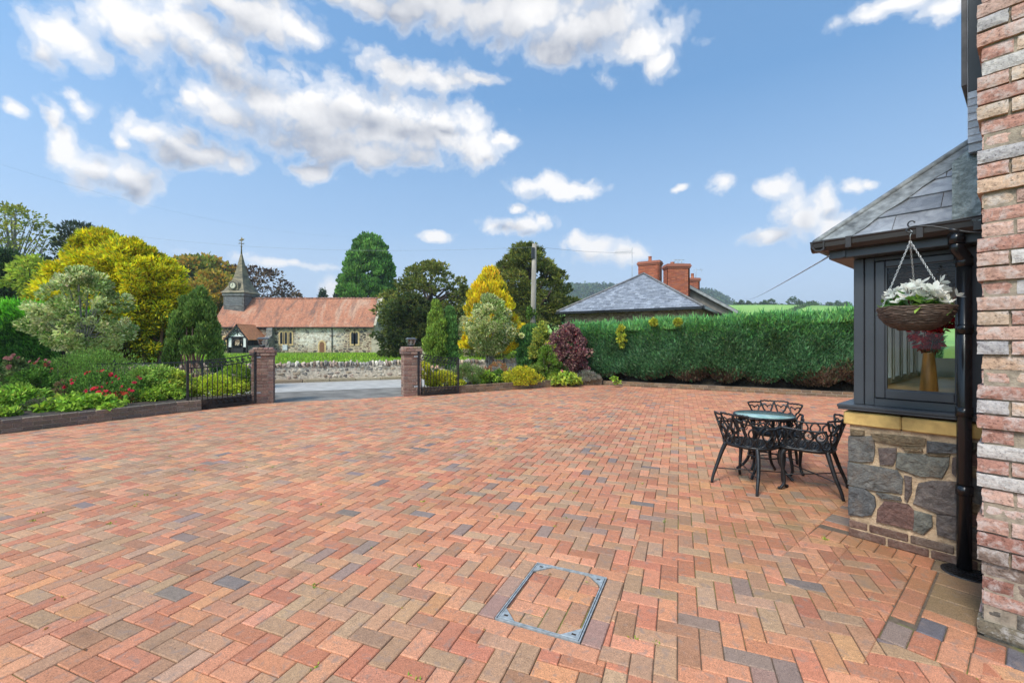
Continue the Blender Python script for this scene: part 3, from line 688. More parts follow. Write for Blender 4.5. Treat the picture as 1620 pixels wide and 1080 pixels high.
# parts are modelled in world coordinates; parent inverse keeps them there
def hpart(m, name, mat, parent=None):
    o = m.build(name, mat, parent or house); o.matrix_parent_inverse = Matrix.Translation(-C0) if not parent else Matrix.Identity(4); return o
PINK = [(.45, .255, .195), (.40, .21, .16), (.50, .31, .245), (.44, .28, .225), (.38, .19, .145)]
YEL = [(.52, .37, .27), (.50, .33, .23)]
GRY = [(.40, .36, .35), (.50, .45, .42), (.34, .31, .31)]
def rough_brick(m, s0, s1, b0, b1, z0, z1, col, dep=.10):
    """hand made brick: front face broken into a jittered grid, worn rounded edges"""
    nx = max(3, int((s1 - s0) / .022)); nz = 4; vs = []; fs = []
    base = random.uniform(-.004, .004); ch = random.uniform(.002, .0045); sag = random.uniform(-.0015, .0015)
    for k in range(nz + 1):
        for i in range(nx + 1):
            fx, fz = i / nx, k / nz; e = (i in (0, nx)) or (k in (0, nz))
            s = s0 + (s1 - s0) * fx + (random.uniform(-.0022, .0022)); z = z0 + (z1 - z0) * fz + random.uniform(-.0010, .0010) + sag * math.sin(fx * 3.14)
            b = b1 + base + random.uniform(-.0012, .0012) - (ch if e else 0)
            vs.append((s, b, z))
    for k in range(nz):
        for i in range(nx): a = k * (nx + 1) + i; fs.append((a, a + 1, a + nx + 2, a + nx + 1))
    ring = [i for i in range(nx + 1)] + [(k * (nx + 1) + nx) for k in range(1, nz + 1)] + [nz * (nx + 1) + i for i in range(nx - 1, -1, -1)] + [k * (nx + 1) for k in range(nz - 1, 0, -1)]
    q = len(vs)
    for i in ring: vs.append((vs[i][0], b0, vs[i][2]))
    n = len(ring)
    for i in range(n): fs.append((ring[i], q + i, q + (i + 1) % n, ring[(i + 1) % n]))
    m.add([hw(*p) for p in vs], [f[::-1] for f in fs], col)
pier = MB(); PS, PB = .716, .88; k = 0; z = 0.0; blk = [0, 1, 1, 1, 1, 0, 0, 0, 1, 1, 0, 0, 0, 1, 0, 0, 0, 1, 1, 0, 0, 0, 0, 1, 0, 0, 0, 1, 1, 1, 0, 0, 0, 1, 1, 0, 0, 0, 1, 1, 0, 0, 0, 1, 1, 1, 0, 0, 0, 1, 1, 0, 0, 0, 1, 1, 0, 0, 0, 0]
for k in range(60):
    z = .01 + k * .0735; rec = blk[k] * .016
    s = PS + rec; w = .105 if k % 2 else .218; first = True
    while s < PS + 1.3:
        c = random.choice(PINK * 2 + YEL * 2 + GRY) if k > 6 else random.choice([(.22, .10, .075), (.26, .12, .09), (.17, .12, .095), (.30, .15, .11)])
        if k < 2: c = random.choice([(.10, .085, .07), (.16, .13, .09)])
        q = random.uniform(.85, 1.12); c = tuple(v * q for v in c)
        rough_brick(pier, s, s + w, PB - .10, PB - rec + random.uniform(-.002, .004), z, z + .0635, c)
        s += w + .0105; w = .218 if (k % 2 or not first) else .218; first = False
    # return bricks on the side wall of the pier, towards the bay
    for b0_ in [PB - .10 - (.0 if k % 2 else .115) - i * .2285 for i in range(0, 4)]:
        pier.box(PS + rec, PS + .1, b0_ - .205, b0_ - .002, z, z + .0635, TH, tuple(v * random.uniform(.85, 1.1) for v in random.choice(PINK)), .005)
    if k % 2 == 0: pier.box(PS + rec, PS + .1, PB - .213, PB - .105, z, z + .0635, TH, tuple(v * random.uniform(.85, 1.1) for v in random.choice(PINK)), .005)
hpart(pier, 'brick_wall', M['washed_brick'])
mo = MB(); mo.box(PS + .022, PS + 1.35, PB - .30, PB - .020, -.05, 4.42, TH); mo.box(PS + .024, PS + .3, .0, PB - .022, -.05, 4.42, TH)
mo.box(PS + .026, PS + .3, -6, -.001, 2.6, 4.42, TH); mo.box(PS + .026, PS + .3, -6, -2.3, -.05, 2.599, TH)
hpart(mo, 'mortar_core', M['mortar'])

# --- rubble stone plinth of the bay (outlines read off the visible side)
ST = [((146,205,228,205,232,240,226,288,190,290,146,285),0), ((228,194,300,197,408,210,405,234,330,236,236,214),4), ((424,220,526,232,526,260,424,258),1), ((250,246,310,246,310,278,300,302,256,300),2),
 ((324,262,420,270,494,278,490,310,470,346,400,342,318,312),3), ((330,238,400,246,404,256,352,256),4), ((148,296,240,312,310,326,328,352,324,402,240,392,148,370),0), ((340,344,366,350,366,400,352,432,342,420),2),
 ((396,372,440,364,526,368,526,480,460,472,378,438),5), ((146,384,196,390,232,418,236,448,222,478,190,482,146,478),1), ((242,402,322,416,328,430,262,422),0), ((250,462,272,436,350,446,372,470,372,530,300,514,246,502),6),
 ((376,468,436,484,438,520,410,548,374,534),3), ((458,482,526,490,526,570,460,548),5), ((512,280,526,276,526,346,510,330),2), ((150,176,196,182,196,198,150,198),4), ((416,264,500,268,498,274,430,272),4)]
SC = [(.130, .125, .115), (.105, .105, .105), (.125, .095, .085), (.145, .142, .120), (.20, .145, .085), (.145, .120, .108), (.155, .085, .070)]
sm = MB()
def stone(poly, col, lift=.035, T=TH):
    """poly in (s, z) on plane b=0: faceted boss with rough split face"""
    n = len(poly); cs = sum(p[0] for p in poly) / n; cz = sum(p[1] for p in poly) / n
    big = []
    for i in range(n):
        a, e = poly[i], poly[(i + 1) % n]; L = math.hypot(e[0] - a[0], e[1] - a[1]); kk = max(1, int(L / .045))
        for j in range(kk):
            f = j / kk; jit = .004 if 0 < j else 0; big.append((a[0] + (e[0] - a[0]) * f + random.uniform(-jit, jit), a[1] + (e[1] - a[1]) * f + random.uniform(-jit, jit)))
    n = len(big); rings = []
    for sc, b in ((1.10, -.02), (1.10, .010), (1.06, .0165), (.84, .019), (.5, .0205)):
        rings.append([(cs + (p[0] - cs) * sc, (b if b < 0 else b * lift / .02 * random.uniform(.78, 1.22)) , cz + (p[1] - cz) * sc) for p in big])
    vs = [T @ Vector(p) for r in rings for p in r] + [T @ Vector((cs, .021 * lift / .02, cz))]; fs = []
    for k in range(len(rings) - 1):
        for i in range(n): fs.append((k * n + i, k * n + (i + 1) % n, (k + 1) * n + (i + 1) % n, (k + 1) * n + i))
    for i in range(n): fs.append(((len(rings) - 1) * n + i, (len(rings) - 1) * n + (i + 1) % n, len(vs) - 1))
    sm.add(vs, [f[::-1] for f in fs], col)
for pts, ci in ST:
    q = [facept(1280 + pts[i] / 2.25, 600 + pts[i + 1] / 2.25, .0) for i in range(0, len(pts), 2)]
    q = [(min(max(a, .003), .70), max(.01, b)) for a, b in q]
    if sum(q[i][0] * q[(i + 1) % len(q)][1] - q[(i + 1) % len(q)][0] * q[i][1] for i in range(len(q))) > 0: q = q[::-1]
    f = random.uniform(.9, 1.15); stone(q[::-1], tuple(x * f for x in SC[ci]), .022)
for k in range(9):   # stones behind and beyond the downpipe
    z = .13 + k * .078; stone(ccw([(.585, z), (.70, z + random.uniform(-.01, .01)), (.70, z + .068), (.585, z + .064)]), random.choice(SC), .018)
def stonemat(name):
    m, nt, b = newmat(name); co = coords(nt); a = attr(nt)
    c = mixc(nt, 1.0, a, ramp(nt, noise(nt, co, 22, 9, .68, dist=.8), [(.28, (.45, .45, .45)), (.5, (1, 1, 1)), (.72, (1.75, 1.7, 1.6))]), 'MULTIPLY')
    rust = ramp(nt, noise(nt, co, 7, 6, .65), [(.55, (0, 0, 0)), (.72, (.5,) * 3)]); c = mixc(nt, rust, c, (.20, .125, .075))
    nt.links.new(c, b.inputs['Base Color']); b.inputs['Roughness'].default_value = .72; b.inputs['Specular IOR Level'].default_value = .45
    h = math_(nt, 'ADD', noise(nt, co, 16, 9, .7, dist=1.0), math_(nt, 'MULTIPLY', noise(nt, co, 80, 5), .3)); bump(nt, b, h, .03); return m
M['stone'] = stonemat('split_stone')
base = sm.build('stone_plinth', M['stone'], house); base.matrix_parent_inverse = Matrix.Translation(-C0)
bk = MB()
for k, (zz, off) in enumerate(((.003, .0), (.068, .10))):
    s = -.002 - 0.0; first = True
    while s < .71:
        L = .215 if not first or off == 0 else .11
        q = random.uniform(.8, 1.15); bk.box(s, min(s + L, .712), -.06, .012 + random.uniform(-.003, .003), zz, zz + .055, TH, tuple(v * q for v in random.choice([(.15, .085, .065), (.18, .10, .075), (.13, .09, .07)])), .006); s += L + .012; first = False
    b = -.07
    while b > -2.2: bk.box(-.012, .05, b - .21, b, zz, zz + .055, TH, (.16, .09, .07), .006); b -= .222
hpart(bk, 'brick_base', M['brick'])
fm = MB(); fm.box(.004, .712, -.2, .002, -.02, .842, TH); fm.box(.004, .2, -2.2, -.201, -.02, .842, TH); fm.box(.201, .712, -2.2, -2.0, -.02, .842, TH)
hpart(fm, 'mortar_joint', M['ochremortar'])
ss = MB(); ss.box(-.03, .30, -.26, .030, .845, .942, TH, b=.008); ss.box(.303, .714, -.26, .031, .845, .941, TH, b=.008); ss.box(-.03, .2, -2.23, -.263, .845, .942, TH, b=.008)
hpart(ss, 'stone_sill', M['sandstone'])
# --- window frames
FB = -.03
cl = MB(); cl.box(-.065, .712, -.3, .058, .975, .998, TH, b=.004); cl.box(-.060, .71, -.03, .053, .958, .977, TH, b=.004); cl.box(-.065, .1, -2.26, -.301, .975, .998, TH, b=.004)
hpart(cl, 'window_sill', M['grey_frame'])
wf = MB()
zt, zb = 2.088, .998
wf.box(.02, .082, -.095, FB, zb, zt, TH, b=.004); wf.box(.085, .142, -.09, FB - .006, zb, zt, TH, b=.004)
wf.box(.575, .712, -.09, FB, zb, zt, TH, b=.004); wf.box(.142, .575, -.09, FB - .008, zb, zb + .055, TH, b=.003); wf.box(.142, .575, -.09, FB - .008, zt - .028, zt, TH, b=.003)
for b0_ in (-.10, -.75, -1.45, -2.13): wf.box(.021, .09, b0_ - .07, b0_, zb, zt, TH, b=.004)
wf.box(.022, .088, -2.13, -.10, zb, zb + .06, TH, b=.003); wf.box(.022, .088, -2.13, -.10, zt - .06, zt, TH, b=.003)
wf.box(.09, .712, -2.2, -2.14, zb, zb + .06, TH, b=.003); wf.box(.09, .712, -2.2, -2.14, zt - .06, zt, TH, b=.003); wf.box(.64, .712, -2.2, -2.14, zb, zt, TH, b=.003)
frame = hpart(wf, 'window_frame', M['grey_frame'])
sa = MB(); s0, s1, z0, z1 = .147, .572, zb + .058, zt - .032
for bx in ((s0, s0 + .058, z0, z1), (s1 - .01, s1, z0, z1), (s0 + .058, s1 - .01, z0, z0 + .062), (s0 + .058, s1 - .01, z1 - .048, z1)):
    sa.box(bx[0], bx[1], -.085, FB + .004, bx[2], bx[3], TH, b=.006)
for bx in ((s0 + .058, s0 + .066, z0 + .062, z1 - .048), (s0 + .066, s1 - .01, z0 + .062, z0 + .070), (s0 + .066, s1 - .01, z1 - .056, z1 - .048)):
    sa.box(bx[0], bx[1], -.07, FB - .008, bx[2], bx[3], TH)
hpart(sa, 'sash', M['grey_frame'])
gp = MB(); gp.quad(hw(s0 + .06, -.055, z0 + .064), hw(s1 - .011, -.055, z0 + .064), hw(s1 - .011, -.055, z1 - .05), hw(s0 + .06, -.055, z1 - .05)); hpart(gp, 'pane', glassmat('window_glass', (.93, .96, .95), .0))
for b0_, b1_ in ((-.17, -.75), (-.82, -1.45), (-1.52, -2.13)):
    gp = MB(); gp.quad(hw(.06, b0_, zb + .06), hw(.06, b1_, zb + .06), hw(.06, b1_, zt - .06), hw(.06, b0_, zt - .06)); hpart(gp, 'pane', bpy.data.materials['window_glass'])
gp = MB(); gp.quad(hw(.09, -2.17, zb + .06), hw(.64, -2.17, zb + .06), hw(.64, -2.17, zt - .06), hw(.09, -2.17, zt - .06)); hpart(gp, 'pane', bpy.data.materials['window_glass'])
# cream inner linings seen through the glass
ci = MB()
for b0_ in (-.12, -.44, -.76, -1.10, -1.44, -1.78, -2.10):
    ci.box(.092, .125, b0_ - .06, b0_, 1.115, zt, TH, b=.004)
    ci.box(.126, .140, b0_ - .045, b0_ - .015, 1.15, zt - .05, TH, b=.003)
ci.box(.092, .12, -2.13, -.12, 1.112, 1.165, TH); ci.box(.092, .12, -2.13, -.12, zt - .06, zt - .002, TH)
for s_ in (.20, .42, .62): ci.box(s_ - .03, s_ + .03, -2.135, -2.09, 1.115, zt, TH, b=.004)
ci.box(.13, .70, -2.135, -2.10, 1.112, 1.165, TH); ci.box(.50, .80, -2.135, -2.115, 1.11, zt, TH); ci.box(.72, .76, -2.13, -1.2, .0, 2.4, TH)
hpart(ci, 'inner_frame', M['cream'])
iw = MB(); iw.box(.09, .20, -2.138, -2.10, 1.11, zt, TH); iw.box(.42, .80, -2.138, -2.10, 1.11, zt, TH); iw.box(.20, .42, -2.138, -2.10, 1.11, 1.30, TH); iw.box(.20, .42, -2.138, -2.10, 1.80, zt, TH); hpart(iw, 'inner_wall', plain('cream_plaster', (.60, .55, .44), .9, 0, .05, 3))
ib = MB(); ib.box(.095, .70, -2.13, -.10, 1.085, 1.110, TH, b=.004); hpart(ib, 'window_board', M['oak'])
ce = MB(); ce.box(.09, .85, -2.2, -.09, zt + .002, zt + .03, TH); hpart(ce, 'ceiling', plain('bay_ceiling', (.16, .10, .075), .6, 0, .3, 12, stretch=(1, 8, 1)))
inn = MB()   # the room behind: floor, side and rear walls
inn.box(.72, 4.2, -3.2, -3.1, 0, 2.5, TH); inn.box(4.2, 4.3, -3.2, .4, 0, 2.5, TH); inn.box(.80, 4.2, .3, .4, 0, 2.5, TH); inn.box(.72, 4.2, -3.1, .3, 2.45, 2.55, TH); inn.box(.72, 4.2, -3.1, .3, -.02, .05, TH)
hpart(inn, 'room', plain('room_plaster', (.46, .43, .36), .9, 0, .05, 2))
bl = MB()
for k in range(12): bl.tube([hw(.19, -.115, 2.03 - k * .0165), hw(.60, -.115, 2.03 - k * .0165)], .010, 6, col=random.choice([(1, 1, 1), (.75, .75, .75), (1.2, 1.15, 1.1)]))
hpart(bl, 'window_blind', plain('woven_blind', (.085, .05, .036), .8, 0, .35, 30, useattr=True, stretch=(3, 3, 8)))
# --- fascia, gutter, roof
GB = .15
fa = MB(); fa.box(-.105, .712, .075, .10, 2.093, 2.19, TH, b=.004); fa.box(-.105, -.08, -2.3, .074, 2.093, 2.19, TH, b=.004)
fa.box(-.08, .712, -.10, .075, 2.091, 2.104, TH); fa.box(-.079, .09, -2.3, -.101, 2.091, 2.104, TH)
fa.box(-.02, .0, .1005, .112, 2.10, 2.188, TH)
hpart(fa, 'fascia', M['grey_frame'])
gt = MB()
prof = [(.004, .075), (.004, .01), (.03, -.002), (.062, .004), (.085, .03), (.088, .062), (.096, .070), (.096, .078), (.082, .078), (.080, .045), (.06, .014), (.03, .010), (.014, .018), (.012, .075)]
zg = 2.150
def gutter_run(m, f, L0, L1):
    n = len(prof); vs = [f(L, o, z) for L in (L0, L1) for o, z in prof]
    m.add(vs, [(i, (i + 1) % n, n + (i + 1) % n, n + i) for i in range(n)] + [tuple(range(n)), tuple(range(2 * n - 1, n - 1, -1))], smooth=False)
gutter_run(gt, lambda L, o, z: hw(L, .10 + o, zg + z), -.105 - .096, .715)
gutter_run(gt, lambda L, o, z: hw(-.105 - o, L, zg + z), .10 + .096, -2.3)
for s_ in (.02, .40, .66): gt.box(s_, s_ + .035, .196, .202, zg + .0, zg + .082, TH, b=.002)
hpart(gt, 'gutter', M['brown_gutter'])
def slatemat(name, c, wet=.35):
    m, nt, b = newmat(name); co = coords(nt); a = attr(nt)
    n = noise(nt, co, 11, 8, .65, dist=.7)
    cc = mixc(nt, 1.0, a, ramp(nt, n, [(.3, (.6, .6, .62)), (.7, (1.45, 1.45, 1.45))]), 'MULTIPLY')
    nt.links.new(cc, b.inputs['Base Color']); nt.links.new(ramp(nt, n, [(.35, (wet,) * 3), (.7, (wet + .3,) * 3)]), b.inputs['Roughness'])
    bump(nt, b, noise(nt, co, 30, 8, .7), .006); return m
M['slate'] = slatemat('slate', 0)
M['lead'] = None
def leadmat():
    m, nt, b = newmat('weathered_lead'); co = coords(nt)
    n = noise(nt, co, 13, 9, .7, dist=1.2)
    c = ramp(nt, n, [(.30, (.10, .115, .105)), (.48, (.26, .285, .26)), (.60, (.42, .44, .41)), (.75, (.20, .26, .21))])
    nt.links.new(c, b.inputs['Base Color']); b.inputs['Roughness'].default_value = .6; b.inputs['Metallic'].default_value = .15
    bump(nt, b, noise(nt, co, 22, 6, .65, dist=1.5), .03); return m
M['lead'] = leadmat()
E0 = Vector((-.155, GB, 2.222)); PITCH = .945           # eave corner; rise per metre going in
# side plane: z = 2.222 + PITCH*(GB - b); front plane: z = 2.222 + PITCH*(s + .155)
def slates(m, org, ax, up, poly, w, ex, th, cols, jit=.004):
    """courses of slates on a plane (origin, along axis, up-slope axis), clipped to a convex outline in plane coordinates"""
    nn = ax.cross(up).normalized()
    xs = [p[0] for p in poly]; ys = [p[1] for p in poly]; k = 0; y = min(ys)
    while y < max(ys):
        x = min(xs) - (w / 2 if k % 2 else 0) - random.uniform(0, .02)
        while x < max(xs):
            q = clip_in([(x + .002, y), (x + w - .002, y), (x + w - .002, y + ex + .015), (x + .002, y + ex + .015)], poly)
            if len(q) > 2:
                f = random.uniform(.8, 1.2); c = tuple(v * f for v in random.choice(cols)); lift = th * random.uniform(.85, 1.25)
                P = lambda p, h: org + ax * p[0] + up * p[1] + nn * h
                h = lambda p: lift * (1 - (p[1] - y) / (ex + .015)) + .001
                n = len(q); m.add([P(p, -.004) for p in q] + [P(p, h(p)) for p in q], [tuple(range(n, 2 * n))] + [(i, (i + 1) % n, n + (i + 1) % n, n + i) for i in range(n)], c)
            x += w
        y += ex; k += 1
SLC = [(.20, .21, .235), (.225, .235, .255), (.185, .195, .215), (.24, .245, .26)]
sl = MB(); upS = (BX * -1 + Vector((0, 0, PITCH))).normalized(); L2 = math.hypot(1, PITCH)
W_ = .716 + .155; SD = .871 * L2                        # side plane is a triangle cut by the hip and the house wall
org = C0 + AX * E0.x + BX * GB + Vector((0, 0, E0.z))
slates(sl, org, AX, upS, [(0.0, 0), (W_ - .05, 0), (W_ - .05, (W_ - .05) * L2 - .00)], .44, .20, .012, SLC)
upF = (AX + Vector((0, 0, PITCH))).normalized()
orgF = C0 + AX * E0.x + BX * (-2.35) + Vector((0, 0, E0.z))
slates(sl, orgF, BX, upF, [(0, 0), (2.5, 0), (2.5 - W_, W_ * L2), (W_, W_ * L2)], .30, .2, .010, SLC)
roof = hpart(sl, 'roof', M['slate'])
def onroof(s, b, h=0.0): return hw(s, b, 2.222 + PITCH * (GB - b)) + (BX * PITCH + Vector((0, 0, 1))).normalized() * h
ld = MB(); nx, ny = 14, 26
def roofpt(u, v, h):
    d = Vector(((u - 810) / FOC, 1, (540 - v) / FOC)); o = Vector((0, 0, EYE)); nn = (BX * PITCH + Vector((0, 0, 1))).normalized(); t = (org + nn * h - o).dot(nn) / d.dot(nn); return o + d * t
vs = []
for k in range(ny + 1):
    for i in range(nx + 1):
        u = 1506 + 46 * i / nx; vtop = 376 - (u - 1337) * .742 + 6; v = vtop + (349 - vtop) * k / ny
        e = roofpt(u, v, .020 + random.uniform(0, .008) + .010 * max(0, i / nx - .75)); vs.append(e)
ld.add(vs, [((k + 1) * (nx + 1) + i, (k + 1) * (nx + 1) + i + 1, k * (nx + 1) + i + 1, k * (nx + 1) + i) for k in range(ny) for i in range(nx)], smooth=True)
hpart(ld, 'lead_flashing', M['lead'])
hr = MB(); hip = [org + (AX - BX) * t + Vector((0, 0, PITCH * t + .02)) for t in np.linspace(-.02, W_, 14)]
hr.tube([p + Vector((0, 0, random.uniform(-.003, .003))) for p in hip], .026, 8)
# lead dressed down the slates beside the hip roll
vs = []; 
for i in range(15):
    t = W_ * i / 14
    a = org + AX * t - BX * t + Vector((0, 0, PITCH * t)); nn = (BX * PITCH + Vector((0, 0, 1))).normalized()
    wv = min(.20 * (1 - .35 * t / W_), W_ - t) * (1 + .06 * math.sin(i * 1.7)); bb = a + AX * wv
    vs += [a + nn * .022, bb + nn * (.017 + random.uniform(-.001, .003)), bb + nn * .002]
hr.add(vs, [q for i in range(14) for q in ((3 * i, 3 * i + 1, 3 * i + 4, 3 * i + 3), (3 * i + 1, 3 * i + 2, 3 * i + 5, 3 * i + 4))])
hpart(hr, 'hip_flashing', plain('grey_hip_lead', (.24, .25, .25), .55, .1, .3, 14, .01, 40))
# underlay so no light leaks through the roof
ul = MB(); ul.quad(org, org + AX * W_, org + AX * W_ - BX * W_ + Vector((0, 0, PITCH * W_))); ul.quad(org, org - BX * 2.5, org - BX * (2.5 - W_) + AX * W_ + Vector((0, 0, PITCH * W_)), org + (AX - BX) * W_ + Vector((0, 0, PITCH * W_))); 
uo = hpart(ul, 'roof_underlay', M['soil'])
# --- downpipe
dp = MB(); px, pb = .613, .075
dp.tube([hw(px, pb, 2.02), hw(px, pb, .02)], .036, 20)
for z in (1.98, 1.55, 1.02, .52): dp.tube([hw(px, pb, z + .03), hw(px, pb, z - .03)], .0415, 20); 
for z in (1.55, .80): dp.box(px - .012, px + .05, .01, pb - .03, z - .02, z + .02, TH)
dp.tube([hw(px - .03, .145, 2.155), hw(px - .03, .145, 2.09)], .040, 18); dp.tube([hw(px - .03, .145, 2.10), hw(px - .028, .14, 2.06), hw(px - .005, .09, 2.02), hw(px, pb, 1.97)], .0365, 18)
hpart(dp, 'downpipe', M['black_gloss'])
# --- slate hung upper bay and its dark trim above the roof
uw = MB()
slates(uw, C0 + AX * .600 + BX * -.35 + Vector((0, 0, 2.86)), AX, Vector((0, 0, 1)), [(0, 0), (.116, 0), (.116, .36), (0, .36)], .14, .052, .007, [(.42, .44, .48), (.36, .38, .42)])
uw.box(.602, .74, -2.0, -.356, 2.80, 3.215, TH, (.4, .42, .46)); hpart(uw, 'slate_hanging', M['slate'])
ut = MB(); ut.box(.600, .735, -2.0, -.349, 3.22, 4.6, TH, b=.004); hpart(ut, 'upper_window_frame', plain('dark_trim', (.020, .021, .024), .4))
ue = MB(); ue.box(.566, .598, -2.0, -.355, 3.28, 4.6, TH, b=.004); hpart(ue, 'bargeboard', plain('grey_brown_board', (.11, .095, .09), .5, 0, .25, 8)) 
uv = MB(); uv.box(.5985, .6005, -.4, -.347, 2.9, 4.6, TH); hpart(uv, 'corner_bead', plain('white_bead', (.62, .64, .68), .4))
# --- drain grate at the foot of the downpipe
dg = thing('drain_grate', 'round dark slotted drain grate at the foot of the black downpipe', 'drain grate', hw(px + .01, .10, 0))
m = MB(); m.lathe([(.118, .0), (.118, .006), (.105, .008), (.1, .003), (.0001, .003)], n=32); m.build('rim', M['iron'], dg)
m = MB()
for i in range(-6, 7):
    y = i * .015; L = math.sqrt(max(.0001, .1 ** 2 - y * y)); m.box(-L, L, y - .004, y + .004, .003, .008, Matrix.Rotation(R(20), 4, 'Z'))
m.build('bars', M['iron'], dg)

# ================================================================== vase in the window, hanging basket
vb = hw(.405, -.30, 1.1105)
va = thing('vase', 'tapering honey coloured wooden vase on the window board', 'vase', vb)
m = MB(); m.lathe([(.050, 0), (.052, .006), (.044, .12), (.032, .27), (.033, .278), (.027, .278), (.026, .2)], n=28)
m.build('body', plain('vase_wood', (.46, .20, .045), .35, 0, .35, 14, stretch=(1, 1, .2)), va)
bq = thing('bouquet', 'spray of dark red leaves and blooms standing in the wooden vase', 'flowers', vb + Vector((0, 0, .27)))
P, D, N, idx, cc = foliage(26, 26, (0, 0), .10, .10, .04, .34, prof_egg, .035, mode='out')
leaf_mesh('blooms', P, D, N, .045, .03, pal(len(P), [((.34, .008, .016), 5), ((.18, .006, .012), 3), ((.42, .05, .04), 1)]), M['petal'], bq)
m = MB()
for c in cc[:14]: m.tube([(0, 0, -.1), (c[0] * .3, c[1] * .3, .02), tuple(c)], .0025, 4)
m.build('stems', M['bark'], bq)
HBP = hw(.165, .60, 0); hb0 = at(1448, 497, 2.60); BKC = Vector((hb0.x, hb0.y, 1.47 + 45 / 690 * 2.6))
def wpx(u, v): return at(u, v, 2.60)
sp_ = AX
hk = thing('hanging_bracket', 'thin wrought iron bracket holding the flower basket out from the brick corner', 'bracket', hw(PS, .5, 2.1))
hp0 = wpx(1440, 367); bz = hp0.z
pa = hp0 + AX * .40 
m = MB(); o0 = hk.location.copy()
L = lambda p: Vector(p) - o0
# local frame of the arm: from the hook towards the house wall
AD = AX
cv = [hp0 + AD * .43 + Vector((0, 0, .035)), hp0 + AD * .10 + Vector((0, 0, .030)), hp0 + AD * .03 + Vector((0, 0, .028))]
curl = [hp0 + AD * (.012 - .018 * math.cos(t) ) + Vector((0, 0, .040 + .018 * math.sin(t))) for t in np.linspace(-1.6, 3.6, 12)][::-1]
m.tube([L(p) for p in cv], .005, 7); m.tube([L(hp0 + AD * .03 + Vector((0, 0, .028)))] + [L(hp0 + AD * (.005 - .016 * math.sin(t)) + Vector((0, 0, .046 - .018 * math.cos(t)))) for t in np.linspace(0, 4.4, 14)], .004, 7)
m.build('top_rod', M['iron'], hk)
m = MB(); br = [hp0 + AD * .012 + Vector((0, 0, -.006)), hp0 + AD * -.012 + Vector((0, 0, .0)), hp0 + AD * -.014 + Vector((0, 0, .018)), hp0 + AD * .02 + Vector((0, 0, .03)), hp0 + AD * .10 + Vector((0, 0, .012)), hp0 + AD * .18 + Vector((0, 0, -.022)), hp0 + AD * .27 + Vector((0, 0, -.055)), hp0 + AD * .40 + Vector((0, 0, -.075))]
sm_ = []
for i in range(len(br) - 1):
    for t in (0, .33, .66):
        p0, p1, p2, p3 = br[max(0, i - 1)], br[i], br[i + 1], br[min(len(br) - 1, i + 2)]
        sm_.append(.5 * ((2 * p1) + (p2 - p0) * t + (2 * p0 - 5 * p1 + 4 * p2 - p3) * t * t + (3 * p1 - p0 - 3 * p2 + p3) * t ** 3))
m.tube([L(p) for p in sm_ + [br[-1]]], .0055, 8); m.tube([L(hp0 + AD * .165 + Vector((0, 0, -.016))), L(hp0 + AD * .205 + Vector((0, 0, -.034)))], .009, 8)
m.build('brace', M['iron'], hk)
hbk = thing('hanging_basket', 'brown wicker hanging basket overflowing with white cyclamen', 'hanging basket', BKC)
RB = .172
m = MB()
for k in range(34):      # woven twigs: bowl profile
    t = k / 33; z = .035 - .135 * t; r = RB * math.sqrt(max(.02, 1 - (t * .93) ** 2.2)) * random.uniform(.98, 1.02)
    ph = random.random() * 6.28
    for q in range(2):
        pts = [((r + .006 * math.sin(a * 9 + q * 3.14 + ph)) * math.cos(a), (r + .006 * math.sin(a * 9 + q * 3.14 + ph)) * math.sin(a), z + random.uniform(-.003, .003)) for a in np.linspace(0, 2 * math.pi, 30)[:-1]]
        f = random.uniform(.55, 1.5); m.tube(pts, random.uniform(.0025, .0042), 4, (.13 * f, .082 * f, .058 * f), closed=True)
m.lathe([(.02, -.095), (.10, -.075), (.15, -.03), (.163, .03)], n=24, col=(.03, .02, .015))
m.build('wicker_bowl', plain('wicker', (1, 1, 1), .7, 0, .2, 60, useattr=True), hbk)
m = MB(); m.lathe([(.163, .015), (.08, .026), (.0001, .03)], n=24); m.build('compost', M['soil'], hbk)
P, D, N, idx, cc = foliage(56, 8, (0, 0), .145, .145, .02, .075, prof_dome, .03, mode='rand', inner=.1, stray_=.03)
leaf_mesh('foliage', P, D, N * .3 + np.array([0, 0, 1.]), .055, .05, pal(len(P), [((.07, .17, .035), 4), ((.12, .24, .05), 3), ((.24, .34, .06), 1), ((.18, .26, .15), 2)]), M['leaf'], hbk)
hookz = hp0 - BKC
for k in range(3):
    a = 2.09 * k + .3 + 2.6; e = Vector((RB * .97 * math.cos(a), RB * .97 * math.sin(a), .04)); s = Vector(hookz) + Vector((0, 0, -.055)); m = MB(); n = int((e - s).length / .0125)
    for i in range(n):
        p = s.lerp(e, (i + .5) / n); d = (e - s).normalized(); sd = d.cross(Vector((.3, .9, .1))).normalized()
        if i % 2: sd = d.cross(sd).normalized()
        m.tube([p + d * (.0085 * math.cos(t)) + sd * (.0042 * math.sin(t)) for t in np.linspace(0, 6.283, 11)[:-1]], .0013, 4, closed=True)
    m.build('chain', plain('bright_chain', (.62, .62, .60), .35, .7, .1, 20) if k == 0 else bpy.data.materials['bright_chain'], hbk)
m = MB(); m.tube([Vector(hookz) + Vector((0, 0, -.06)), Vector(hookz) + Vector((0, 0, -.02)), Vector(hookz) + AD * .010 + Vector((0, 0, .0)), Vector(hookz) + Vector((0, 0, .012))], .002, 5); m.build('hook', bpy.data.materials['bright_chain'], hbk)
flow = MB()
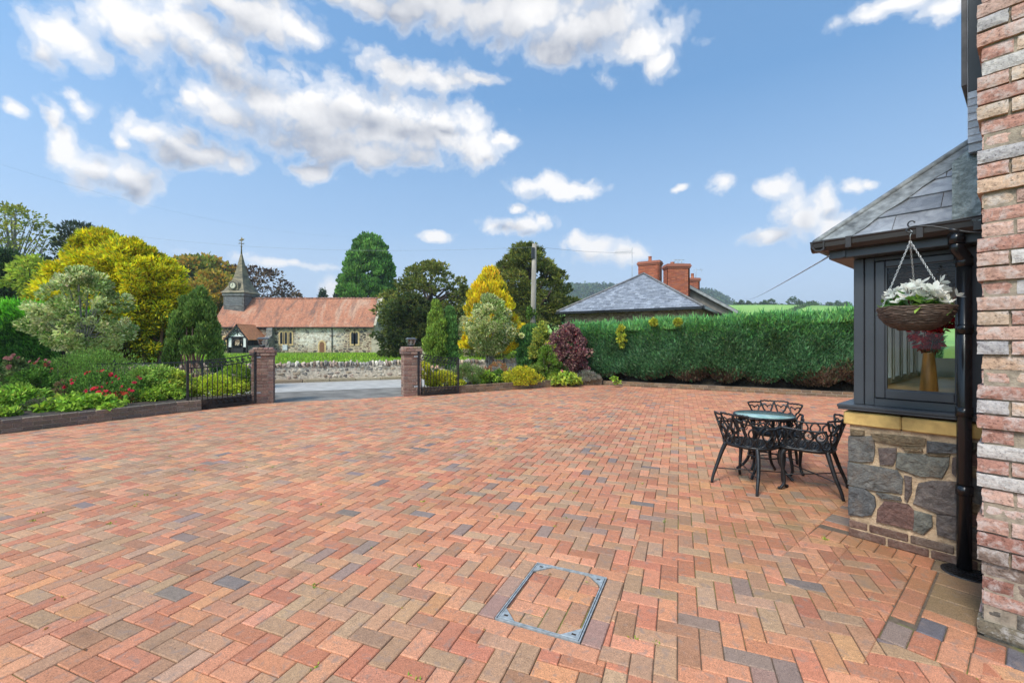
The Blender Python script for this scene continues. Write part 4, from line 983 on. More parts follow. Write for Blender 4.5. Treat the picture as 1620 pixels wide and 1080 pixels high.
def cyclamen(m, c, s, ax):
    ax = Vector(ax).normalized(); e1 = ax.orthogonal().normalized(); e2 = ax.cross(e1)
    for k in range(5):
        a = 2 * math.pi * k / 5 + random.uniform(-.2, .2); r = e1 * math.cos(a) + e2 * math.sin(a); tg = ax.cross(r)
        q = random.uniform(.8, 1.2); p = [c + r * .003, c + (r * .013 + tg * .011) * s * q + ax * .010 * s, c + (r * .028 + tg * .012) * s * q + ax * .017 * s, c + r * .040 * s * q + ax * (.024 + random.uniform(-.006, .008)) * s, c + (r * .028 - tg * .012) * s * q + ax * .020 * s, c + (r * .013 - tg * .011) * s * q + ax * .010 * s]
        m.add(p, [(0, 1, 2, 3), (0, 3, 4, 5)], (.86, .86, .82))
fl = [(-.13, .0, .09), (-.10, .05, .115), (-.075, -.05, .125), (-.05, .02, .135), (-.02, -.06, .10), (.0, .05, .145), (.02, -.02, .15), (.05, .04, .15), (.045, -.07, .095), (.075, .0, .125), (.10, .06, .10), (.11, -.04, .085), (-.11, -.08, .07), (-.03, -.11, .06), (.03, -.12, .055), (.13, .02, .07), (-.06, .09, .11), (.06, .10, .12), (-.09, -.02, .10), (-.04, -.08, .09), (.0, -.02, .12), (.07, -.06, .11), (-.14, -.04, .055), (.09, -.09, .06), (.02, .0, .17), (-.06, -.0, .15)]
fl += [(random.uniform(-.14, .14), random.uniform(-.13, .1), random.uniform(.07, .15)) for _ in range(26)]
for x, y, z in fl:
    f = MB(); c = Vector((x, y, z)); cyclamen(f, c, random.uniform(.9, 1.25), (x * 2 + random.uniform(-.3, .3), y * 2 + random.uniform(-.3, .3), .55)); fo = f.build('flower', M['petal'], hbk)
    s = MB(); s.tube([(x * .7, y * .7, .02), (x, y, z)], .0018, 4, (.16, .05, .05)); s.build('flower_stem', M['petal'], fo)
x = Vector(wpx(1487, 447)) - BKC
f = MB(); cyclamen(f, x, 1.2, (.8, -.3, .35)); fo = f.build('flower', M['petal'], hbk); s = MB(); s.tube([(.05, .03, .03), x * .6 + Vector((0, 0, .02)), x], .002, 4, (.25, .10, .04)); s.build('flower_stem', M['petal'], fo)
# ================================================================== cast metal garden set
def catmull(pts, k=4):
    pts = [Vector(p) for p in pts]; o = []
    for i in range(len(pts) - 1):
        p0, p1, p2, p3 = pts[max(0, i - 1)], pts[i], pts[i + 1], pts[min(len(pts) - 1, i + 2)]
        for j in range(k):
            t = j / k; o.append(.5 * ((2 * p1) + (p2 - p0) * t + (2 * p0 - 5 * p1 + 4 * p2 - p3) * t * t + (3 * p1 - p0 - 3 * p2 + p3) * t ** 3))
    return o + [pts[-1]]
# plan of the wrap-round back: straight arms, rounded rear; y forward
UP = []
for y in np.linspace(.18, -.05, 7): UP.append((-.232, y))
for a in np.linspace(0, math.pi, 17)[1:-1]: UP.append((-.232 * math.cos(a), -.05 - .165 * math.sin(a) ** .8))
for y in np.linspace(-.05, .18, 7): UP.append((.232, y))
UL = [0]
for i in range(1, len(UP)): UL.append(UL[-1] + math.dist(UP[i], UP[i - 1]))
UT = UL[-1]
def wrap(q, h):
    """distance along the wrap, height above the seat -> chair coordinates"""
    q = min(max(q, 0), UT); i = max(k for k in range(len(UL)) if UL[k] <= q + 1e-9); i = min(i, len(UL) - 2); f = (q - UL[i]) / (UL[i + 1] - UL[i])
    x = UP[i][0] + (UP[i + 1][0] - UP[i][0]) * f; y = UP[i][1] + (UP[i + 1][1] - UP[i][1]) * f
    a, b = UP[max(0, i - 1)], UP[min(len(UP) - 1, i + 2)]; n = Vector((-(b[1] - a[1]), b[0] - a[0])).normalized(); n = -n if n.dot(Vector((x, y + .02))) < 0 else n
    k = .10 + (.20 if y < 0 else .05) * min(1, max(0, (.08 - y) / .2))
    return Vector((x + n.x * h * k, y + n.y * h * k, .43 + h))
LOWER = [(-.52, 1.0), (-.36, .97), (-.17, .82), (-.10, .66), (-.22, .50), (-.42, .34), (-.44, .18), (-.28, .04), (0, .0), (.28, .04), (.44, .18), (.42, .34), (.22, .50), (.10, .66), (.17, .82), (.36, .97), (.52, 1.0)]
SPIR = [(-.02, .50), (-.20, .36), (-.24, .22), (-.10, .13), (.06, .18), (.08, .30), (-.04, .33)]
UPPER = [(-.10, 0), (-.22, .25), (-.36, .55), (-.49, .85), (-.47, .97), (-.30, .95), (-.20, 1.0), (-.08, .95), (0, 1.0), (.08, .95), (.20, 1.0), (.30, .95), (.47, .97), (.49, .85), (.36, .55), (.22, .25), (.10, 0)]
HEART = [(-.36, .56), (-.26, .72), (-.14, .66), (-.04, .60), (0, .52), (.04, .60), (.14, .66), (.26, .72), (.36, .56)]
def make_chair(label):
    t = thing('garden_chair', label, 'chair', (0, 0, 0), 0, 'cast metal chairs round the garden table')
    s = MB()
    for dz, sc in ((0, 1), (-.012, .97)):
        rim = [wrap(q, 0) for q in np.linspace(0, UT, 34)]; rim = [Vector((p.x * sc, p.y * sc, p.z - .012 + dz)) for p in rim]
        front = [Vector((.232 * sc * math.cos(a), .18 * sc + .055 * math.sin(a), .418 + dz)) for a in np.linspace(0, math.pi, 9)[1:-1]]
        s.tube(rim + front, .013 if dz == 0 else .010, 7, closed=True)
    for iy in range(-5, 6):
        for ix in range(-5, 6):
            x = (ix + (.5 if iy % 2 else 0)) * .054; y = .0 + iy * .046
            lim = .212 if y > -.05 else .212 * math.sqrt(max(0, 1 - ((y + .05) / .16) ** 2))
            if abs(x) > lim or y > .225: continue
            s.tube([(x + .025 * math.cos(a), y + .025 * math.sin(a), .421) for a in np.linspace(0, 6.283, 13)[:-1]], .0055, 4, closed=True)
            s.tube([(x + .009 * math.cos(a), y + .009 * math.sin(a), .422) for a in np.linspace(0, 6.283, 7)[:-1]], .004, 4, closed=True)
    s.build('seat', M['cast'], t)
    b = MB(); n = 11; w = UT / n
    for k in range(n):
        c = (k + .5) * w; hh = .185
        b.tube([wrap(c + p[0] * w * 1.0, p[1] * hh) for p in catmull([(*p, 0) for p in LOWER], 3)], .0088, 6)
        b.tube([wrap(c + p[0] * w * 1.05, p[1] * hh * .9 + .005) for p in catmull([(*p, 0) for p in SPIR], 3)], .0055, 5)
    b.build('side_lattice', M['cast'], t)
    b = MB(); a0, a1 = UT / 2 - 2.35 * w, UT / 2 + 2.35 * w; m_ = 4; ww = (a1 - a0) / m_
    for k in range(m_):
        c = a0 + (k + .5) * ww; h0, hh = .150, .165 if k in (1, 2) else .148
        b.tube([wrap(c + p[0] * ww * 1.02, h0 + p[1] * hh) for p in catmull([(*p, 0) for p in UPPER], 3)], .0098, 6)
        b.tube([wrap(c + p[0] * ww * 1.0, h0 + p[1] * hh) for p in catmull([(*p, 0) for p in HEART], 3)], .0075, 5)
    b.build('backrest', M['cast'], t)
    for sx in (-1, 1):
        a = MB(); q0, q1 = (0, UT / 2 - 2.3 * w) if sx < 0 else (UT, UT / 2 + 2.3 * w)
        pts = [wrap(q0 + (q1 - q0) * f, .190 - .01 * math.sin(f * 3.1)) for f in np.linspace(0, 1, 14)]
        p0 = pts[0]; curl = [p0 + Vector((0, .016 * math.sin(v) + .008, -.018 + .018 * math.cos(v))) for v in np.linspace(3.6, .2, 8)]
        a.tube(curl + pts, .0095, 7); a.build('arm', M['cast'], t)
    for sx in (-1, 1):
        l = MB(); pts = catmull([(sx * .198, .16, .415), (sx * .220, .195, .36), (sx * .226, .20, .26), (sx * .222, .18, .14), (sx * .228, .18, .06), (sx * .245, .21, .012)], 4)
        l.tube(pts, [.026 - .012 * min(1, i / 14) for i in range(len(pts))], 8); l.tube([pts[-1] + Vector((0, 0, -.002)), pts[-1] + Vector((sx * .004, .02, .006))], [.016, .012], 7); l.build('leg', M['cast'], t)
    for sx in (-1, 1):
        l = MB(); pts = catmull([(sx * .165, -.165, .415), (sx * .190, -.19, .33), (sx * .215, -.23, .20), (sx * .232, -.275, .08), (sx * .238, -.295, .0)], 4)
        l.tube(pts, [.023 - .009 * min(1, i / 14) for i in range(len(pts))], 8); l.build('leg', M['cast'], t)
    for sx in (-1, 1):
        x = MB(); x.tube([(sx * .222, .18, .15), (0, -.04, .15 + .003 * sx), (-sx * .222, -.25, .15)], .0055, 6); x.build('stretcher', M['cast'], t)
    return t
M['cast'] = plain('worn_black_casting', (.020, .020, .022), .38, .15, .25, 25, .0015, 120)
tcx, tcy = 2.77, 4.80
def rzface(x, y, fx, fy): return math.atan2(fy, fx) - math.pi / 2
ch = make_chair('black cast chair nearest the left, its back towards the gates side of the drive')
CHS = [(2.46, 4.50, .42, .25, 'black scrollwork chair standing clear of the house, left of the table'), (2.99, 4.39, -.75, .66, 'black scrollwork chair beside the stone plinth of the bay window'), (3.07, 5.08, -.45, -.85, 'black scrollwork chair on the far side of the table, facing the camera')]
for i, (x, y, fx, fy, lab) in enumerate(CHS):
    o = ch if i == 0 else copy_tree(ch); o.location = (x, y, .001); o.rotation_euler = (0, 0, rzface(x, y, fx, fy)); o['label'] = lab
tb = thing('garden_table', 'small round garden table with a pale green glass top', 'table', (tcx, tcy, .001), R(20))
m = MB(); m.lathe([(.0001, .660), (.285, .660), (.285, .667), (.0001, .667)], n=48)
gm, nt, b = newmat('green_glass_top'); n_ = noise(nt, coords(nt), 16, 5); nt.links.new(ramp(nt, n_, [(.35, (.20, .36, .33)), (.65, (.42, .55, .50))]), b.inputs['Base Color']); b.inputs['Roughness'].default_value = .18; b.inputs['Coat Weight'].default_value = .6; bump(nt, b, noise(nt, coords(nt), 90, 3), .002)
m.build('table_top', gm, tb)
m = MB(); m.lathe([(.282, .640), (.300, .640), (.303, .655), (.300, .669), (.286, .669), (.286, .6605), (.27, .659)], n=48); m.build('rim', M['cast'], tb)
m = MB()
for k in range(12):
    a0 = k * math.pi / 6
    for p, q in (([(-.11, 0), (-.13, -.05), (-.05, -.085), (.05, -.085), (.13, -.05), (.11, 0)], .006), ([(-.02, -.085), (-.09, -.12), (-.05, -.15), (.03, -.14), (.05, -.11)], .005)):
        m.tube([(.268 * math.cos(a0 + x * 2), .268 * math.sin(a0 + x * 2), .638 + y * .8) for x, y, _ in catmull([(*v, 0) for v in p], 3)], q, 5)
m.tube([(.268 * math.cos(a), .268 * math.sin(a), .57) for a in np.linspace(0, 6.283, 37)[:-1]], .006, 5, closed=True); m.build('apron', M['cast'], tb)
for k in range(4):
    a = math.pi / 2 * k + .3; d = Vector((math.cos(a), math.sin(a), 0)); l = MB()
    pts = catmull([d * .24 + Vector((0, 0, .64)), d * .235 + Vector((0, 0, .52)), d * .18 + Vector((0, 0, .36)), d * .15 + Vector((0, 0, .22)), d * .20 + Vector((0, 0, .10)), d * .27 + Vector((0, 0, .03)), d * .29 + Vector((0, 0, .012))], 4)
    l.tube(pts, [.019 - .006 * i / len(pts) for i in range(len(pts))], 8); l.build('leg', M['cast'], tb)
m = MB(); m.tube([(.155 * math.cos(a), .155 * math.sin(a), .22) for a in np.linspace(0, 6.283, 25)[:-1]], .008, 6, closed=True); m.build('leg_ring', M['cast'], tb)

# ================================================================== gateway: brick piers, lanterns, iron gates
PIERB = [(.26, .15, .115), (.30, .175, .13), (.23, .125, .10), (.33, .21, .16), (.21, .14, .12)]
PIERL = [(.40, .27, .17)]
GA = math.atan2(GD.y, GD.x)
def gate_pier(name, label, p, W=.46):
    o = thing(name, label, 'gate pier', p, GA); m = MB(); h = W / 2
    for k in range(15):
        z = k * .075; rot = k % 2
        for side in range(4):
            T = Matrix.Rotation(side * math.pi / 2, 4, 'Z'); x = -h if rot else -h + .108
            while x < h - .02:
                L = min(.215, (h - (0 if not rot else .108)) - x)
                if L > .04:
                    q = random.uniform(.75, 1.2); m.box(x, x + L, -h, -h + .1, z + .005, z + .07, T, tuple(v * q for v in random.choice(PIERB)), .006)
                x += .225
    m.build('shaft', M['brick'], o)
    c = MB(); c.box(-h + .008, h - .008, -h + .008, h - .008, -.03, 1.12, None); c.build('mortar_core', M['mortar'], o)
    c = MB(); H2 = h + .035
    for side in range(4):
        T = Matrix.Rotation(side * math.pi / 2, 4, 'Z')
        for k in range(2):
            x = -H2 + (.11 if k else 0)
            while x < H2 - .11:
                q = random.uniform(.8, 1.15); c.box(x, min(x + .215, H2 - (0 if k else .105)), -H2 - .01 * k, -H2 + .1, 1.128 + k * .072, 1.193 + k * .072, T, tuple(v * q for v in random.choice(PIERB)), .008); x += .224
        for k in range(4): c.box(-H2 + .075 + k * .108, -H2 + .075 + k * .108 + .1, -H2 - .0, .0, 1.272, 1.325, T, tuple(v * random.uniform(.8, 1.1) for v in (.34, .22, .17)), .015) if side % 2 == 0 else None
    c.box(-H2 + .02, H2 - .02, -H2 + .02, H2 - .02, 1.13, 1.29, None, (.3, .22, .17)); c.build('cap', M['brick'], o)
    return o
gate_pier('gate_pier', 'brick gate pier left of the driveway entrance, below the church porch', GL + GD * -.20 + GN * .22)
gate_pier('gate_pier', 'brick gate pier right of the driveway entrance', GR + GD * .20 + GN * .22)
bulb = newmat('lamp_glass'); bulb[2].inputs['Base Color'].default_value = (.9, .88, .8, 1); bulb[2].inputs['Roughness'].default_value = .2
lg = glassmat('lantern_glass', (.9, .93, .95), .3)
def lantern(label, p):
    o = thing('lantern', label, 'lantern', p, GA)
    m = MB(); m.lathe([(.05, 0), (.055, .012), (.03, .02), (.028, .035), (.07, .04), (.07, .048)], n=16); m.build('base', M['iron'], o)
    f = MB(); r0, r1 = .075, .115
    for sx, sy in ((-1, -1), (1, -1), (1, 1), (-1, 1)): f.tube([(sx * r0, sy * r0, .045), (sx * r1, sy * r1, .205)], .008, 6)
    for (a, b) in (((-1, -1), (1, -1)), ((1, -1), (1, 1)), ((1, 1), (-1, 1)), ((-1, 1), (-1, -1))):
        f.tube([(a[0] * r0, a[1] * r0, .048), (b[0] * r0, b[1] * r0, .048)], .008, 6); f.tube([(a[0] * r1, a[1] * r1, .203), (b[0] * r1, b[1] * r1, .203)], .009, 6)
    f.build('frame', plain('lantern_white_frame', (.16, .17, .18), .3) if 'lantern_white_frame' not in bpy.data.materials else bpy.data.materials['lantern_white_frame'], o)
    for k in range(4):
        T = Matrix.Rotation(k * math.pi / 2, 4, 'Z'); q = MB(); q.quad(*[T @ Vector(v) for v in ((-r0, -r0, .05), (r0, -r0, .05), (r1, -r1, .2), (-r1, -r1, .2))]); q.build('glass', lg, o)
    m = MB(); m.prism([(-.135, -.135), (.135, -.135), (.135, .135), (-.135, .135)], .208, .222, .004, bottom=True); m.prism([(-.11, -.11), (.11, -.11), (.11, .11), (-.11, .11)], .2215, .245, .018); m.build('lid', bpy.data.materials['lantern_white_frame'], o)
    m = MB(); m.lathe([(.022, .05), (.022, .08), (.038, .11), (.040, .135), (.025, .165), (.001, .172)], n=16); m.build('bulb', bulb[0], o); return o
lantern('square lantern on the left brick gate pier, in front of the church porch', GL + GD * -.20 + GN * .22 + Vector((0, 0, 1.325)))
lantern('square lantern on the right brick gate pier, in front of the dark yew', GR + GD * .20 + GN * .22 + Vector((0, 0, 1.325)))
def gate(label, hinge, end, h_hinge, h_end, group):
    d = Vector(end) - Vector(hinge); L = d.length; a = math.atan2(d.y, d.x)
    o = thing('iron_gate', label, 'gate', hinge, a, group)
    top = lambda x: h_end + (h_hinge - h_end) * (1 - x / L) ** 2.0
    def bar(m, p, w, dth): 
        m.tube([(x, 0, z) for x, z in p], w, 4)
    m = MB(); m.box(-.025, .025, -.025, .025, .03, h_hinge + .03, b=.004); m.build('hinge_post', M['iron'], o)
    m = MB(); m.box(L - .045, L, -.022, .022, .03, h_end + .0, b=.004); m.build('end_post', M['iron'], o)
    for dz in (0, -.145):
        m = MB(); xs = np.linspace(.02, L - .02, 14)
        for i in range(13):
            x0, x1 = xs[i], xs[i + 1]; z0, z1 = top(x0) + dz - .02, top(x1) + dz - .02
            m.add([(x0, -.014, z0 - .012), (x1, -.014, z1 - .012), (x1, -.014, z1 + .012), (x0, -.014, z0 + .012), (x0, .014, z0 - .012), (x1, .014, z1 - .012), (x1, .014, z1 + .012), (x0, .014, z0 + .012)], [(0, 1, 2, 3), (7, 6, 5, 4), (3, 2, 6, 7), (0, 4, 5, 1)])
        m.build('top_rail', M['iron'], o)
    m = MB(); m.box(.02, L - .02, -.014, .014, .06, .085); m.box(.02, L - .02, -.013, .013, .20, .222); m.box(.02, L - .02, -.02, .02, .02, .045); m.build('bottom_rail', M['iron'], o)
    n = 10
    for zb, fz in ((lambda x: .143, 0), (lambda x: top(x) - .093, 1)):
        s = MB()
        for k in range(n):
            x = .07 + (L - .14) * (k + .5) / n; w = (L - .14) / n; z = zb(x)
            for sg in (-1, 1):
                s.tube([(x + sg * (w * .08 + .035 * math.exp(-.22 * t) * math.sin(t)), 0, z + sg * .018 + .036 * math.exp(-.2 * t) * math.cos(t)) for t in np.linspace(0, 7.5, 18)], .0085, 4)
            s.tube([(x - w / 2, 0, z - .045), (x, 0, z + .03), (x + w / 2, 0, z - .045)], .006, 4)
        s.build('scrollwork', M['iron'], o)
    nb = 14
    for k in range(1, nb):
        x = L * k / nb; q = MB(); zt_ = top(x) - .155
        q.tube([(x, 0, .21), (x, 0, zt_)], .0075, 6)
        if k % 3 == 1: q.tube([(x, 0, .55), (x, 0, .57), (x, 0, .59)], [.008, .015, .008], 6)
        q.build('bar', M['iron'], o)
    for z in (.25, h_hinge - .12): q = MB(); q.box(-.12, -.02, -.02, .02, z, z + .035, b=.003); q.build('hinge', M['galv'], o)
    return o
gate('open black iron gate leaf folded back left of the entrance', GL + GD * -.33 + GN * -.16, (-6.87, 9.20, 0), 1.20, 1.07, 'iron gates')
gate('open black iron gate leaf folded back right of the entrance', GR + GD * .33 + GN * -.16, (-1.50, 12.62 - .32, 0), 1.17, 1.02, 'iron gates')
# ================================================================== churchyard wall (real stones), church, neighbours, hills
ROCK = [(.42, .37, .31), (.30, .265, .225), (.58, .50, .39), (.19, .165, .145), (.46, .35, .24), (.62, .54, .43), (.30, .21, .15), (.50, .37, .29)]
def rocks_template():
    import bmesh
    o = []
    for k in range(6):
        bm = bmesh.new(); bmesh.ops.create_icosphere(bm, subdivisions=2, radius=1)
        sd = Vector((random.random() * 9, random.random() * 9, random.random() * 9))
        from mathutils import noise as mn
        for v in bm.verts:
            n = v.co.normalized(); q = max(abs(n.x), abs(n.y), abs(n.z)); p = n / q ** .62
            v.co = p * (1 + .22 * mn.noise(p * 1.7 + sd) + .10 * mn.noise(p * 4 + sd))
        o.append((np.array([v.co[:] for v in bm.verts]), np.array([[v.index for v in f.verts] for f in bm.faces]))); bm.free()
    return o
RT = rocks_template()
def rock_field(name, items, mat, parent):
    """items: (matrix 3x3 scale-rotation, position, colour)"""
    V = []; Fc = []; C = []; b = 0
    for A, p, c in items:
        v, f = RT[random.randrange(len(RT))]; V.append(v @ A.T + p); Fc.append(f + b); C.append(np.tile(c, (len(v), 1))); b += len(v)
    return np_mesh(name, np.concatenate(V), np.concatenate(Fc), mat, parent, np.concatenate(C))
def rot_z(a): return np.array([[math.cos(a), -math.sin(a), 0], [math.sin(a), math.cos(a), 0], [0, 0, 1]])
WN = 5.78
def wallmat(name):
    m, nt, b = newmat(name); co = coords(nt); a = attr(nt)
    c = mixc(nt, 1.0, a, ramp(nt, noise(nt, co, 16, 8, .7), [(.28, (.45, .45, .45)), (.5, (1, 1, 1)), (.72, (1.6, 1.6, 1.6))]), 'MULTIPLY')
    nt.links.new(c, b.inputs['Base Color']); b.inputs['Roughness'].default_value = .9; bump(nt, b, noise(nt, co, 22, 8, .7), .03); return m
M['rubble'] = wallmat('rubble_stone')
wall = thing('boundary_wall', 'grey rubble stone churchyard wall with upright cope stones beside the lane', 'wall', GL + GD * 2)
items = []
w0 = wall.location
for lay, (z0, hh) in enumerate(((.0, .13), (.12, .13), (.245, .12), (.36, .12), (.47, .10))):
    a = -24.0
    while a < 38:
        L = random.uniform(.12, .34); h = hh * random.uniform(.85, 1.35)
        p = GL + GD * (a + L / 2) + GN * (WN + random.uniform(-.02, .02)) - w0; q = random.uniform(.75, 1.2)
        A = rot_z(GA + random.uniform(-.1, .1)) @ np.diag([L * .52, .135, h * .50])
        items.append((A, np.array([p.x, p.y, z0 + hh / 2 + random.uniform(-.015, .015)]), np.array(random.choice(ROCK)) * q)); a += L * .98
rock_field('stonework', items, M['rubble'], wall)
items = []; a = -24.0
while a < 38:
    t = random.uniform(.07, .15); h = random.uniform(.13, .23); p = GL + GD * (a + t / 2) + GN * (WN + random.uniform(-.03, .03)) - w0
    th_ = random.uniform(-.25, .25); A = rot_z(GA) @ np.array([[math.cos(th_), 0, math.sin(th_)], [0, 1, 0], [-math.sin(th_), 0, math.cos(th_)]]) @ np.diag([t * .55, .17, h * .6])
    items.append((A, np.array([p.x, p.y, .545 + h * .4]), np.array(random.choice(ROCK)) * random.uniform(.7, 1.3))); a += t * .98
rock_field('cope_stones', items, M['rubble'], wall)
m = MB(); T = Matrix.Translation(GL + GN * WN - w0) @ Matrix.Rotation(GA, 4, 'Z'); m.box(-24, 38, -.118, .14, -.05, .56, T); m.build('mortar_core', plain('pale_lime_mortar', (.70, .58, .44), .95, 0, .2, 12, .01, 60), wall)

# ------------------------------------------------------------------ church
K = 60.0; pk = K / FOC
def cx(u, Y=K): return (u - 810) / FOC * Y
def cz(v, Y=K): return EYE + (540 - v) / FOC * Y
CH0 = Vector((cx(460), K, 0)); church = thing('church', 'small rubble stone church with long red tiled roof, belfry spire and timber porch', 'church', CH0)
CT = Matrix.Translation(-CH0)
XL, XR, YD = cx(340), cx(592), 6.4; ZE, ZR = 3.78, 7.62
RUB = [(.20, .13, .09), (.38, .29, .20), (.10, .08, .065), (.48, .39, .28), (.29, .20, .14), (.13, .11, .10), (.44, .31, .18)]
M['church_stone'] = rubblemat('church_rubble', 1.9, RUB, (.62, .49, .33), .11, (1, 1, 1.5), .05, (cx(460) - CH0.x, cx(548) - CH0.x, .1, 4.6, (.80, .74, .62)))
M['pale_stone'] = plain('dressed_stone', (.50, .43, .31), .9, 0, .18, 3, .01, 20)
m = MB(); m.box(XL, XR, K, K + YD, -.1, ZE, CT); m.build('nave_wall', M['church_stone'], church)
m = MB()
for x0, x1 in ((XR - .45, XR + .0), (XL, XL + .45)):
    vs = [(x, y, z) for x in (x0, x1) for y, z in ((K, ZE + .002), (K + YD, ZE + .002), (K + YD / 2, ZR + .12))]
    m.add([CT @ Vector(v) for v in vs], [(0, 2, 1), (3, 4, 5), (0, 1, 4, 3), (0, 3, 5, 2), (1, 2, 5, 4)])
m.build('gable', rubblemat('gable_rubble', 2.6, [(.36, .32, .27), (.28, .25, .21), (.44, .40, .34), (.32, .27, .21)], (.46, .42, .35), .1, (1, 1, 1.5), .04), church)
def tilemat(name, base, dark, light, row=.16):
    m, nt, b = newmat(name); co = coords(nt); sp = nd(nt, 'ShaderNodeSeparateXYZ', ins={0: co})
    n1 = noise(nt, coords(nt, (1, .35, .35)), .55, 7, .65, dist=.6); n2 = noise(nt, co, 9, 5, .7)
    c = ramp(nt, n1, [(.33, dark), (.45, base), (.53, base), (.64, light)])
    c = mixc(nt, 1.0, c, ramp(nt, n2, [(.3, (.70, .68, .66)), (.7, (1.25, 1.25, 1.25))]), 'MULTIPLY')
    lich = ramp(nt, noise(nt, co, 2.4, 7, .7), [(.55, (0, 0, 0)), (.68, (.55,) * 3)]); c = mixc(nt, lich, c, (.36, .28, .19))
    drk = ramp(nt, noise(nt, coords(nt, (1.6, .2, .22)), .9, 6, .65), [(.54, (0, 0, 0)), (.68, (.75,) * 3)]); c = mixc(nt, drk, c, dark)
    tile = nd(nt, 'ShaderNodeTexVoronoi', ins={'Vector': coords(nt, (5.5, 0, 7.5)), 'Scale': 1.0}); s2 = nd(nt, 'ShaderNodeSeparateColor', ins={0: tile.outputs['Color']})
    c = mixc(nt, 1.0, c, ramp(nt, s2.outputs[0], [(0, (.82, .8, .8)), (1, (1.16, 1.15, 1.15))]), 'MULTIPLY')
    nt.links.new(c, b.inputs['Base Color']); b.inputs['Roughness'].default_value = .85
    saw = math_(nt, 'FRACT', math_(nt, 'MULTIPLY', sp.outputs[2], 1 / row)); bump(nt, b, math_(nt, 'ADD', saw, math_(nt, 'MULTIPLY', n2, .8)), .03); return m
M['red_tile'] = tilemat('red_roof_tile', (.47, .19, .105), (.18, .10, .075), (.52, .30, .20))
OV = .35; sl_ = (ZR - ZE) / (YD / 2)
m = MB(); YM = K + YD / 2
def slab(m, a, b, c, d, th, T=CT):
    n = (Vector(b) - Vector(a)).cross(Vector(d) - Vector(a)).normalized() * th
    vs = [Vector(p) for p in (a, b, c, d)] + [Vector(p) - n for p in (a, b, c, d)]
    m.add([T @ v for v in vs], [(0, 1, 2, 3), (7, 6, 5, 4), (0, 4, 5, 1), (1, 5, 6, 2), (2, 6, 7, 3), (3, 7, 4, 0)])
N_ = 14; XA, XB = XL - .35, XR - .02
# the courses sag slightly along the old roof
for i in range(N_):
    x0, x1 = XA + (XB - XA) * i / N_, XA + (XB - XA) * (i + 1) / N_
    s0, s1 = .05 * math.sin(i * 1.3), .05 * math.sin((i + 1) * 1.3)
    slab(m, (x0, K - OV, ZE - OV * sl_ + .10), (x1, K - OV, ZE - OV * sl_ + .10), (x1, YM, ZR + .10 - abs(s1) * .6), (x0, YM, ZR + .10 - abs(s0) * .6), .12)
slab(m, (XB, K + YD + OV, ZE - OV * sl_ + .1), (XA, K + YD + OV, ZE - OV * sl_ + .1), (XA, YM, ZR + .097), (XB, YM, ZR + .097), .12)
roof_c = m.build('roof', M['red_tile'], church)
m = MB()
for i in range(50):
    x = XA + (XB - XA) * i / 50; m.tube([CT @ Vector((x, YM, ZR + .10)), CT @ Vector((x + (XB - XA) / 50 - .02, YM, ZR + .10))], .12, 8, col=random.choice([(1, 1, 1), (.75, .75, .75), (1.2, 1.2, 1.2)]))
m.build('ridge_tiles', plain('ridge_tile', (.36, .17, .12), .85, 0, .25, 3, useattr=True), roof_c)
m = MB(); slab(m, (XB, K - .25, ZE - .1), (XB + .32, K - .25, ZE - .1), (XB + .32, YM, ZR + .32), (XB, YM, ZR + .32), .16); slab(m, (XB + .32, K + YD + .25, ZE - .1), (XB, K + YD + .25, ZE - .1), (XB, YM, ZR + .316), (XB + .32, YM, ZR + .316), .16)
m.tube([CT @ Vector((XB + .16, YM, ZR + .3)), CT @ Vector((XB + .16, YM, ZR + .95))], .06, 6); m.tube([CT @ Vector((XB + .16, YM - .2, ZR + .72)), CT @ Vector((XB + .16, YM + .2, ZR + .72))], .05, 6); m.build('gable_coping', M['pale_stone'], church)
m = MB(); m.box(XL - .3, XR, K - OV - .09, K - OV + .02, ZE - OV * sl_ - .06, ZE - OV * sl_ + .05, CT); m.build('gutter', M['iron'], church)
m = MB(); m.tube([CT @ Vector((cx(525.5), K - .10, ZE - .5)), CT @ Vector((cx(525.5), K - .10, 0))], .055, 8); m.build('drainpipe', M['iron'], church)
M['dark_glass'] = plain('leaded_glass', (.030, .034, .042), .22, 0, .4, 4); M['surround'] = plain('ochre_surround', (.68, .48, .23), .9, 0, .15, 3, .01, 20)
def lancet(u0, u1, v0, v1, kind='lancet', Y=K - .02):
    x0, x1, z0, z1 = cx(u0), cx(u1), cz(v1), cz(v0); w = x1 - x0; r = w / 2; c = (x0 + x1) / 2
    def arch(e, y):
        o = [(x0 - e, y, z0 - e)]; R_ = r + e; sp = z1 - r * 1.15
        o += [(c - R_ * math.cos(t), y, sp + (R_ * 1.15) * math.sin(t)) for t in np.linspace(0, math.pi, 11)]
        return [CT @ Vector(p) for p in o + [(x1 + e, y, z0 - e)]]
    e = .20; f = MB(); A, B = arch(e, Y - .03), arch(.0, Y - .03); Ab, Bb = arch(e, Y + .05), arch(0, Y + .10); n = len(A)
    f.add(A + B + Ab + Bb, [q for i in range(n) for q in ((i, (i + 1) % n, n + (i + 1) % n, n + i)[::-1], (2 * n + i, 2 * n + (i + 1) % n, (i + 1) % n, i)[::-1], (n + i, n + (i + 1) % n, 3 * n + (i + 1) % n, 3 * n + i)[::-1])])
    return f, arch(.01, Y - .006), (x0, x1, z0, z1)
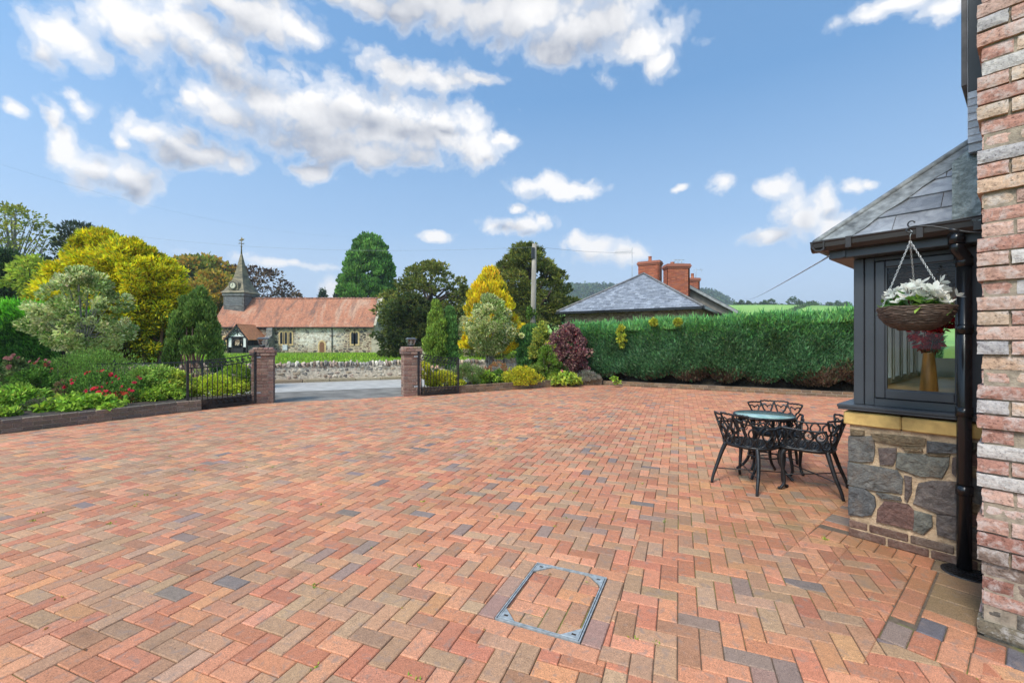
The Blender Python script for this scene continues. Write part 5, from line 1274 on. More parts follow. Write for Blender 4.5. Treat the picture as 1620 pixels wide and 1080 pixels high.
def window(u0, u1, v0, v1):
    f, pane, (x0, x1, z0, z1) = lancet(u0, u1, v0, v1); wo = f.build('window', M['surround'], church)
    p = MB(); p.add(pane, [tuple(range(len(pane) - 1, -1, -1))]); p.build('pane', M['dark_glass'], wo)
    b = MB(); b.tube([CT @ Vector(((x0 + x1) / 2, K - .03, z0)), CT @ Vector(((x0 + x1) / 2, K - .03, z1))], .012, 4)
    for k in (1, 2, 3): z = z0 + (z1 - z0) * k / 4.3; b.tube([CT @ Vector((x0, K - .03, z)), CT @ Vector((x1, K - .03, z))], .012, 4)
    b.build('leading', M['iron'], wo)
for u0, u1 in ((443.3, 447.3), (450.5, 454.5), (457.8, 461.8)): window(u0, u1, 525.5, 544)
for u0, u1 in ((555.7, 559.9), (562.2, 566.4)): window(u0, u1, 525.5, 544)
window(353.5, 356.8, 533, 545)
f, pane, (x0, x1, z0, z1) = lancet(505.5, 513.5, 540.5, 557.3); do = f.build('door', M['surround'], church)
p = MB(); p.add(pane, [tuple(range(len(pane) - 1, -1, -1))]); p.build('door_leaf', plain('oak_door', (.26, .115, .05), .7, 0, .3, 4, stretch=(8, 1, 1)), do)
m = MB(); m.box(cx(447.5), cx(455), K - .10, K - .04, cz(553.5), cz(545.2), CT); m.build('notice_board', plain('white_board', (.66, .68, .68), .6), church)
def buttress(x0, x1, dep, zs, zt, name='buttress'):
    m = MB(); vs = [(x, y, z) for x in (x0, x1) for y, z in ((K - dep, -.1), (K - .001, -.1), (K - .001, zt), (K - dep * .45, zt - .25), (K - dep * .45, zs + .35), (K - dep, zs))]
    m.add([CT @ Vector(v) for v in vs], [(0, 5, 4, 3, 2, 1), (6, 7, 8, 9, 10, 11)] + [(i, i + 1, i + 7, i + 6) for i in range(5)] + [(5, 0, 6, 11)]); m.build(name, M['grey_rubble'], church)
M['grey_rubble'] = rubblemat('buttress_rubble', 3.2, [(.17, .165, .16), (.24, .23, .21), (.31, .28, .24), (.13, .13, .13)], (.36, .33, .27), .09, (1, 1, 1.4), .04)
buttress(cx(425.5), cx(434.5), 1.5, 1.9, 3.45)
m = MB(); vs = [(x, y, z) for y in (K - .55, K + .15) for x, z in ((XR - .2, -.1), (XR + 1.15, -.1), (XR + 1.15, 1.55), (XR + .25, 2.6), (XR - .2, 2.6))]
m.add([CT @ Vector(v) for v in vs], [(0, 1, 2, 3, 4), (9, 8, 7, 6, 5)] + [(i + 1, i, i + 5, i + 6) for i in range(4)]); m.build('corner_buttress', M['pale_stone'], church)
# quoins
m = MB()
for i in range(11):
    z = i * .34; l = .55 if i % 2 else .32; m.box(XR - l, XR + .02, K - .025, K + l * .7, z, z + .32, CT, random.choice([(1, 1, 1), (.8, .8, .8), (1.15, 1.1, 1.05)]), .02)
m.build('quoins', plain('quoin_stone', (.46, .34, .20), .9, 0, .15, 3, useattr=True), church)
# porch
PY = 56.0; px0, px1, pxm = cx(359.5, PY), cx(391.5, PY), cx(376, PY); pza, pze = 3.75, 1.95
tim = plain('tarred_timber', (.022, .020, .020), .7, 0, .3, 8); wht = plain('limewhite', (.85, .85, .80), .9, 0, .08, 3)
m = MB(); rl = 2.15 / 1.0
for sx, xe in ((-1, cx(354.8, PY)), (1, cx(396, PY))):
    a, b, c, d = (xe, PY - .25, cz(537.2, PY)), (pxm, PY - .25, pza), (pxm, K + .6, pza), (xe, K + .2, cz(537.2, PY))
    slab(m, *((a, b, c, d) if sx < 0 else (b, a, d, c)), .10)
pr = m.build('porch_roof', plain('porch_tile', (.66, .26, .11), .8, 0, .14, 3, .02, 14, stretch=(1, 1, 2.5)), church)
m = MB()
for sx, xe in ((-1, cx(355.2, PY)), (1, cx(395.6, PY))): slab(m, *[(x, y, z - .06) for x, y, z in ((xe, PY - .30, cz(537.2, PY)), (pxm, PY - .30, pza - .0), (pxm, PY - .18, pza - .0), (xe, PY - .18, cz(537.2, PY)))], .2 if sx < 0 else -.2)
m.build('bargeboard', tim, pr)
for x0 in (px0, px1 - .12): m = MB(); m.box(x0, x0 + .12, PY, K - .02, 0, .95, CT); m.build('porch_dwarf_wall', M['grey_rubble'], church)
pt = MB()
for x in (px0 + .09, px1 - .09, cx(367.5, PY), cx(384, PY)): pt.box(x - .09, x + .09, PY - .05, PY + .12, 0, pze + .15, CT)
pt.box(px0, px1, PY - .055, PY + .12, pze - .02, pze + .16, CT)
for y in (57.3, 58.6):
    for x in (px0 + .06, px1 - .06): pt.box(x - .07, x + .07, y - .07, y + .07, .9, pze + .1, CT)
pt.box(px1 - .13, px1 + .01, PY + .1, K - .02, pze - .1, pze + .1, CT); pt.box(px0 - .01, px0 + .13, PY + .1, K - .02, pze - .1, pze + .1, CT)
q = lambda u, v: Vector((cx(u, PY), PY - .075, cz(v, PY)))
for a, b in (((365.5, 530.5), (376, 521)), ((386.5, 530.5), (376, 521)), ((376, 513.5), (376, 530)), ((369, 524.5), (383, 524.5)), ((369, 530), (383, 519.5)), ((383, 530), (369, 519.5))): pt.tube([CT @ q(*a), CT @ q(*b)], .045, 4)
arc = [CT @ Vector((pxm + .62 * math.cos(t), PY - .06, 1.15 + .62 * math.sin(t))) for t in np.linspace(0, math.pi, 11)]; pt.tube(arc, .09, 5)
pt.build('porch_timbers', tim, church)
m = MB(); m.add([CT @ Vector(v) for v in ((px0 + .15, PY - .03, pze + .16), (px1 - .15, PY - .03, pze + .16), (pxm, PY - .03, pza - .25))], [(0, 1, 2)])
for x0, x1 in ((px0 + .2, cx(366.4, PY)), (cx(385.2, PY), px1 - .2)): m.add([CT @ Vector(v) for v in ((x0, PY - .03, .75), (x1, PY - .03, .75), (x1, PY - .03, pze - .03), (x0, PY - .03, pze - .03))], [(0, 1, 2, 3)])
m.build('plaster_panels', wht, church)
m = MB(); m.box(cx(368.5, PY), cx(383.5, PY), PY + .0, PY + .05, .03, .62, CT); m.build('porch_gate', tim, church)
m = MB(); m.box(px0 + .2, px1 - .2, K - .12, K - .03, 0, 2.2, CT); m.build('inner_door', plain('dark_oak', (.05, .03, .02), .7), church)
# belfry and spire
BY = K + YD / 2; bx = cx(382, BY); hwid = 1.55
M['shingle'] = plain('weathered_shingle', (.165, .155, .145), .9, 0, .3, 2.2, .03, 9, stretch=(1, 1, 3)); M['spire'] = plain('spire_shingle', (.27, .215, .13), .9, 0, .3, 1.3, .05, 7, c2=(.11, .10, .075), stretch=(1, 1, 2.5))
BR = Matrix.Translation(Vector((bx, BY, 0)) - CH0) @ Matrix.Rotation(R(-6), 4, 'Z')
def frustum(m, secs, T, n=4, rot=math.pi / 4):
    vs = [T @ Vector((r * math.cos(2 * math.pi * k / n + rot), r * math.sin(2 * math.pi * k / n + rot), z)) for r, z in secs for k in range(n)]
    m.add(vs, [(i * n + k, i * n + (k + 1) % n, (i + 1) * n + (k + 1) % n, (i + 1) * n + k) for i in range(len(secs) - 1) for k in range(n)] + [tuple(range(n - 1, -1, -1))])
s2 = math.sqrt(2)
m = MB(); m.box(-hwid, hwid, -hwid, hwid, 5.4, 7.95, BR); m.build('belfry', M['shingle'], church)
m = MB()
for k in range(7): z = 6.6 + k * .17; m.box(-hwid + .25, hwid - .25, -hwid - .05, -hwid + .05, z, z + .06, BR)
for k in range(7): z = 6.6 + k * .17; m.box(hwid - .05, hwid + .05, -hwid + .25, hwid - .25, z, z + .06, BR)
m.build('louvres', plain('grey_louvre', (.30, .30, .31), .8), church)
m = MB(); m.box(-hwid - .12, hwid + .12, -hwid - .12, hwid + .12, 7.96, 8.35, BR); m.build('belfry_cornice', plain('grey_board', (.22, .21, .20), .8, 0, .2, 3), church)
m = MB(); frustum(m, [((hwid + .30) * s2, 8.36), ((hwid - .02) * s2, 8.72), (.98 * s2, 9.75), (.70 * s2, 10.6), (.40 * s2, 12.2), (.08, 14.3)], BR); spire = m.build('spire', M['spire'], church)
m = MB(); vs = [(-.72, -1.62, 8.75), (.72, -1.62, 8.75), (.72, -1.62, 9.75), (0, -1.62, 10.25), (-.72, -1.62, 9.75), (-.72, -.6, 8.75), (.72, -.6, 8.75), (.72, -.6, 9.75), (0, -.6, 10.25), (-.72, -.6, 9.75)]
m.add([BR @ Vector(v) for v in vs], [(4, 3, 2, 1, 0)[::-1], (1, 6, 7, 2), (2, 7, 8, 3), (3, 8, 9, 4), (4, 9, 5, 0)]); cg = m.build('clock_gablet', M['spire'], church)
m = MB(); T = BR @ Matrix.Translation((0, -1.70, 9.36)) @ Matrix.Rotation(R(90), 4, 'X'); m.lathe([(.50, -.05), (.50, .03), (.43, .035), (.0001, .035)], n=28, T=T, smooth=False); cl_ = m.build('clock_face', plain('clock_cream', (.66, .62, .46), .6), cg)
m = MB(); m.lathe([(.43, .02), (.52, .02), (.52, .05), (.43, .05)], n=28, T=T, smooth=False, caps=False)
m.tube([T @ Vector((0, 0, .05)), T @ Vector((.0, .30, .05))], .022, 4); m.tube([T @ Vector((0, 0, .05)), T @ Vector((-.20, -.05, .05))], .026, 4)
for k in range(12): a = k * math.pi / 6; m.tube([T @ Vector((.33 * math.cos(a), .33 * math.sin(a), .045)), T @ Vector((.40 * math.cos(a), .40 * math.sin(a), .045))], .018, 4)
m.build('clock_hands', tim, cl_)
m = MB(); m.tube([BR @ Vector((0, 0, 14.0)), BR @ Vector((0, 0, 15.2)), BR @ Vector((0, 0, 16.3))], [.11, .07, .04], 6); m.lathe([(.02, 0), (.16, .12), (.02, .25)], n=10, T=BR @ Matrix.Translation((0, 0, 15.1)))
m.tube([BR @ Vector((-.45, 0, 15.65)), BR @ Vector((.45, 0, 15.65))], .035, 5); m.tube([BR @ Vector((0, -.45, 15.65)), BR @ Vector((0, .45, 15.65))], .035, 5)
m.add([BR @ Vector(v) for v in ((-.5, 0, 16.1), (-.1, .02, 16.0), (.25, .02, 16.05), (.5, 0, 16.3), (.2, .0, 16.35), (.05, 0, 16.6), (-.15, 0, 16.25))] + [BR @ Vector((0, -.05, 16.2))], [(0, 1, 7), (1, 2, 7), (2, 3, 7), (3, 4, 7), (4, 5, 7), (5, 6, 7), (6, 0, 7)]); m.build('weathervane', plain('gilded_vane', (.20, .15, .06), .5, .4), church)

# ------------------------------------------------------------------ neighbour's hipped house, cottage gable behind, chimneys
HA = math.atan2(-4.3, 6.78); NH = Vector((2.70, 26.0, 0)); nh = thing('neighbour_house', 'stone house with hipped slate roof and red brick stack behind the green hedge', 'house', NH, HA)
WD, DP = 8.03, 8.0; ze = 3.22; rise = 2.45
NR = rubblemat('brown_rubble', 4.5, [(.21, .135, .075), (.27, .18, .11), (.16, .105, .07), (.32, .23, .14), (.19, .15, .12)], (.36, .28, .19), .07, (1, 1, 2.2), .03)
m = MB(); m.box(.35, WD - .35, .35, DP - .35, 0, ze, None); m.build('wall', NR, nh)
ns = MB(); upn = Vector((0, 4, rise)).normalized(); Ln = math.hypot(4, rise); nsc = [(.25, .26, .29), (.22, .23, .255), (.28, .29, .315), (.19, .20, .225)]
slates(ns, Vector((0, 0, ze)), Vector((1, 0, 0)), upn, [(0, 0), (WD, 0), (WD / 2, Ln)], .27, .20, .014, nsc)
slates(ns, Vector((WD, 0, ze)), Vector((0, 1, 0)), Vector((-4, 0, rise)).normalized(), [(0, 0), (DP, 0), (DP / 2 + .01, Ln), (DP / 2 - .01, Ln)], .27, .20, .014, nsc)
slates(ns, Vector((0, DP, ze)), Vector((0, -1, 0)), Vector((4, 0, rise)).normalized(), [(0, 0), (DP, 0), (DP / 2 + .01, Ln), (DP / 2 - .01, Ln)], .27, .20, .014, nsc)
ns.quad((0, 0, ze - .01), (WD, 0, ze - .01), (WD / 2, DP / 2, ze + rise - .01), col=(.2, .2, .2)); ns.quad((WD, 0, ze - .01), (WD, DP, ze - .01), (WD / 2, DP / 2, ze + rise - .01), col=(.2, .2, .2)); ns.quad((0, DP, ze - .01), (0, 0, ze - .01), (WD / 2, DP / 2, ze + rise - .01), col=(.2, .2, .2))
nroof = ns.build('roof', slatemat('pale_slate', 0, .45), nh)
m = MB(); m.tube([(-.02, -.02, ze + .02), (WD / 2, DP / 2, ze + rise + .04)], .07, 6); m.tube([(WD + .02, -.02, ze + .02), (WD / 2, DP / 2, ze + rise + .04)], .07, 6); m.build('hip_tiles', plain('hip_tile', (.20, .185, .18), .8, 0, .2, 4), nroof)
m = MB(); m.box(-.06, WD + .06, -.12, -.0, ze - .13, ze - .01); m.box(WD, WD + .12, -.12, DP, ze - .13, ze - .01); m.build('gutter', M['black_gloss'], nh)
def chimney(o, x, y, z0, z1, w, d, pots, nm='chimney'):
    m = MB(); k = 0; z = z0
    while z < z1 - .3:
        for side, (ww, dd) in enumerate(((w, d), (d, w), (w, d), (d, w))):
            T = Matrix.Translation((x, y, 0)) @ Matrix.Rotation(side * math.pi / 2, 4, 'Z'); s = -ww / 2 - (.11 if k % 2 else 0)
            while s < ww / 2:
                a, b = max(s, -ww / 2), min(s + .22, ww / 2)
                if b - a > .02: q = random.uniform(.8, 1.15); m.box(a, b - .008, -dd / 2, -dd / 2 + .1, z, z + .067, T, tuple(v * q for v in random.choice([(.40, .115, .055), (.44, .14, .07), (.36, .10, .055), (.33, .11, .07)])))
                s += .225
        z += .075; k += 1
    for e in (.04, .08, .04): m.box(x - w / 2 - e, x + w / 2 + e, y - d / 2 - e, y + d / 2 + e, z, z + .085, None, (.34, .12, .075)); z += .088
    m.box(x - w / 2 + .01, x + w / 2 - .01, y - d / 2 + .01, y + d / 2 - .01, z0, z1 - .3, None, (.25, .12, .08)); c = m.build(nm, M['brick2'], o)
    for px, h in pots:
        p = MB(); p.lathe([(.13, 0), (.14, .05), (.11, .1), (.105, h), (.13, h + .03), (.10, h + .05)], (x + px, y, z), 12, (1, 1, 1)); p.build('chimney_pot', plain('terracotta', (.42, .14, .07), .8) if 'terracotta' not in bpy.data.materials else bpy.data.materials['terracotta'], c)
    return c, z
M['brick2'] = brickmat('red_stack_brick', (.3, .22, .18), .15, .006)
Rn = Matrix.Rotation(-HA, 4, 'Z')
pc = Rn @ (Vector((9.05, 28.6, 0)) - NH); c1, zt1 = chimney(nh, pc.x, pc.y, 4.4, 6.72, 1.35, .7, [(.0, .30)])
m = MB(); ap = Rn @ (at(1000, 440, 28.3) - NH); a2 = Vector((ap.x, ap.y, at(0, 392, 28.3).z))
m.tube([ap + Vector((0, 0, -1.2)), a2], .02, 5); yd = Rn @ Vector((-1, .05, 0))
m.tube([a2 + Vector((0, 0, -.22)), a2 + yd * 1.1 + Vector((0, 0, -.28))], .014, 4)
for k in range(8): p = a2 + yd * (.1 + k * .135) + Vector((0, 0, -.225 - k * .007)); e = Vector((.1, .05, .19)); m.tube([p - e, p + e], .007, 4)
m.build('aerial', M['galv'], nh)
cg0 = Vector((cx(1087, 28), 28, 0)); cot = thing('cottage', 'cottage with a grey rendered gable and red brick stacks beyond the hipped house', 'house', cg0)
m = MB(); w2 = cx(1164, 28) - cg0.x; za, zb_ = cz(452, 28), cz(493, 28)
vs = [(-w2, 0, 0), (w2, 0, 0), (w2, 0, zb_), (0, 0, za), (-w2, 0, zb_), (-w2, 7, 0), (w2, 7, 0), (w2, 7, zb_), (0, 7, za), (-w2, 7, zb_)]
m.add(vs, [(0, 1, 2, 3, 4)[::1], (1, 6, 7, 2), (5, 0, 4, 9), (9, 8, 7, 6, 5)]); m.build('wall', plain('grey_brown_render', (.235, .20, .165), .95, 0, .25, 1.5, .01, 20), cot)
m = MB(); I4 = Matrix.Identity(4); dx = .35; sl2 = (za - zb_) / w2
slab(m, (w2 + dx, -.22, zb_ - dx * sl2 + .08), (w2 + dx, 7.2, zb_ - dx * sl2 + .08), (0, 7.2, za + .08), (0, -.22, za + .08), .09, I4); slab(m, (-w2 - dx, 7.2, zb_ - dx * sl2 + .08), (-w2 - dx, -.22, zb_ - dx * sl2 + .08), (0, -.22, za + .077), (0, 7.2, za + .077), .09, I4)
cr_ = m.build('roof', plain('dark_slate_roof', (.13, .13, .14), .6, 0, .3, 4, .01, 12), cot)
m = MB(); slab(m, (w2 + dx, -.27, zb_ - dx * sl2 + .02), (w2 + dx, -.20, zb_ - dx * sl2 + .02), (0, -.20, za + .02), (0, -.27, za + .02), .16, I4); m.build('verge_board', plain('pale_verge', (.36, .35, .33), .7), cr_)
pc = Vector((cx(1070, 26.6), 26.6, 0)) - cg0; c2, zt2 = chimney(cot, pc.x, pc.y, 2.8, cz(418, 26.6), 1.32, .8, [(-.25, .12)])
m = MB()
for k in range(3): x = pc.x - .15 + k * .22; m.box(x, x + .16, pc.y - .1, pc.y + .1, zt2, zt2 + .09, None); m.tube([(x + .03, pc.y, zt2 + .08), (x + .03, pc.y, zt2 + .30)], .02, 5); m.tube([(x - .12, pc.y, zt2 + .27), (x + .2, pc.y, zt2 + .31)], .018, 4)
m.build('cowl', M['galv'], c2)
pc = Vector((cx(1096.5, 33), 33, 0)) - cg0; c3, zt3 = chimney(cot, pc.x, pc.y, 3.8, cz(441, 33), .75, .6, [(-.05, .32)])
m = MB(); m.tube([(pc.x + .2, pc.y, zt3), (pc.x + .25, pc.y, zt3 + .75)], .018, 4); m.tube([(pc.x + .0, pc.y, zt3 + .62), (pc.x + .75, pc.y, zt3 + .66)], .014, 4); m.tube([(pc.x + .6, pc.y - .1, zt3 + .5), (pc.x + .6, pc.y + .1, zt3 + .8)], .014, 4); m.build('aerial', M['galv'], cot)

# ------------------------------------------------------------------ telegraph pole and wires
PP = Vector((cx(843, 22), 22, 0)); po = thing('telegraph_pole', 'leaning grey wooden telegraph pole with ivy climbing its lower half', 'pole', PP)
ptop = Vector((cx(845.5, 22) - PP.x, 0, cz(386, 22))); m = MB(); m.tube([(-.05, 0, -.1), Vector((-.03, 0, 0)).lerp(ptop, .5), ptop], [.16, .135, .115], 12); m.build('pole', plain('grey_pole_wood', (.36, .315, .255), .9, 0, .25, 4, .01, 40, stretch=(1, 1, .15)), po)
m = MB(); m.box(-.14, .02, -.16, .0, ptop.z - .75, ptop.z - .2, Matrix.Translation((ptop.x - .02, 0, 0))); m.build('junction_box', M['iron'], po)
m = MB(); m.box(-.03, .25, -.05, .05, ptop.z - .1, ptop.z - .04, Matrix.Translation((ptop.x, 0, 0))); m.build('bracket', M['galv'], po)
P, D, N, idx, cc = foliage(70, 40, (-.05, 0), .20, .20, .3, 3.15, lambda t: np.clip(1.5 - t * 1.05, .1, 1), .16, mode='droop')
leaf_mesh('ivy', P, D, N, .12, .09, pal(len(P), [((.07, .13, .02), 3), ((.12, .20, .035), 3), ((.05, .09, .02), 1)]), M['leaf'], po)
M['wire'] = plain('grey_wire', (.34, .36, .40), .6)
def cable(label, a, b, sag, r=.011):
    a, b = Vector(a), Vector(b); m = MB(); m.tube([a.lerp(b, t) - Vector((0, 0, sag * 4 * t * (1 - t))) - a for t in np.linspace(0, 1, 21)], r, 4); o = m.build('overhead_cable', M['wire']); o.location = a; return tag(o, label, 'cable')
tp = PP + ptop
cable('thin overhead wire running from the pole left across the sky past the spire', tp + Vector((0, 0, -.15)), at(-60, 325, 30), 1.2, .006)
cable('thin overhead wire high in the sky above the golden conifer', at(-120, 222, 24), at(560, 375, 48), 1.2, .004)
cable('thin overhead wire from the pole towards the hipped house', tp + Vector((0, 0, -.12)), at(1004, 400, 28.5), .1, .008)
cable('thin overhead wire rising to the eaves of the bay window', at(1180, 473, 45), hw(-.1, .1, 2.12), .15, .006)
# ------------------------------------------------------------------ gravestones
GS = [(640, 556, 40, .9), (668, 566, 33, .8), (676, 565, 36, .7), (683, 567, 34, .75), (612, 560, 46, .9), (737, 562, 42, .85), (748, 563, 44, .8)]
gl_ = ['pale upright gravestone by the dark yew, behind the right gate pier', 'pale gravestone left of the pair beyond the right gate pier', 'round topped gravestone in the grass beyond the right pier', 'grey gravestone beside the slim green conifer', 'weathered gravestone at the right end of the church', 'gravestone seen between the conifers, left of the variegated tree', 'gravestone seen under the golden conifer']
for (u, v, Y, h), lab in zip(GS, gl_):
    m = MB(); w_ = h * .3; pts = [(-w_, 0), (w_, 0), (w_, h * .75)] + [(w_ * math.cos(t), h * .75 + w_ * .8 * math.sin(t)) for t in np.linspace(.2, 2.94, 7)] + [(-w_, h * .75)]
    n = len(pts); m.add([(x, -.06, z) for x, z in pts] + [(x, .06, z) for x, z in pts], [tuple(range(n)), tuple(range(2 * n - 1, n - 1, -1))] + [((i + 1) % n, i, n + i, n + (i + 1) % n) for i in range(n)])
    o = m.build('gravestone', M['pale_stone']); o.location = (cx(u, Y), Y, -.03); o.rotation_euler = (R(random.uniform(-4, 4)), R(random.uniform(-4, 4)), random.uniform(-.3, .3)); tag(o, lab, 'gravestone', 'gravestones in the churchyard')
# ------------------------------------------------------------------ hills
def hillsheet(name, label, X, Y, f, mat):
    xs, ys = np.meshgrid(X, Y); zs = f(xs, ys); V = np.stack([xs, ys, zs], -1).reshape(-1, 3); nx = len(X); ny = len(Y)
    i = np.arange((ny - 1) * nx).reshape(ny - 1, nx)[:, :-1].ravel(); Fc = np.stack([i, i + 1, i + nx + 1, i + nx], 1)
    return tag(np_mesh(name, V, Fc, mat, None, None, True), label, 'hill', kind='structure')
ss_ = lambda a, b, x: (lambda t: t * t * (3 - 2 * t))(np.clip((x - a) / (b - a), 0, 1))
def fieldz(x, y): return ss_(120, 320, y) * (28.6 + 1.2 * np.sin(x / 60 + 1) + .8 * np.sin(x / 23)) - 1.0 + ss_(130, 215, y) * 1.5 * np.sin(x / 30) * (1 - ss_(215, 320, y))
def fieldmat():
    m, nt, b = newmat('pasture'); co = coords(nt)
    c = ramp(nt, noise(nt, co, .03, 6, .6), [(.3, (.16, .31, .055)), (.5, (.24, .42, .075)), (.7, (.30, .46, .10))]); nt.links.new(c, b.inputs['Base Color']); b.inputs['Roughness'].default_value = .95; return m
hillsheet('field', 'sunlit green pasture rising behind the hedge on the right', np.linspace(-500, 700, 90), np.linspace(118, 420, 40), fieldz, fieldmat())
def woodz(x, y):
    s = ss_(520, 900, y); ux = x / np.maximum(y, 1) * FOC + 810
    prof = 92 * ss_(620, 900, ux) * (1 - .12 * ss_(960, 1060, ux)) * (1 - ss_(1115, 1225, ux) * .85) + 20
    return s * prof * np.where(y > 900, 1, 1) - 2
hillsheet('wooded_hill', 'hazy wooded hill on the horizon behind the chimneys', np.linspace(-700, 900, 120), np.linspace(500, 1100, 40), lambda x, y: woodz(x, np.minimum(y, 900)), plain('woodland_floor', (.045, .075, .030), .95, 0, .3, .05))
n = 5200; x = rng.uniform(-120, 620, n); y = 520 + 400 * rng.random(n) ** .8
z = woodz(x, np.minimum(y, 900)); k = z > 6; x, y, z = x[k], y[k], z[k]; n = len(x); rep = 9
P = np.repeat(np.stack([x, y, z], 1), rep, 0) + rng.normal(0, 1, (n * rep, 3)) * np.array([2.6, 2.6, 2.2]) + np.array([0, 0, 4.5]); D = rand_dir(n * rep) + np.array([0, 0, .5])
wd = leaf_mesh('woodland', P, D, rand_dir(n * rep), 4.2, 3.4, np.repeat(pal(n, [((.05, .085, .035), 3), ((.065, .10, .035), 2), ((.04, .07, .04), 2), ((.09, .10, .035), .5)]), rep, 0), M['needle']); tag(wd, 'distant conifer wood covering the hill behind the chimneys', 'wood', kind='stuff')
# ================================================================== trees
def px(n, Y): return n / FOC * Y
def T_(name, label, cat, u, Y, vt, hw_, palette, vb=None, z0=None, **k):
    zt = cz(vt, Y); zb = cz(vb, Y) if vb else (z0 if z0 is not None else .3)
    d = dict(prof=prof_round, ncl=90, nleaf=110, cr=px(hw_, Y) * .27, L=.2, W=.12, bark=M['bark'], leafm=M['leaf']); d.update(k)
    return tree(name, label, cat, cx(u, Y), Y, zb, zt, px(hw_, Y), d.pop('prof'), palette, d.pop('ncl'), d.pop('nleaf'), d.pop('cr'), d.pop('L'), d.pop('W'), d.pop('bark'), d.pop('leafm'), **d)
GOLD = [((.54, .46, .018), 5), ((.62, .52, .02), 4), ((.38, .40, .024), 4), ((.62, .44, .03), 2), ((.18, .23, .028), 2)]
GOLD2 = [((.58, .46, .018), 5), ((.60, .42, .022), 3), ((.42, .36, .02), 3), ((.60, .35, .03), .5), ((.20, .21, .03), 1)]
VARI = [((.40, .42, .20), 4), ((.28, .35, .12), 3), ((.15, .21, .055), 4), ((.48, .46, .26), 2)]
YEW = [((.050, .070, .018), 4), ((.075, .092, .022), 3), ((.035, .052, .016), 3), ((.12, .125, .03), 1.5)]
YEW2 = [((.105, .120, .024), 4), ((.15, .160, .03), 3), ((.065, .082, .02), 3), ((.21, .20, .04), 1.5)]
THUJ = [((.055, .135, .035), 4), ((.085, .19, .045), 3), ((.035, .085, .028), 3)]
GRN = [((.09, .16, .03), 4), ((.13, .22, .04), 3), ((.06, .11, .022), 3)]
def lobed(name, label, x, Y, zb, lobes, palette, L, W, leafm, mode='up', ncl=60, nleaf=120, cr=.13, stems=5, stemcol=None, stemh=1.2, group=None, inner=.45, stem_r=.04, spread=.3):
    o = thing(name, label, 'tree', (x, Y, zb), 0, group); Ps = []; Ds = []; Ns = []; Cs = []
    for dx, dy, z0, z1, r in lobes:
        P, D, N, idx, cc = foliage(int(ncl * max(.5, (z1 - z0) * r / .35)), nleaf, (dx, dy), r, r, z0, z1, prof_bullet, cr, 1.2, .4, inner, mode)
        C = pal(len(P), palette) * rng.uniform(.82, 1.2, idx.max() + 1)[idx][:, None] * random.uniform(.9, 1.12); Ps.append(P); Ds.append(D); Ns.append(N); Cs.append(C)
    P = np.concatenate(Ps); leaf_mesh('crown', P, np.concatenate(Ds), np.concatenate(Ns), L * rng.uniform(.6, 1.3, len(P)), W, np.concatenate(Cs), leafm, o)
    for k in range(stems):
        e = lobes[k % len(lobes)]; a = random.uniform(0, 6.28); trunk_mesh('stem', (e[0] * .35 + .05 * math.cos(a), e[1] * .35 + .05 * math.sin(a), -.05), (e[0] + .08 * math.cos(a), e[1] - .05, stemh), stem_r, stem_r * .5, stemcol or M['bark'], o)
    return o
# behind the church, far to near
T_('autumn_tree', 'broad tree turning green to orange left of the church spire', 'tree', 318, 84, 413, 58, [((.15, .19, .03), 4), ((.24, .23, .03), 3), ((.36, .21, .03), 2), ((.09, .13, .025), 2), ((.42, .27, .03), 1)], z0=2, ncl=170, nleaf=110, L=.85, W=.6, cr=1.7, flat=.65, trunk_r=.4)
T_('autumn_tree', 'orange leaved bush between the juniper and the left end of the church', 'tree', 332, 70, 436, 40, [((.30, .23, .03), 3), ((.38, .22, .03), 2), ((.14, .18, .03), 3), ((.42, .31, .03), 1)], z0=.5, ncl=90, nleaf=90, L=.6, W=.45, cr=1.2, trunk_r=.25)
T_('copper_beech', 'thinly leaved dark copper beech behind the spire and church roof', 'tree', 398, 90, 428, 66, [((.055, .034, .024), 4), ((.085, .055, .030), 3), ((.13, .075, .035), 2)], vb=500, ncl=105, nleaf=34, L=.62, W=.42, cr=1.5, flat=.5, trunk_r=.35, inner=.4, limbs=60)
T_('lime_tree', 'tall dense columnar green tree rising behind the church roof', 'tree', 584, 76, 376, 46, [((.10, .21, .04), 4), ((.14, .26, .05), 3), ((.06, .14, .03), 3)], z0=.6, prof=lambda t: np.sqrt(np.clip(1 - t ** 2.5, 0, 1)), ncl=620, nleaf=110, L=.50, W=.30, cr=.75, inner=.35, stray_=.02, mode='up', trunk_r=.45, limbs=6, trunk_top=.6)
for u, v, Y, h, lab in ((511, 460, 110, 9, 'tiny conifer tip showing above the church ridge'), (533, 466, 112, 10, 'low dark conifer beside the columnar tree, above the church ridge')):
    T_('conifer', lab, 'tree', u, Y, v, h, [((.035, .06, .03), 1)], vb=520, prof=prof_cone, ncl=40, nleaf=40, L=.8, W=.3, cr=.7, mode='droop', trunk_r=.2)
T_('yew', 'wide spreading dark yew in front of the right end of the church', 'tree', 681, 46, 420, 70, YEW2, vb=562, ncl=150, nleaf=100, L=.34, W=.20, cr=.85, flat=.5, inner=.35, trunk_r=.5, mode='out', limbs=40, tmin=.04)
T_('yew', 'lower dark yew bush nudging the right gable of the church', 'tree', 648, 41, 470, 44, YEW, z0=.4, ncl=150, nleaf=110, L=.28, W=.17, cr=.62, flat=.6, trunk_r=.4, prof=prof_dome)
T_('yew', 'large feathery olive green yew behind the telegraph pole', 'tree', 834, 40, 391, 100, YEW2, vb=560, ncl=330, nleaf=120, L=.32, W=.13, cr=.72, flat=.38, inner=.4, mode='out', trunk_r=.5, prof=lambda t: np.clip(1.06 - t, 0, 1) ** .7, limbs=40)
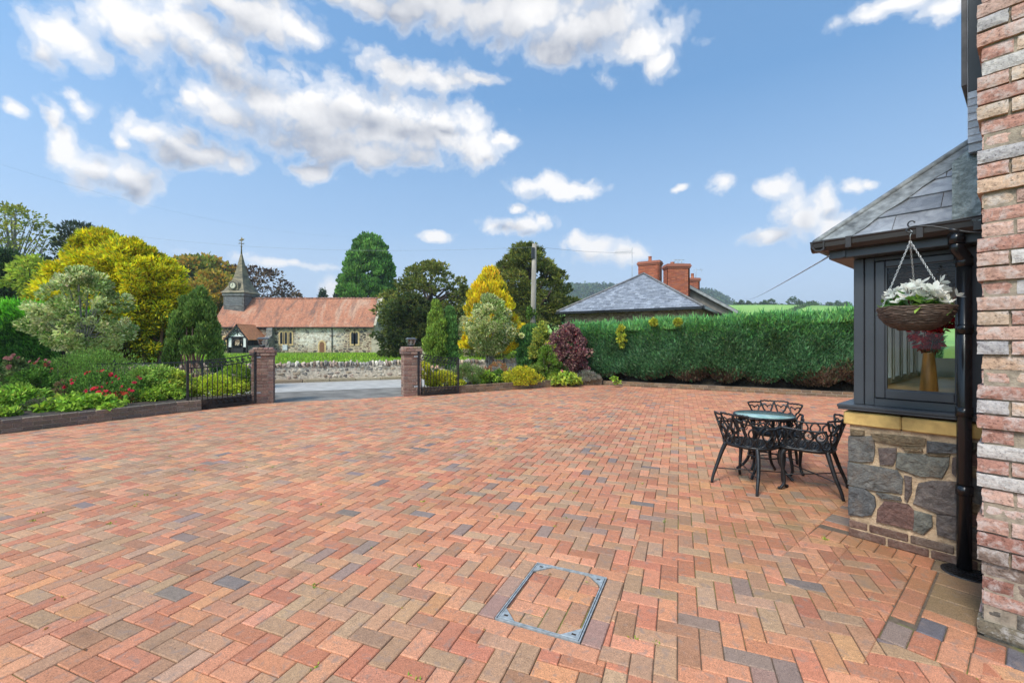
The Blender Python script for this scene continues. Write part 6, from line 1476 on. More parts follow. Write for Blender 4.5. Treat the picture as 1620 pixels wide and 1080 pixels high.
# left background
T_('ash_tree', 'tall thin leaved pale tree at the far left against the sky', 'tree', 22, 40, 330, 62, [((.20, .22, .045), 4), ((.28, .28, .05), 3), ((.13, .16, .03), 2)], vb=462, ncl=95, nleaf=34, L=.30, W=.19, cr=.72, flat=.7, inner=.35, trunk_r=.22, limbs=80, prof=prof_egg, bark=M['greybark'])
T_('cedar', 'dark flat branched conifer tip behind the golden conifer', 'tree', 122, 42, 357, 40, [((.030, .045, .028), 3), ((.045, .06, .03), 2)], vb=520, ncl=120, nleaf=60, L=.38, W=.12, cr=.8, flat=.25, mode='out', trunk_r=.25, prof=lambda t: np.clip(1.15 - t, .2, 1) ** .7, limbs=30)
T_('spruce', 'dark drooping conifer at the left edge above the clipped hedge', 'tree', 8, 26, 402, 48, [((.045, .085, .03), 4), ((.07, .12, .035), 2), ((.03, .055, .025), 3)], z0=.3, ncl=200, nleaf=90, L=.34, W=.10, cr=.55, flat=.35, mode='droop', trunk_r=.2, prof=prof_cone)
T_('dark_tree', 'dark green tree filling the gap left of the variegated holly', 'tree', 72, 30, 420, 40, [((.030, .050, .026), 4), ((.05, .075, .03), 2)], z0=.3, ncl=130, nleaf=90, L=.32, W=.16, cr=.7, mode='out', trunk_r=.2)
T_('sapling', 'yellow green young tree behind the hedge at the left', 'tree', 52, 22, 412, 22, [((.32, .36, .05), 3), ((.22, .28, .04), 3)], vb=470, ncl=40, nleaf=40, L=.2, W=.13, cr=.35, trunk_r=.06)
# golden conifer: several leaders, dark stems below
go = thing('golden_conifer', 'big golden yellow conifer with several peaks in the left garden', 'tree', (cx(195, 15.5), 15.5, .1))
Ps = []; Ds = []; Ns = []; Cs = []; tips = []
for u, vt, hw_, vb, ncl in ((146, 366, 50, 500, 130), (178, 392, 46, 520, 110), (212, 386, 48, 520, 130), (246, 410, 44, 545, 120), (112, 420, 34, 520, 60), (192, 440, 74, 548, 180), (165, 430, 56, 530, 90), (188, 478, 72, 572, 120)):
    Y = 15.5; z1, z0_ = cz(vt, Y) - .1, cz(vb, Y) - .1
    P, D, N, idx, cc = foliage(ncl, 150, (cx(u, Y) - cx(195, Y), random.uniform(-.3, .3)), px(hw_, Y), px(hw_, Y) * .9, z0_, z1, prof_bullet, .25, .75, .35, .45, 'out')
    hgt = np.clip((P[:, 2] - .9) / 2.2, 0, 1); w = rng.random(len(P)) < (.35 + .65 * hgt)
    C = np.where(w[:, None], pal(len(P), GOLD), pal(len(P), [((.13, .19, .03), 3), ((.24, .26, .03), 2), ((.07, .11, .025), 2)]))
    C *= rng.uniform(.62, 1.25, ncl)[idx][:, None]; Ps.append(P); Ds.append(D); Ns.append(N); Cs.append(C); tips += [tuple(c) for c in cc[:5]]
P = np.concatenate(Ps); leaf_mesh('crown', P, np.concatenate(Ds), np.concatenate(Ns), .15 * rng.uniform(.6, 1.3, len(P)), .055, np.concatenate(Cs), M['leaf'], go)
for k in range(6): x = -1.1 + k * .48; trunk_mesh('stem', (x, random.uniform(-.2, .2), -.1), (x * 1.25, random.uniform(-.3, .3), 2.4), .075, .03, M['redbark'], go, tips[k * 4:k * 4 + 4])
T_('variegated_holly', 'pale cream and green variegated holly standard in the left bed', 'tree', 131, 11.6, 428, 62, VARI, vb=556, ncl=130, nleaf=110, L=.08, W=.055, cr=.155, inner=.3, trunk_r=.055, bark=M['greybark'], prof=prof_egg, trunk_top=.6, zg=.2, limbs=24)
JP = [((.115, .185, .04), 4), ((.17, .25, .05), 3), ((.07, .12, .03), 3)]
lobed('juniper', 'dark green juniper with reddish bare stems beside the left gate', cx(305, 12.6), 12.6, .15,
      [(-.42, .0, 1.15, 2.10, .16), (-.22, .0, 1.65, 2.50, .17), (.03, .05, 2.0, 2.62, .15), (.25, .0, 1.75, 2.80, .17), (.44, -.05, 1.1, 2.25, .16), (-.08, .30, 1.5, 2.70, .17), (.18, .32, 1.4, 2.5, .17), (-.30, .26, 1.3, 2.35, .17), (-.58, .05, .65, 1.65, .14), (.14, -.18, 2.0, 2.4, .11), (.58, .1, .6, 1.8, .14), (-.34, -.16, 1.5, 2.0, .11), (.40, -.2, 1.0, 1.7, .10), (-.52, -.12, .6, 1.25, .11), (.0, -.2, 1.0, 1.35, .09)],
      JP, .10, .032, M['needle'], stems=9, stemcol=M['redbark'], stemh=1.75, stem_r=.034, spread=.3, ncl=70, nleaf=90, cr=.095)
T_('juniper', 'small green conifer spire just right of the bare stemmed juniper', 'tree', 341, 14, 532, 11, THUJ, z0=.2, ncl=40, nleaf=90, L=.10, W=.035, cr=.10, mode='up', prof=prof_bullet, leafm=M['needle'], trunk_r=.03)
# right bed trees
T_('golden_conifer', 'golden yellow conifer behind the round variegated tree', 'tree', 775, 19.5, 432, 46, GOLD2, vb=556, ncl=260, nleaf=150, L=.17, W=.06, cr=.25, prof=lambda t: np.clip(1 - t ** 1.5, 0, 1) ** .72 * np.clip(.75 + t * 2, 0, 1), inner=.5, mode='up', stems=3, spread=.3, trunk_r=.06, trunk_top=.6)
T_('variegated_holly', 'round headed cream variegated holly in front of the golden conifer', 'tree', 774, 16.2, 470, 38, VARI, vb=556, ncl=130, nleaf=120, L=.085, W=.055, cr=.19, prof=prof_egg, inner=.4, stems=3, spread=.14, trunk_r=.045, bark=M['greybark'], trunk_top=.6)
lobed('slim_conifer', 'taller upright green conifer behind the right gate', cx(690, 15.2), 15.2, .12, [(0, 0, .55, 2.70, .23), (-.17, -.08, .45, 2.15, .17), (.15, -.06, .5, 2.3, .16), (0, .16, .5, 2.4, .2)], [((.15, .23, .035), 4), ((.21, .29, .045), 3), ((.09, .14, .03), 2)], .10, .032, M['needle'], stems=3, stemh=1.1, ncl=60, cr=.11)
lobed('slim_conifer', 'shorter bluish green conifer right of the taller one behind the gate', cx(712, 15.4), 15.4, .12, [(0, 0, .5, 2.48, .19), (.08, -.06, .45, 1.9, .15), (-.06, .08, .45, 2.0, .15)], [((.085, .18, .045), 4), ((.12, .23, .055), 2), ((.05, .11, .03), 2)], .10, .032, M['needle'], stems=2, stemh=1.1, ncl=60, cr=.11)

# ================================================================== hedges
def hedge(name, label, pts, depth, ztop, n, palF, palT, palB, core, wav=.10, L=.13, W=.035, zb=.12, brownz=.75, brown_x=None, gaps=True):
    """clipped hedge along a line: front, top and back sprays over a twiggy core"""
    a, e = Vector((*pts[0], 0)), Vector((*pts[1], 0)); d = e - a; Ln = d.length; d /= Ln; nb = Vector((-d.y, d.x, 0))
    o = thing(name, label, 'hedge', a); m = MB(); k = int(Ln / .35)
    for i in range(k):
        x0, x1 = Ln * i / k, Ln * (i + 1) / k; zz = zb - .1 + random.uniform(-.02, .02)
        q = [d * x0 + nb * .30, d * x1 + nb * .30, d * x1 + nb * (depth - .2), d * x0 + nb * (depth - .2)]
        m.prism([(p.x, p.y) for p in q], zz, ztop(i / k) - .22 + random.uniform(-.03, .03), 0, None, (1, 1, 1), bottom=True)
    m.build('branches', core, o)
    nf = int(n * .55); nt_ = int(n * .33); nbk = n - nf - nt_
    u = rng.random(nf) * Ln; hz = np.array([ztop(t) for t in np.linspace(0, 1, 60)]); zt = np.interp(u / Ln, np.linspace(0, 1, 60), hz)
    scal = np.abs(np.sin(u * 2.6 + .7 * np.sin(u * 1.1))) ** .6
    zlow = zb + .30 - .25 * scal * rng.uniform(.6, 1.1, nf)
    z = zlow + (zt - zlow) * rng.random(nf)
    bulge = .17 * np.sin(u * 2.1 + .5 * np.sin(z * 3)) * np.sin(z * 1.7 + u) + wav * np.sin(u * 5.3) * np.sin(z * 4.1 + 1) + .20 * np.clip((zt - z) / zt, 0, 1) ** 2 * -1 + .16 * np.clip(1 - (z - zb) / .45, 0, 1)
    dep = .10 + bulge + rng.exponential(.07, nf) + .22 * np.clip((z - (zt - .28)) / .28, 0, 1) ** 2
    Pf = np.outer(u, d) + np.outer(dep, nb); Pf[:, 2] = z
    Df = -np.array(nb) * .75 + np.array([0, 0, .75]) + rand_dir(nf) * .55 
    tz = z / zt + rng.normal(0, .05, nf)
    Cf = pal(nf, palF); top = np.clip((tz - .66) / .32, 0, 1); w = rng.random(nf) < top; Cf[w] = pal(int(w.sum()), palT)
    bx = .5 + .5 * np.sin(u * 1.9 + 1.2) if brown_x is None else brown_x(u / Ln)
    bprob = np.clip((brownz * (.35 + .9 * bx) - (z - zb)) / .35, 0, .93); w = rng.random(nf) < bprob; Cf[w] = pal(int(w.sum()), palB)
    u2 = rng.random(nt_) * Ln; v2 = .10 + rng.random(nt_) * (depth - .1); z2 = np.interp(u2 / Ln, np.linspace(0, 1, 60), hz) - .1 + .05 * np.sin(u2 * 3.1) * np.sin(v2 * 4) - .26 * np.clip(1 - v2 / .42, 0, 1) ** 2
    Pt = np.outer(u2, d) + np.outer(v2 - .02, nb); Pt[:, 2] = z2; Dt = np.array([0, 0, 1.0]) + rand_dir(nt_) * .5 - np.array(nb) * .15; Ct = pal(nt_, palT)
    u3 = rng.random(nbk) * Ln; z3 = zb + .2 + (np.interp(u3 / Ln, np.linspace(0, 1, 60), hz) - zb - .3) * rng.random(nbk)
    Pb = np.outer(u3, d) + np.outer(np.full(nbk, depth - .05), nb); Pb[:, 2] = z3; Db = np.array(nb) * .8 + np.array([0, 0, .7]) + rand_dir(nbk) * .5; Cb = pal(nbk, palF)
    P = np.concatenate([Pf, Pt, Pb]); D = np.concatenate([Df, Dt, Db]); C = np.concatenate([Cf, Ct, Cb]); N = rand_dir(len(P)) + np.concatenate([np.tile(-np.array(nb) * .8, (nf, 1)), rand_dir(nt_), np.tile(np.array(nb), (nbk, 1))])
    LL = L * rng.uniform(.6, 1.4, len(P)); LL[nf:nf + nt_] *= 1.05 + .9 * (rng.random(nt_) < .05) + .25 * np.sin(u2 * 7.3) * np.sin(u2 * 2.9)
    leaf_mesh('foliage', P, D, N, LL, W * rng.uniform(.7, 1.3, len(P)), C, M['needle'], o); return o
M['twigs'] = plain('hedge_twigs', (.035, .026, .016), .95, 0, .4, 6, .05, 18)
ha = EDR + HN * .62 - HD * 1.85; hb_ = ha + HD * 10.4
hedge('conifer_hedge', 'long clipped dark green conifer hedge with bright tips and brown patches at its foot', [(ha.x, ha.y), (hb_.x, hb_.y)], 1.5, lambda t: 1.98 + .33 * t + .03 * math.sin(t * 23) + .02 * math.sin(t * 61), 190000,
      [((.085, .19, .085), 4), ((.12, .25, .11), 3), ((.05, .12, .06), 3), ((.17, .27, .15), 1.4)], [((.12, .29, .09), 4), ((.15, .34, .10), 3), ((.08, .21, .09), 3), ((.20, .34, .10), 1)], [((.15, .095, .06), 3), ((.10, .062, .042), 3), ((.19, .13, .085), 1)], M['twigs'],
      brown_x=lambda t: np.clip((t - .22) / .45, 0, 1) * (.55 + .5 * np.sin(t * 17)) + .1, brownz=.60, L=.16, W=.042)
hl = Vector((cx(86, 12.6), 12.6, 0)); hl2 = hl + Vector((-6.8, -1.6, 0))
hedge('clipped_hedge', 'bright green clipped conifer hedge at the left edge of the garden', [(hl2.x, hl2.y), (hl.x, hl.y)], 2.2, lambda t: 2.72 - .32 * t ** 3, 70000,
      [((.045, .13, .024), 4), ((.07, .18, .03), 3), ((.025, .07, .018), 2)], [((.14, .38, .03), 4), ((.19, .45, .035), 3), ((.09, .25, .025), 2)], [((.03, .03, .015), 1)], M['twigs'], brownz=.0, L=.15, W=.04)

# ================================================================== shrubs and flowers
def shrub(name, label, cat, u, v, Y, vt, hw_, palette, zb=.2, L=.055, W=.035, ncl=50, nleaf=90, prof=prof_dome, mode='out', leafm=None, stems=5, group=None, cr=None, inner=.3, flat=.8, jit=.22):
    x = cx(u, Y); zt = cz(vt, Y); r = px(hw_, Y)
    o = thing(name, label, cat, (x, Y, zb), 0, group)
    P, D, N, idx, cc = foliage(ncl, nleaf, (0, 0), r, r * .85, .03, zt - zb, prof, cr or max(.05, r * .26), flat, .4, inner, mode)
    P[:, 2] = np.maximum(P[:, 2], .005)
    C = pal(len(P), palette, jit) * rng.uniform(.85, 1.15, ncl)[idx][:, None]
    leaf_mesh('foliage', P, D, N, L * rng.uniform(.6, 1.3, len(P)), W * rng.uniform(.7, 1.3, len(P)), C, leafm or M['leaf'], o)
    m = MB()
    for k in range(stems): c = cc[k % len(cc)]; m.tube([(c[0] * .2, c[1] * .2, -.03), (c[0] * .6, c[1] * .6, c[2] * .55), tuple(c)], [.012, .009, .004], 5)
    if stems: m.build('stems', M['bark'], o)
    return o, cc
def blooms(o, pts, col, s, name='flower', petals=6, up=.6):
    """each bloom: a ring of petals round a small centre"""
    for p in pts:
        m = MB(); c = Vector(p); ax = (Vector((c.x, c.y - .2, 0)).normalized() * .6 + Vector((random.uniform(-.3, .3), -.3, up))).normalized(); e1 = ax.orthogonal().normalized(); e2 = ax.cross(e1); f = random.uniform(.8, 1.2)
        for ring, (rr, tl) in enumerate(((1.0, .15), (.6, .5))):
            for k in range(petals):
                a = 2 * math.pi * (k + .5 * ring) / petals; r = e1 * math.cos(a) + e2 * math.sin(a); t = ax.cross(r)
                m.add([c, c + (r * .5 + t * .35 + ax * tl * .5) * s * rr, c + (r + ax * tl) * s * rr, c + (r * .5 - t * .35 + ax * tl * .5) * s * rr], [(0, 1, 2, 3)], tuple(min(1, x * f) for x in col))
        m.build(name, M['petal'], o)
def surf(cc, n, zmin=.4):
    zm = max(c[2] for c in cc); q = [c for c in cc if c[2] > zm * zmin and c[1] < .12]; q = q or list(cc); return [Vector(random.choice(q)) * 1.08 + Vector((random.uniform(-.05, .05), -.05, random.uniform(.02, .08))) for _ in range(n)]
LIME = [((.22, .32, .04), 4), ((.30, .40, .05), 3), ((.13, .21, .03), 2)]
YELG = [((.42, .40, .03), 4), ((.50, .44, .035), 3), ((.26, .30, .03), 3)]
SPIR_ = [((.38, .36, .022), 4), ((.46, .40, .03), 3), ((.24, .29, .03), 3), ((.34, .22, .03), 1)]
MIDG = [((.09, .18, .03), 4), ((.13, .24, .04), 3), ((.055, .11, .02), 3)]
DKG = [((.045, .085, .025), 4), ((.07, .12, .03), 2)]
shrub('hebe', 'rounded mid green hebe mound below the variegated holly', 'shrub', 150, 615, 10.6, 562, 70, [((.13, .22, .045), 4), ((.17, .28, .05), 3), ((.09, .15, .03), 2)], L=.05, W=.022, ncl=120, nleaf=110, mode='up')
shrub('low_shrub', 'dark green shrub at the left edge under the clipped hedge', 'shrub', 5, 600, 9.6, 585, 40, DKG, ncl=60, nleaf=80)
shrub('low_shrub', 'dull green shrub behind the pink dahlia', 'shrub', 60, 605, 9.3, 588, 38, MIDG, ncl=50, nleaf=90)
o, cc = shrub('sedum', 'sedum with dusky red flower heads left of the sword leaved plant', 'flowers', 22, 600, 9.2, 572, 32, [((.12, .15, .05), 2), ((.09, .12, .04), 2)], ncl=30, nleaf=60, L=.06, W=.04)
blooms(o, surf(cc, 14, .55), (.30, .10, .09), .05, 'flower_head', 8)
def blades(label, cat, u, Y, zb, h, n, spread, col, name, w=.022):
    o = thing(name, label, cat, (cx(u, Y), Y, zb)); m = MB()
    for k in range(n):
        a = random.uniform(0, 6.28); r = random.uniform(.3, 1) * spread; hh = h * random.uniform(.6, 1.0); e = Vector((math.cos(a), math.sin(a), 0)); t = Vector((-e.y, e.x, 0)); f = random.uniform(.7, 1.3); q = []
        for j in range(6):
            s = j / 5; p = e * (r * s ** 1.8 + .02) + Vector((0, 0, hh * (s - .25 * s ** 3))); ww = w * (1 - s ** 2.2) + .001; q += [p + t * ww * .5, p - t * ww * .5]
        m.add(q, [(2 * j, 2 * j + 1, 2 * j + 3, 2 * j + 2) for j in range(5)], tuple(v * f for v in col))
    m.build('blades', M['leaf'], o); return o
o = blades('clump of tall sword shaped green leaves in the left bed', 'plant', 47, 9.4, .2, .80, 34, .42, (.19, .28, .05), 'crocosmia', .03)
blooms(o, [Vector((x, y, z)) for x, y, z in ((.28, -.1, .70), (.34, .0, .74), (.22, .1, .78), (.42, .05, .68), (.16, -.05, .80))], (.36, .07, .03), .035)
o, cc = shrub('dahlia', 'low leafy dahlia with one bright pink bloom at the left edge', 'flowers', 28, 640, 8.2, 618, 42, [((.20, .32, .04), 4), ((.13, .22, .03), 3), ((.28, .40, .06), 1)], ncl=45, nleaf=60, L=.085, W=.06)
blooms(o, [Vector((0, -.25, .33))], (.80, .10, .34), .065, petals=10); blooms(o, [Vector((-.30, -.25, .22))], (.66, .20, .30), .035)
o, cc = shrub('fuchsia', 'airy fuchsia dotted with crimson blooms behind the front edging', 'flowers', 158, 640, 9.3, 592, 44, MIDG, ncl=60, nleaf=60, L=.05, W=.03, mode='up', flat=1)
blooms(o, surf(cc, 34, .3), (.62, .015, .05), .042)
o, cc = shrub('fuchsia', 'second crimson fuchsia with drooping blooms right of the first', 'flowers', 206, 638, 9.2, 602, 30, MIDG, ncl=40, nleaf=60, L=.05, W=.03, mode='up', flat=1)
blooms(o, surf(cc, 16, .3), (.60, .02, .06), .038)
o, cc = shrub('begonia', 'low orange red bedding plants in front of the fuchsias', 'flowers', 188, 643, 8.95, 626, 24, [((.20, .12, .04), 3), ((.12, .17, .04), 3)], ncl=30, nleaf=40, L=.05, W=.04)
blooms(o, surf(cc, 22, .3), (.62, .08, .025), .045)
shrub('strawberry_plant', 'bright green broad leaved plant trailing over the left edging', 'plant', 128, 650, 8.25, 634, 46, [((.19, .30, .03), 4), ((.26, .38, .04), 3), ((.11, .19, .025), 2)], ncl=60, nleaf=40, L=.10, W=.085, mode='rand', zb=.18)
shrub('strawberry_plant', 'small lime leaved clump hanging over the edging at the left corner', 'plant', 8, 655, 7.35, 648, 18, LIME, ncl=22, nleaf=40, L=.08, W=.06, mode='rand')
shrub('leafy_shrub', 'pale green leafy shrub left of the gate', 'shrub', 238, 635, 9.8, 586, 40, [((.20, .30, .06), 4), ((.28, .38, .09), 3), ((.12, .19, .035), 2)], ncl=60, nleaf=80, L=.07, W=.05)
shrub('leafy_shrub', 'yellow green leafy shrub touching the end of the left gate', 'shrub', 272, 635, 10.0, 592, 34, [((.30, .36, .05), 4), ((.38, .42, .07), 3), ((.16, .23, .04), 2), ((.42, .30, .06), .6)], ncl=55, nleaf=80, L=.065, W=.045)
shrub('leafy_shrub', 'bright green low shrub in front of the pale leafy one by the left gate', 'shrub', 250, 642, 9.45, 616, 36, LIME, ncl=40, nleaf=70, L=.06, W=.045)
shrub('dry_flowers', 'faded brown flower stems between the dahlia and the fuchsia', 'plant', 98, 640, 9.0, 605, 16, [((.22, .14, .07), 3), ((.16, .11, .06), 2), ((.12, .14, .04), 1)], ncl=24, nleaf=30, L=.06, W=.015, mode='up')
shrub('heather', 'small dark heather clump at the edging left of the strawberry leaves', 'plant', 66, 650, 7.95, 634, 24, [((.09, .12, .05), 3), ((.13, .10, .07), 2)], ncl=26, nleaf=60, L=.04, W=.015, mode='up')
shrub('euonymus', 'low yellow green euonymus filling the space behind the left gate', 'shrub', 338, 640, 10.55, 600, 46, [((.34, .40, .035), 4), ((.42, .46, .05), 3), ((.20, .27, .03), 3)], ncl=120, nleaf=90, L=.05, W=.035, cr=.14)
shrub('euonymus', 'green dome shaped shrub behind the left gate beside the pier', 'shrub', 372, 640, 11.0, 578, 26, [((.19, .28, .03), 4), ((.26, .35, .04), 3), ((.12, .18, .025), 2)], ncl=80, nleaf=90, L=.05, W=.035, cr=.13, prof=prof_egg)
o, cc = shrub('pale_flowers', 'tall pale cream flower spikes behind the left gate', 'flowers', 318, 620, 11.4, 582, 22, [((.42, .36, .22), 2), ((.24, .30, .06), 2)], ncl=26, nleaf=40, L=.05, W=.03, mode='up')
blooms(o, surf(cc, 10, .5), (.75, .55, .42), .04)
o, cc = shrub('pelargonium', 'scarlet flowered plant spilling near the gate end of the left bed', 'flowers', 178, 632, 9.05, 612, 26, MIDG, ncl=30, nleaf=40, L=.05, W=.04); blooms(o, surf(cc, 20, .3), (.70, .02, .04), .045)
o, cc = shrub('astrantia', 'dusky pink flower heads standing behind the dahlia', 'flowers', 62, 612, 9.7, 574, 22, MIDG, ncl=26, nleaf=40, L=.05, W=.03, mode='up'); blooms(o, surf(cc, 12, .5), (.45, .13, .14), .045)
# right bed
shrub('euonymus', 'bright yellow euonymus behind the right gate', 'shrub', 668, 615, 12.9, 574, 16, YELG, ncl=50, nleaf=80, L=.05, W=.035, zb=.12)
shrub('euonymus', 'low yellow green euonymus along the foot of the right gate', 'shrub', 702, 618, 13.0, 590, 26, YELG, ncl=70, nleaf=80, L=.05, W=.035, zb=.12)
o, cc = shrub('pale_flowers', 'pale pink flower heads behind the right gate', 'flowers', 688, 610, 13.4, 582, 12, MIDG, ncl=24, nleaf=40, L=.05, W=.03, zb=.12)
blooms(o, surf(cc, 9, .5), (.80, .56, .42), .05)
shrub('grassy_shrub', 'feathery grey green shrub at the end of the right gate', 'shrub', 742, 615, 13.5, 580, 28, [((.13, .20, .06), 4), ((.18, .25, .08), 2), ((.18, .12, .07), 1)], ncl=60, nleaf=80, L=.08, W=.02, mode='up', zb=.12)
shrub('leafy_shrub', 'pale lime leafy plant below the round variegated tree', 'plant', 768, 614, 13.6, 590, 18, LIME, ncl=34, nleaf=60, L=.08, W=.06, zb=.12)
shrub('leafy_shrub', 'mid green shrub right of the lime leafy plant', 'shrub', 786, 612, 14.2, 588, 18, MIDG, ncl=36, nleaf=60, zb=.12)
shrub('dry_flowers', 'rusty orange dried flower heads below the variegated tree', 'plant', 788, 600, 15.0, 576, 20, [((.34, .14, .06), 3), ((.24, .12, .07), 3), ((.16, .16, .05), 2)], ncl=30, nleaf=40, L=.06, W=.03, mode='up', zb=.12)
shrub('spirea', 'low golden spirea spilling over the brick edging', 'shrub', 824, 612, 13.75, 584, 28, SPIR_, ncl=90, nleaf=90, L=.055, W=.025, mode='up', zb=.12, cr=.12)
shrub('green_column', 'dark green conifer column at the left end of the long hedge', 'shrub', 838, 600, 16.4, 514, 18, THUJ, ncl=110, nleaf=100, L=.13, W=.035, mode='up', prof=prof_bullet, zb=.12, leafm=M['needle'], cr=.16)
shrub('elaeagnus', 'yellow splashed elaeagnus beside the hedge end', 'shrub', 858, 560, 15.9, 512, 20, [((.40, .38, .06), 3), ((.16, .22, .05), 3), ((.24, .29, .06), 2)], ncl=70, nleaf=70, L=.085, W=.05, zb=.12, prof=prof_egg)
shrub('smoke_bush', 'purple leaved smoke bush with pinkish plumes', 'shrub', 898, 592, 15.2, 517, 32, [((.13, .055, .065), 4), ((.20, .095, .10), 3), ((.34, .20, .165), 3), ((.085, .035, .042), 2), ((.38, .05, .06), .3)], ncl=110, nleaf=70, L=.085, W=.07, zb=.12, prof=prof_egg, cr=.17)
shrub('box_shrub', 'rounded bright green shrub in front of the smoke bush', 'shrub', 864, 592, 14.6, 548, 19, [((.11, .19, .025), 4), ((.16, .25, .035), 2), ((.07, .12, .02), 2)], ncl=80, nleaf=90, L=.05, W=.03, zb=.12, prof=prof_egg)
shrub('leafy_shrub', 'small green plant between the spirea and the round shrub', 'plant', 850, 600, 14.3, 580, 14, [((.15, .21, .04), 3), ((.22, .27, .06), 2)], ncl=30, nleaf=60, zb=.12)
shrub('hosta', 'low broad leaved yellowing hostas along the edging', 'plant', 892, 606, 14.35, 594, 26, [((.32, .38, .05), 3), ((.22, .30, .045), 3), ((.12, .18, .03), 1)], ncl=40, nleaf=34, L=.12, W=.08, mode='rand', zb=.12)
shrub('lavender', 'grey lavender clump at the corner of the bed', 'plant', 927, 606, 14.75, 590, 18, [((.24, .23, .20), 3), ((.17, .18, .13), 3), ((.22, .16, .17), 1)], ncl=36, nleaf=60, L=.08, W=.014, mode='up', zb=.12)
o, cc = shrub('rose_bush', 'small rose with one pink bloom under the smoke bush', 'flowers', 890, 595, 14.6, 574, 10, DKG, ncl=18, nleaf=40, zb=.12); blooms(o, [Vector((-.05, -.2, .38))], (.85, .30, .32), .055, petals=8)
hf = lambda u: (lambda d, t: (d * t))(Vector(((u - 810) / FOC, 1, 0)), (ha.x * HN.x + ha.y * HN.y - .1) / (((u - 810) / FOC) * HN.x + HN.y))
for u, v0, v1, hw_, lab in ((983, 516, 550, 6, 'yellow variegated euonymus climbing the front of the long hedge'), (1034, 506, 514, 4, 'small yellow sprig on top of the hedge below the slate roof'), (1072, 506, 513, 4, 'small yellow sprig on top of the hedge below the right chimney')):
    p = hf(u); Yp = p.y - .1; shrub('euonymus', lab, 'shrub', u, v1, Yp, v0, hw_, [((.42, .42, .05), 3), ((.30, .34, .05), 2), ((.14, .2, .04), 1)], zb=cz(v1, Yp), ncl=30, nleaf=40, L=.07, W=.045, stems=2, prof=prof_egg)
shrub('weed', 'tiny bright green weed between the hedge and its edging', 'plant', 974, 602, 14.1, 595, 6, LIME, ncl=10, nleaf=20, L=.06, W=.045, zb=.1)
# iron railing behind the left bed
rl_ = thing('iron_railing', 'low black iron railing behind the left flower bed', 'railing', GL + GD * -7 + GN * 1.6, GA)
m = MB(); m.box(0, 6.2, -.012, .012, .92, .95); m.box(0, 6.2, -.012, .012, .25, .275); m.build('rails', M['iron'], rl_)
for k in range(8): m = MB(); m.box(k * .88 - .02, k * .88 + .02, -.02, .02, 0, 1.02); m.build('post', M['iron'], rl_)
m = MB()
for k in range(62): m.tube([(k * .1, 0, .26), (k * .1, 0, .93)], .007, 4)
m.build('bars', M['iron'], rl_)
# long grass behind the churchyard wall, mown grass beyond
def grassfield(name, label, n, area, h, w, palette, kind='stuff'):
    a = rng.uniform(area[0], area[1], n); b = rng.uniform(area[2], area[3], n); base = np.array(GL)[None, :] + np.outer(a, np.array(GD)) + np.outer(b, np.array(GN)); base[:, 2] = -.03
    den = .5 + .5 * np.sin(a * 1.3 + 2 * np.sin(b)) * np.sin(a * .37 + b * 1.1); hh = h * rng.uniform(.4, 1.2, n) * (.5 + .8 * den)
    D = np.array([0, 0, 1.]) + rand_dir(n) * .35; return tag(leaf_mesh(name, base, D, rand_dir(n), hh, w, pal(n, palette, .2), M['leaf']), label, 'grass', kind=kind)
grassfield('long_grass', 'rough brownish long grass growing behind the churchyard wall', 9000, (-14, 24, 6.2, 9.5), .52, .035, [((.24, .24, .05), 3), ((.26, .19, .09), 2.5), ((.14, .22, .035), 3)])
grassfield('lawn_grass', 'short bright green churchyard grass', 26000, (-26, 34, 9.0, 44), .22, .09, [((.20, .33, .028), 3), ((.26, .39, .035), 3), ((.15, .25, .025), 2)])
# trees along the ridge of the pasture
for u, hpx, wpx_, lab in ((1172, 8, 6, 'first dark tree of the field ridge, next to the cottage eaves'), (1184, 7, 5, 'small tree in the gap left of the twin ridge trees'), (1208, 8, 6, 'left one of the twin round ridge trees'), (1220, 10, 7, 'right one of the twin round ridge trees'), (1253, 17, 10, 'biggest dark tree on the field ridge'), (1266, 9, 6, 'tree hugging the right side of the biggest ridge tree'), (1284, 10, 8, 'airy ridge tree over the middle of the pasture'), (1312, 9, 6, 'lone ridge tree left of the pair by the bay window'), (1327, 12, 7, 'darker tree of the pair near the bay window'), (1341, 10, 7, 'last ridge tree beside the bay window')):
    Y = 318; x = cx(u, Y); zb = float(fieldz(np.array(x), np.array(Y))) - .3
    tree('ridge_tree', lab, 'tree', x, Y, zb + .8, zb + px(hpx, Y) * .85 + .4, px(wpx_, Y) * .72, prof_round, [((.06, .095, .04), 3), ((.085, .11, .045), 2)], 20, 22, px(wpx_, Y) * .24, 1.0, .7, M['bark'], M['leaf'], 'trees on the ridge of the pasture', zg=zb, trunk_r=.25, limbs=4)
def hrow(name, label, u0, v0, u1, v1, Y0, Y1, n):
    t = rng.random(n); Y = Y0 + (Y1 - Y0) * t; x = (u0 + (u1 - u0) * t - 810) / FOC * Y; z = fieldz(x, Y); P = np.stack([x, Y, z], 1) + rng.normal(0, 1, (n, 3)) * np.array([.8, .8, .5]) + np.array([0, 0, .7])
    o = leaf_mesh(name, P, rand_dir(n) + np.array([0, 0, .6]), rand_dir(n), 1.2, .9, pal(n, [((.05, .085, .03), 2), ((.08, .11, .04), 1)]), M['leaf']); return tag(o, label, 'hedge')
hrow('field_hedge', 'dark field hedge running along the crest of the pasture', 1160, 0, 1420, 0, 319, 321, 1800)
hrow('field_hedge', 'thin field hedge slanting down the pasture', 1226, 0, 1296, 0, 215, 300, 700)

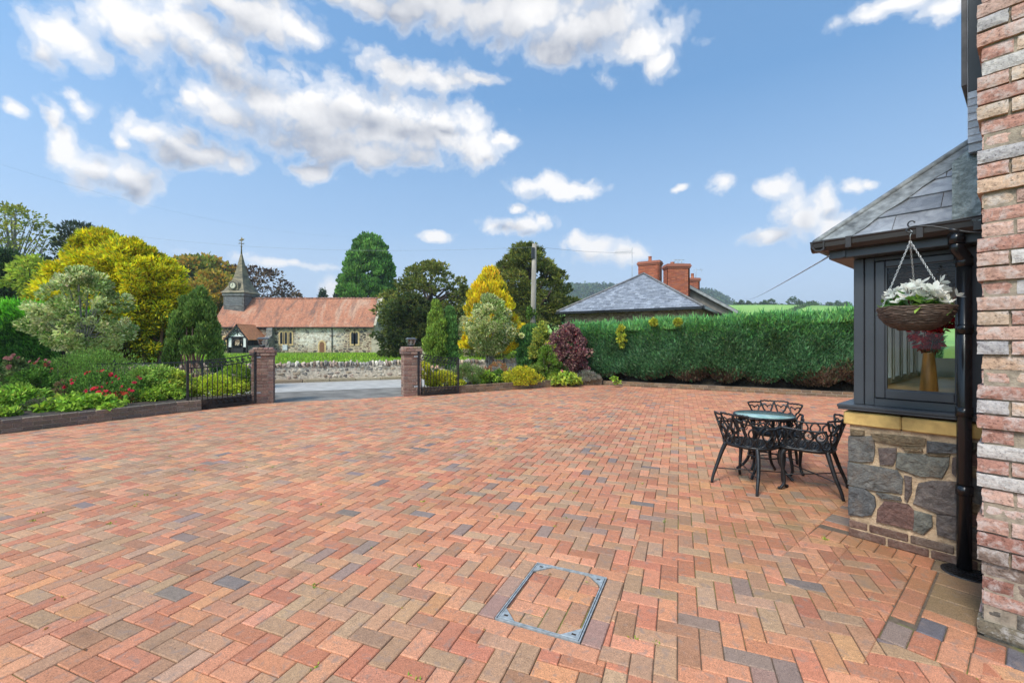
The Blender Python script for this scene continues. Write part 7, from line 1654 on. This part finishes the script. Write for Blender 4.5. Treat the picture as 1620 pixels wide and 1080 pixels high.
# weeds in the joints and blown leaves
def lattice_pts(n, x0, x1, y0, y1):
    o = []
    while len(o) < n:
        i, j = random.randrange(-90, 90), random.randrange(-50, 90); a = (i + random.choice((0, .5, 1))) * PG; b = j * PG; x, y = ca_ * a - sa_ * b, sa_ * a + ca_ * b + 6
        if x0 < x < x1 and y0 < y < y1 and abs(x) < 1.25 * y and (Vector((x, y, 0)) - C0).dot(BX) > .02 and not (x > 1.9 and y < 2.9): o.append((x, y))
    return o
wp_ = []
for x, y in lattice_pts(60, -6, 2.6, 1.7, 8):
    for k in range(random.randint(4, 14)): wp_.append((x + random.gauss(0, .012), y + random.gauss(0, .012), -.002))
wp_ = np.array(wp_); tag(leaf_mesh('weeds', wp_, rand_dir(len(wp_)) + np.array([0, 0, .7]), rand_dir(len(wp_)) + np.array([0, 0, .5]), rng.uniform(.008, .024, len(wp_)), .008, pal(len(wp_), [((.16, .26, .03), 3), ((.24, .28, .04), 2)]), M['leaf']), 'tiny green weeds and moss sprouting in the paving joints', 'weeds', kind='stuff')
lp_ = np.array([(x, y, .004) for x, y in lattice_pts(70, -7, 2.8, 1.7, 9)]); dd = rand_dir(len(lp_)) * np.array([1, 1, .15]); tag(leaf_mesh('fallen_leaves', lp_, dd, np.array([0, 0, 1.]) + rand_dir(len(lp_)) * .3, rng.uniform(.012, .034, len(lp_)), .013, pal(len(lp_), [((.30, .18, .05), 3), ((.36, .28, .10), 2), ((.18, .09, .04), 2)]), M['leaf']), 'small dry leaves and seed husks blown over the drive', 'fallen leaves', kind='stuff')
# ================================================================== the moist air that pales the far hill
m = MB(); m.box(-2600, 2600, -75, 3050, -1.05, 150); hz_o = m.build('haze', None); tag(hz_o, 'thin pale haze filling the air of the valley', 'haze', kind='stuff')
hm = bpy.data.materials.new('haze'); hm.use_nodes = True; hn = hm.node_tree; hn.nodes.clear()
pv_ = nd(hn, 'ShaderNodeVolumePrincipled'); pv_.inputs['Color'].default_value = (.86, .92, 1, 1); pv_.inputs['Density'].default_value = .00042; pv_.inputs['Anisotropy'].default_value = .2
oh = nd(hn, 'ShaderNodeOutputMaterial'); hn.links.new(pv_.outputs[0], oh.inputs['Volume']); hz_o.data.materials.append(hm)
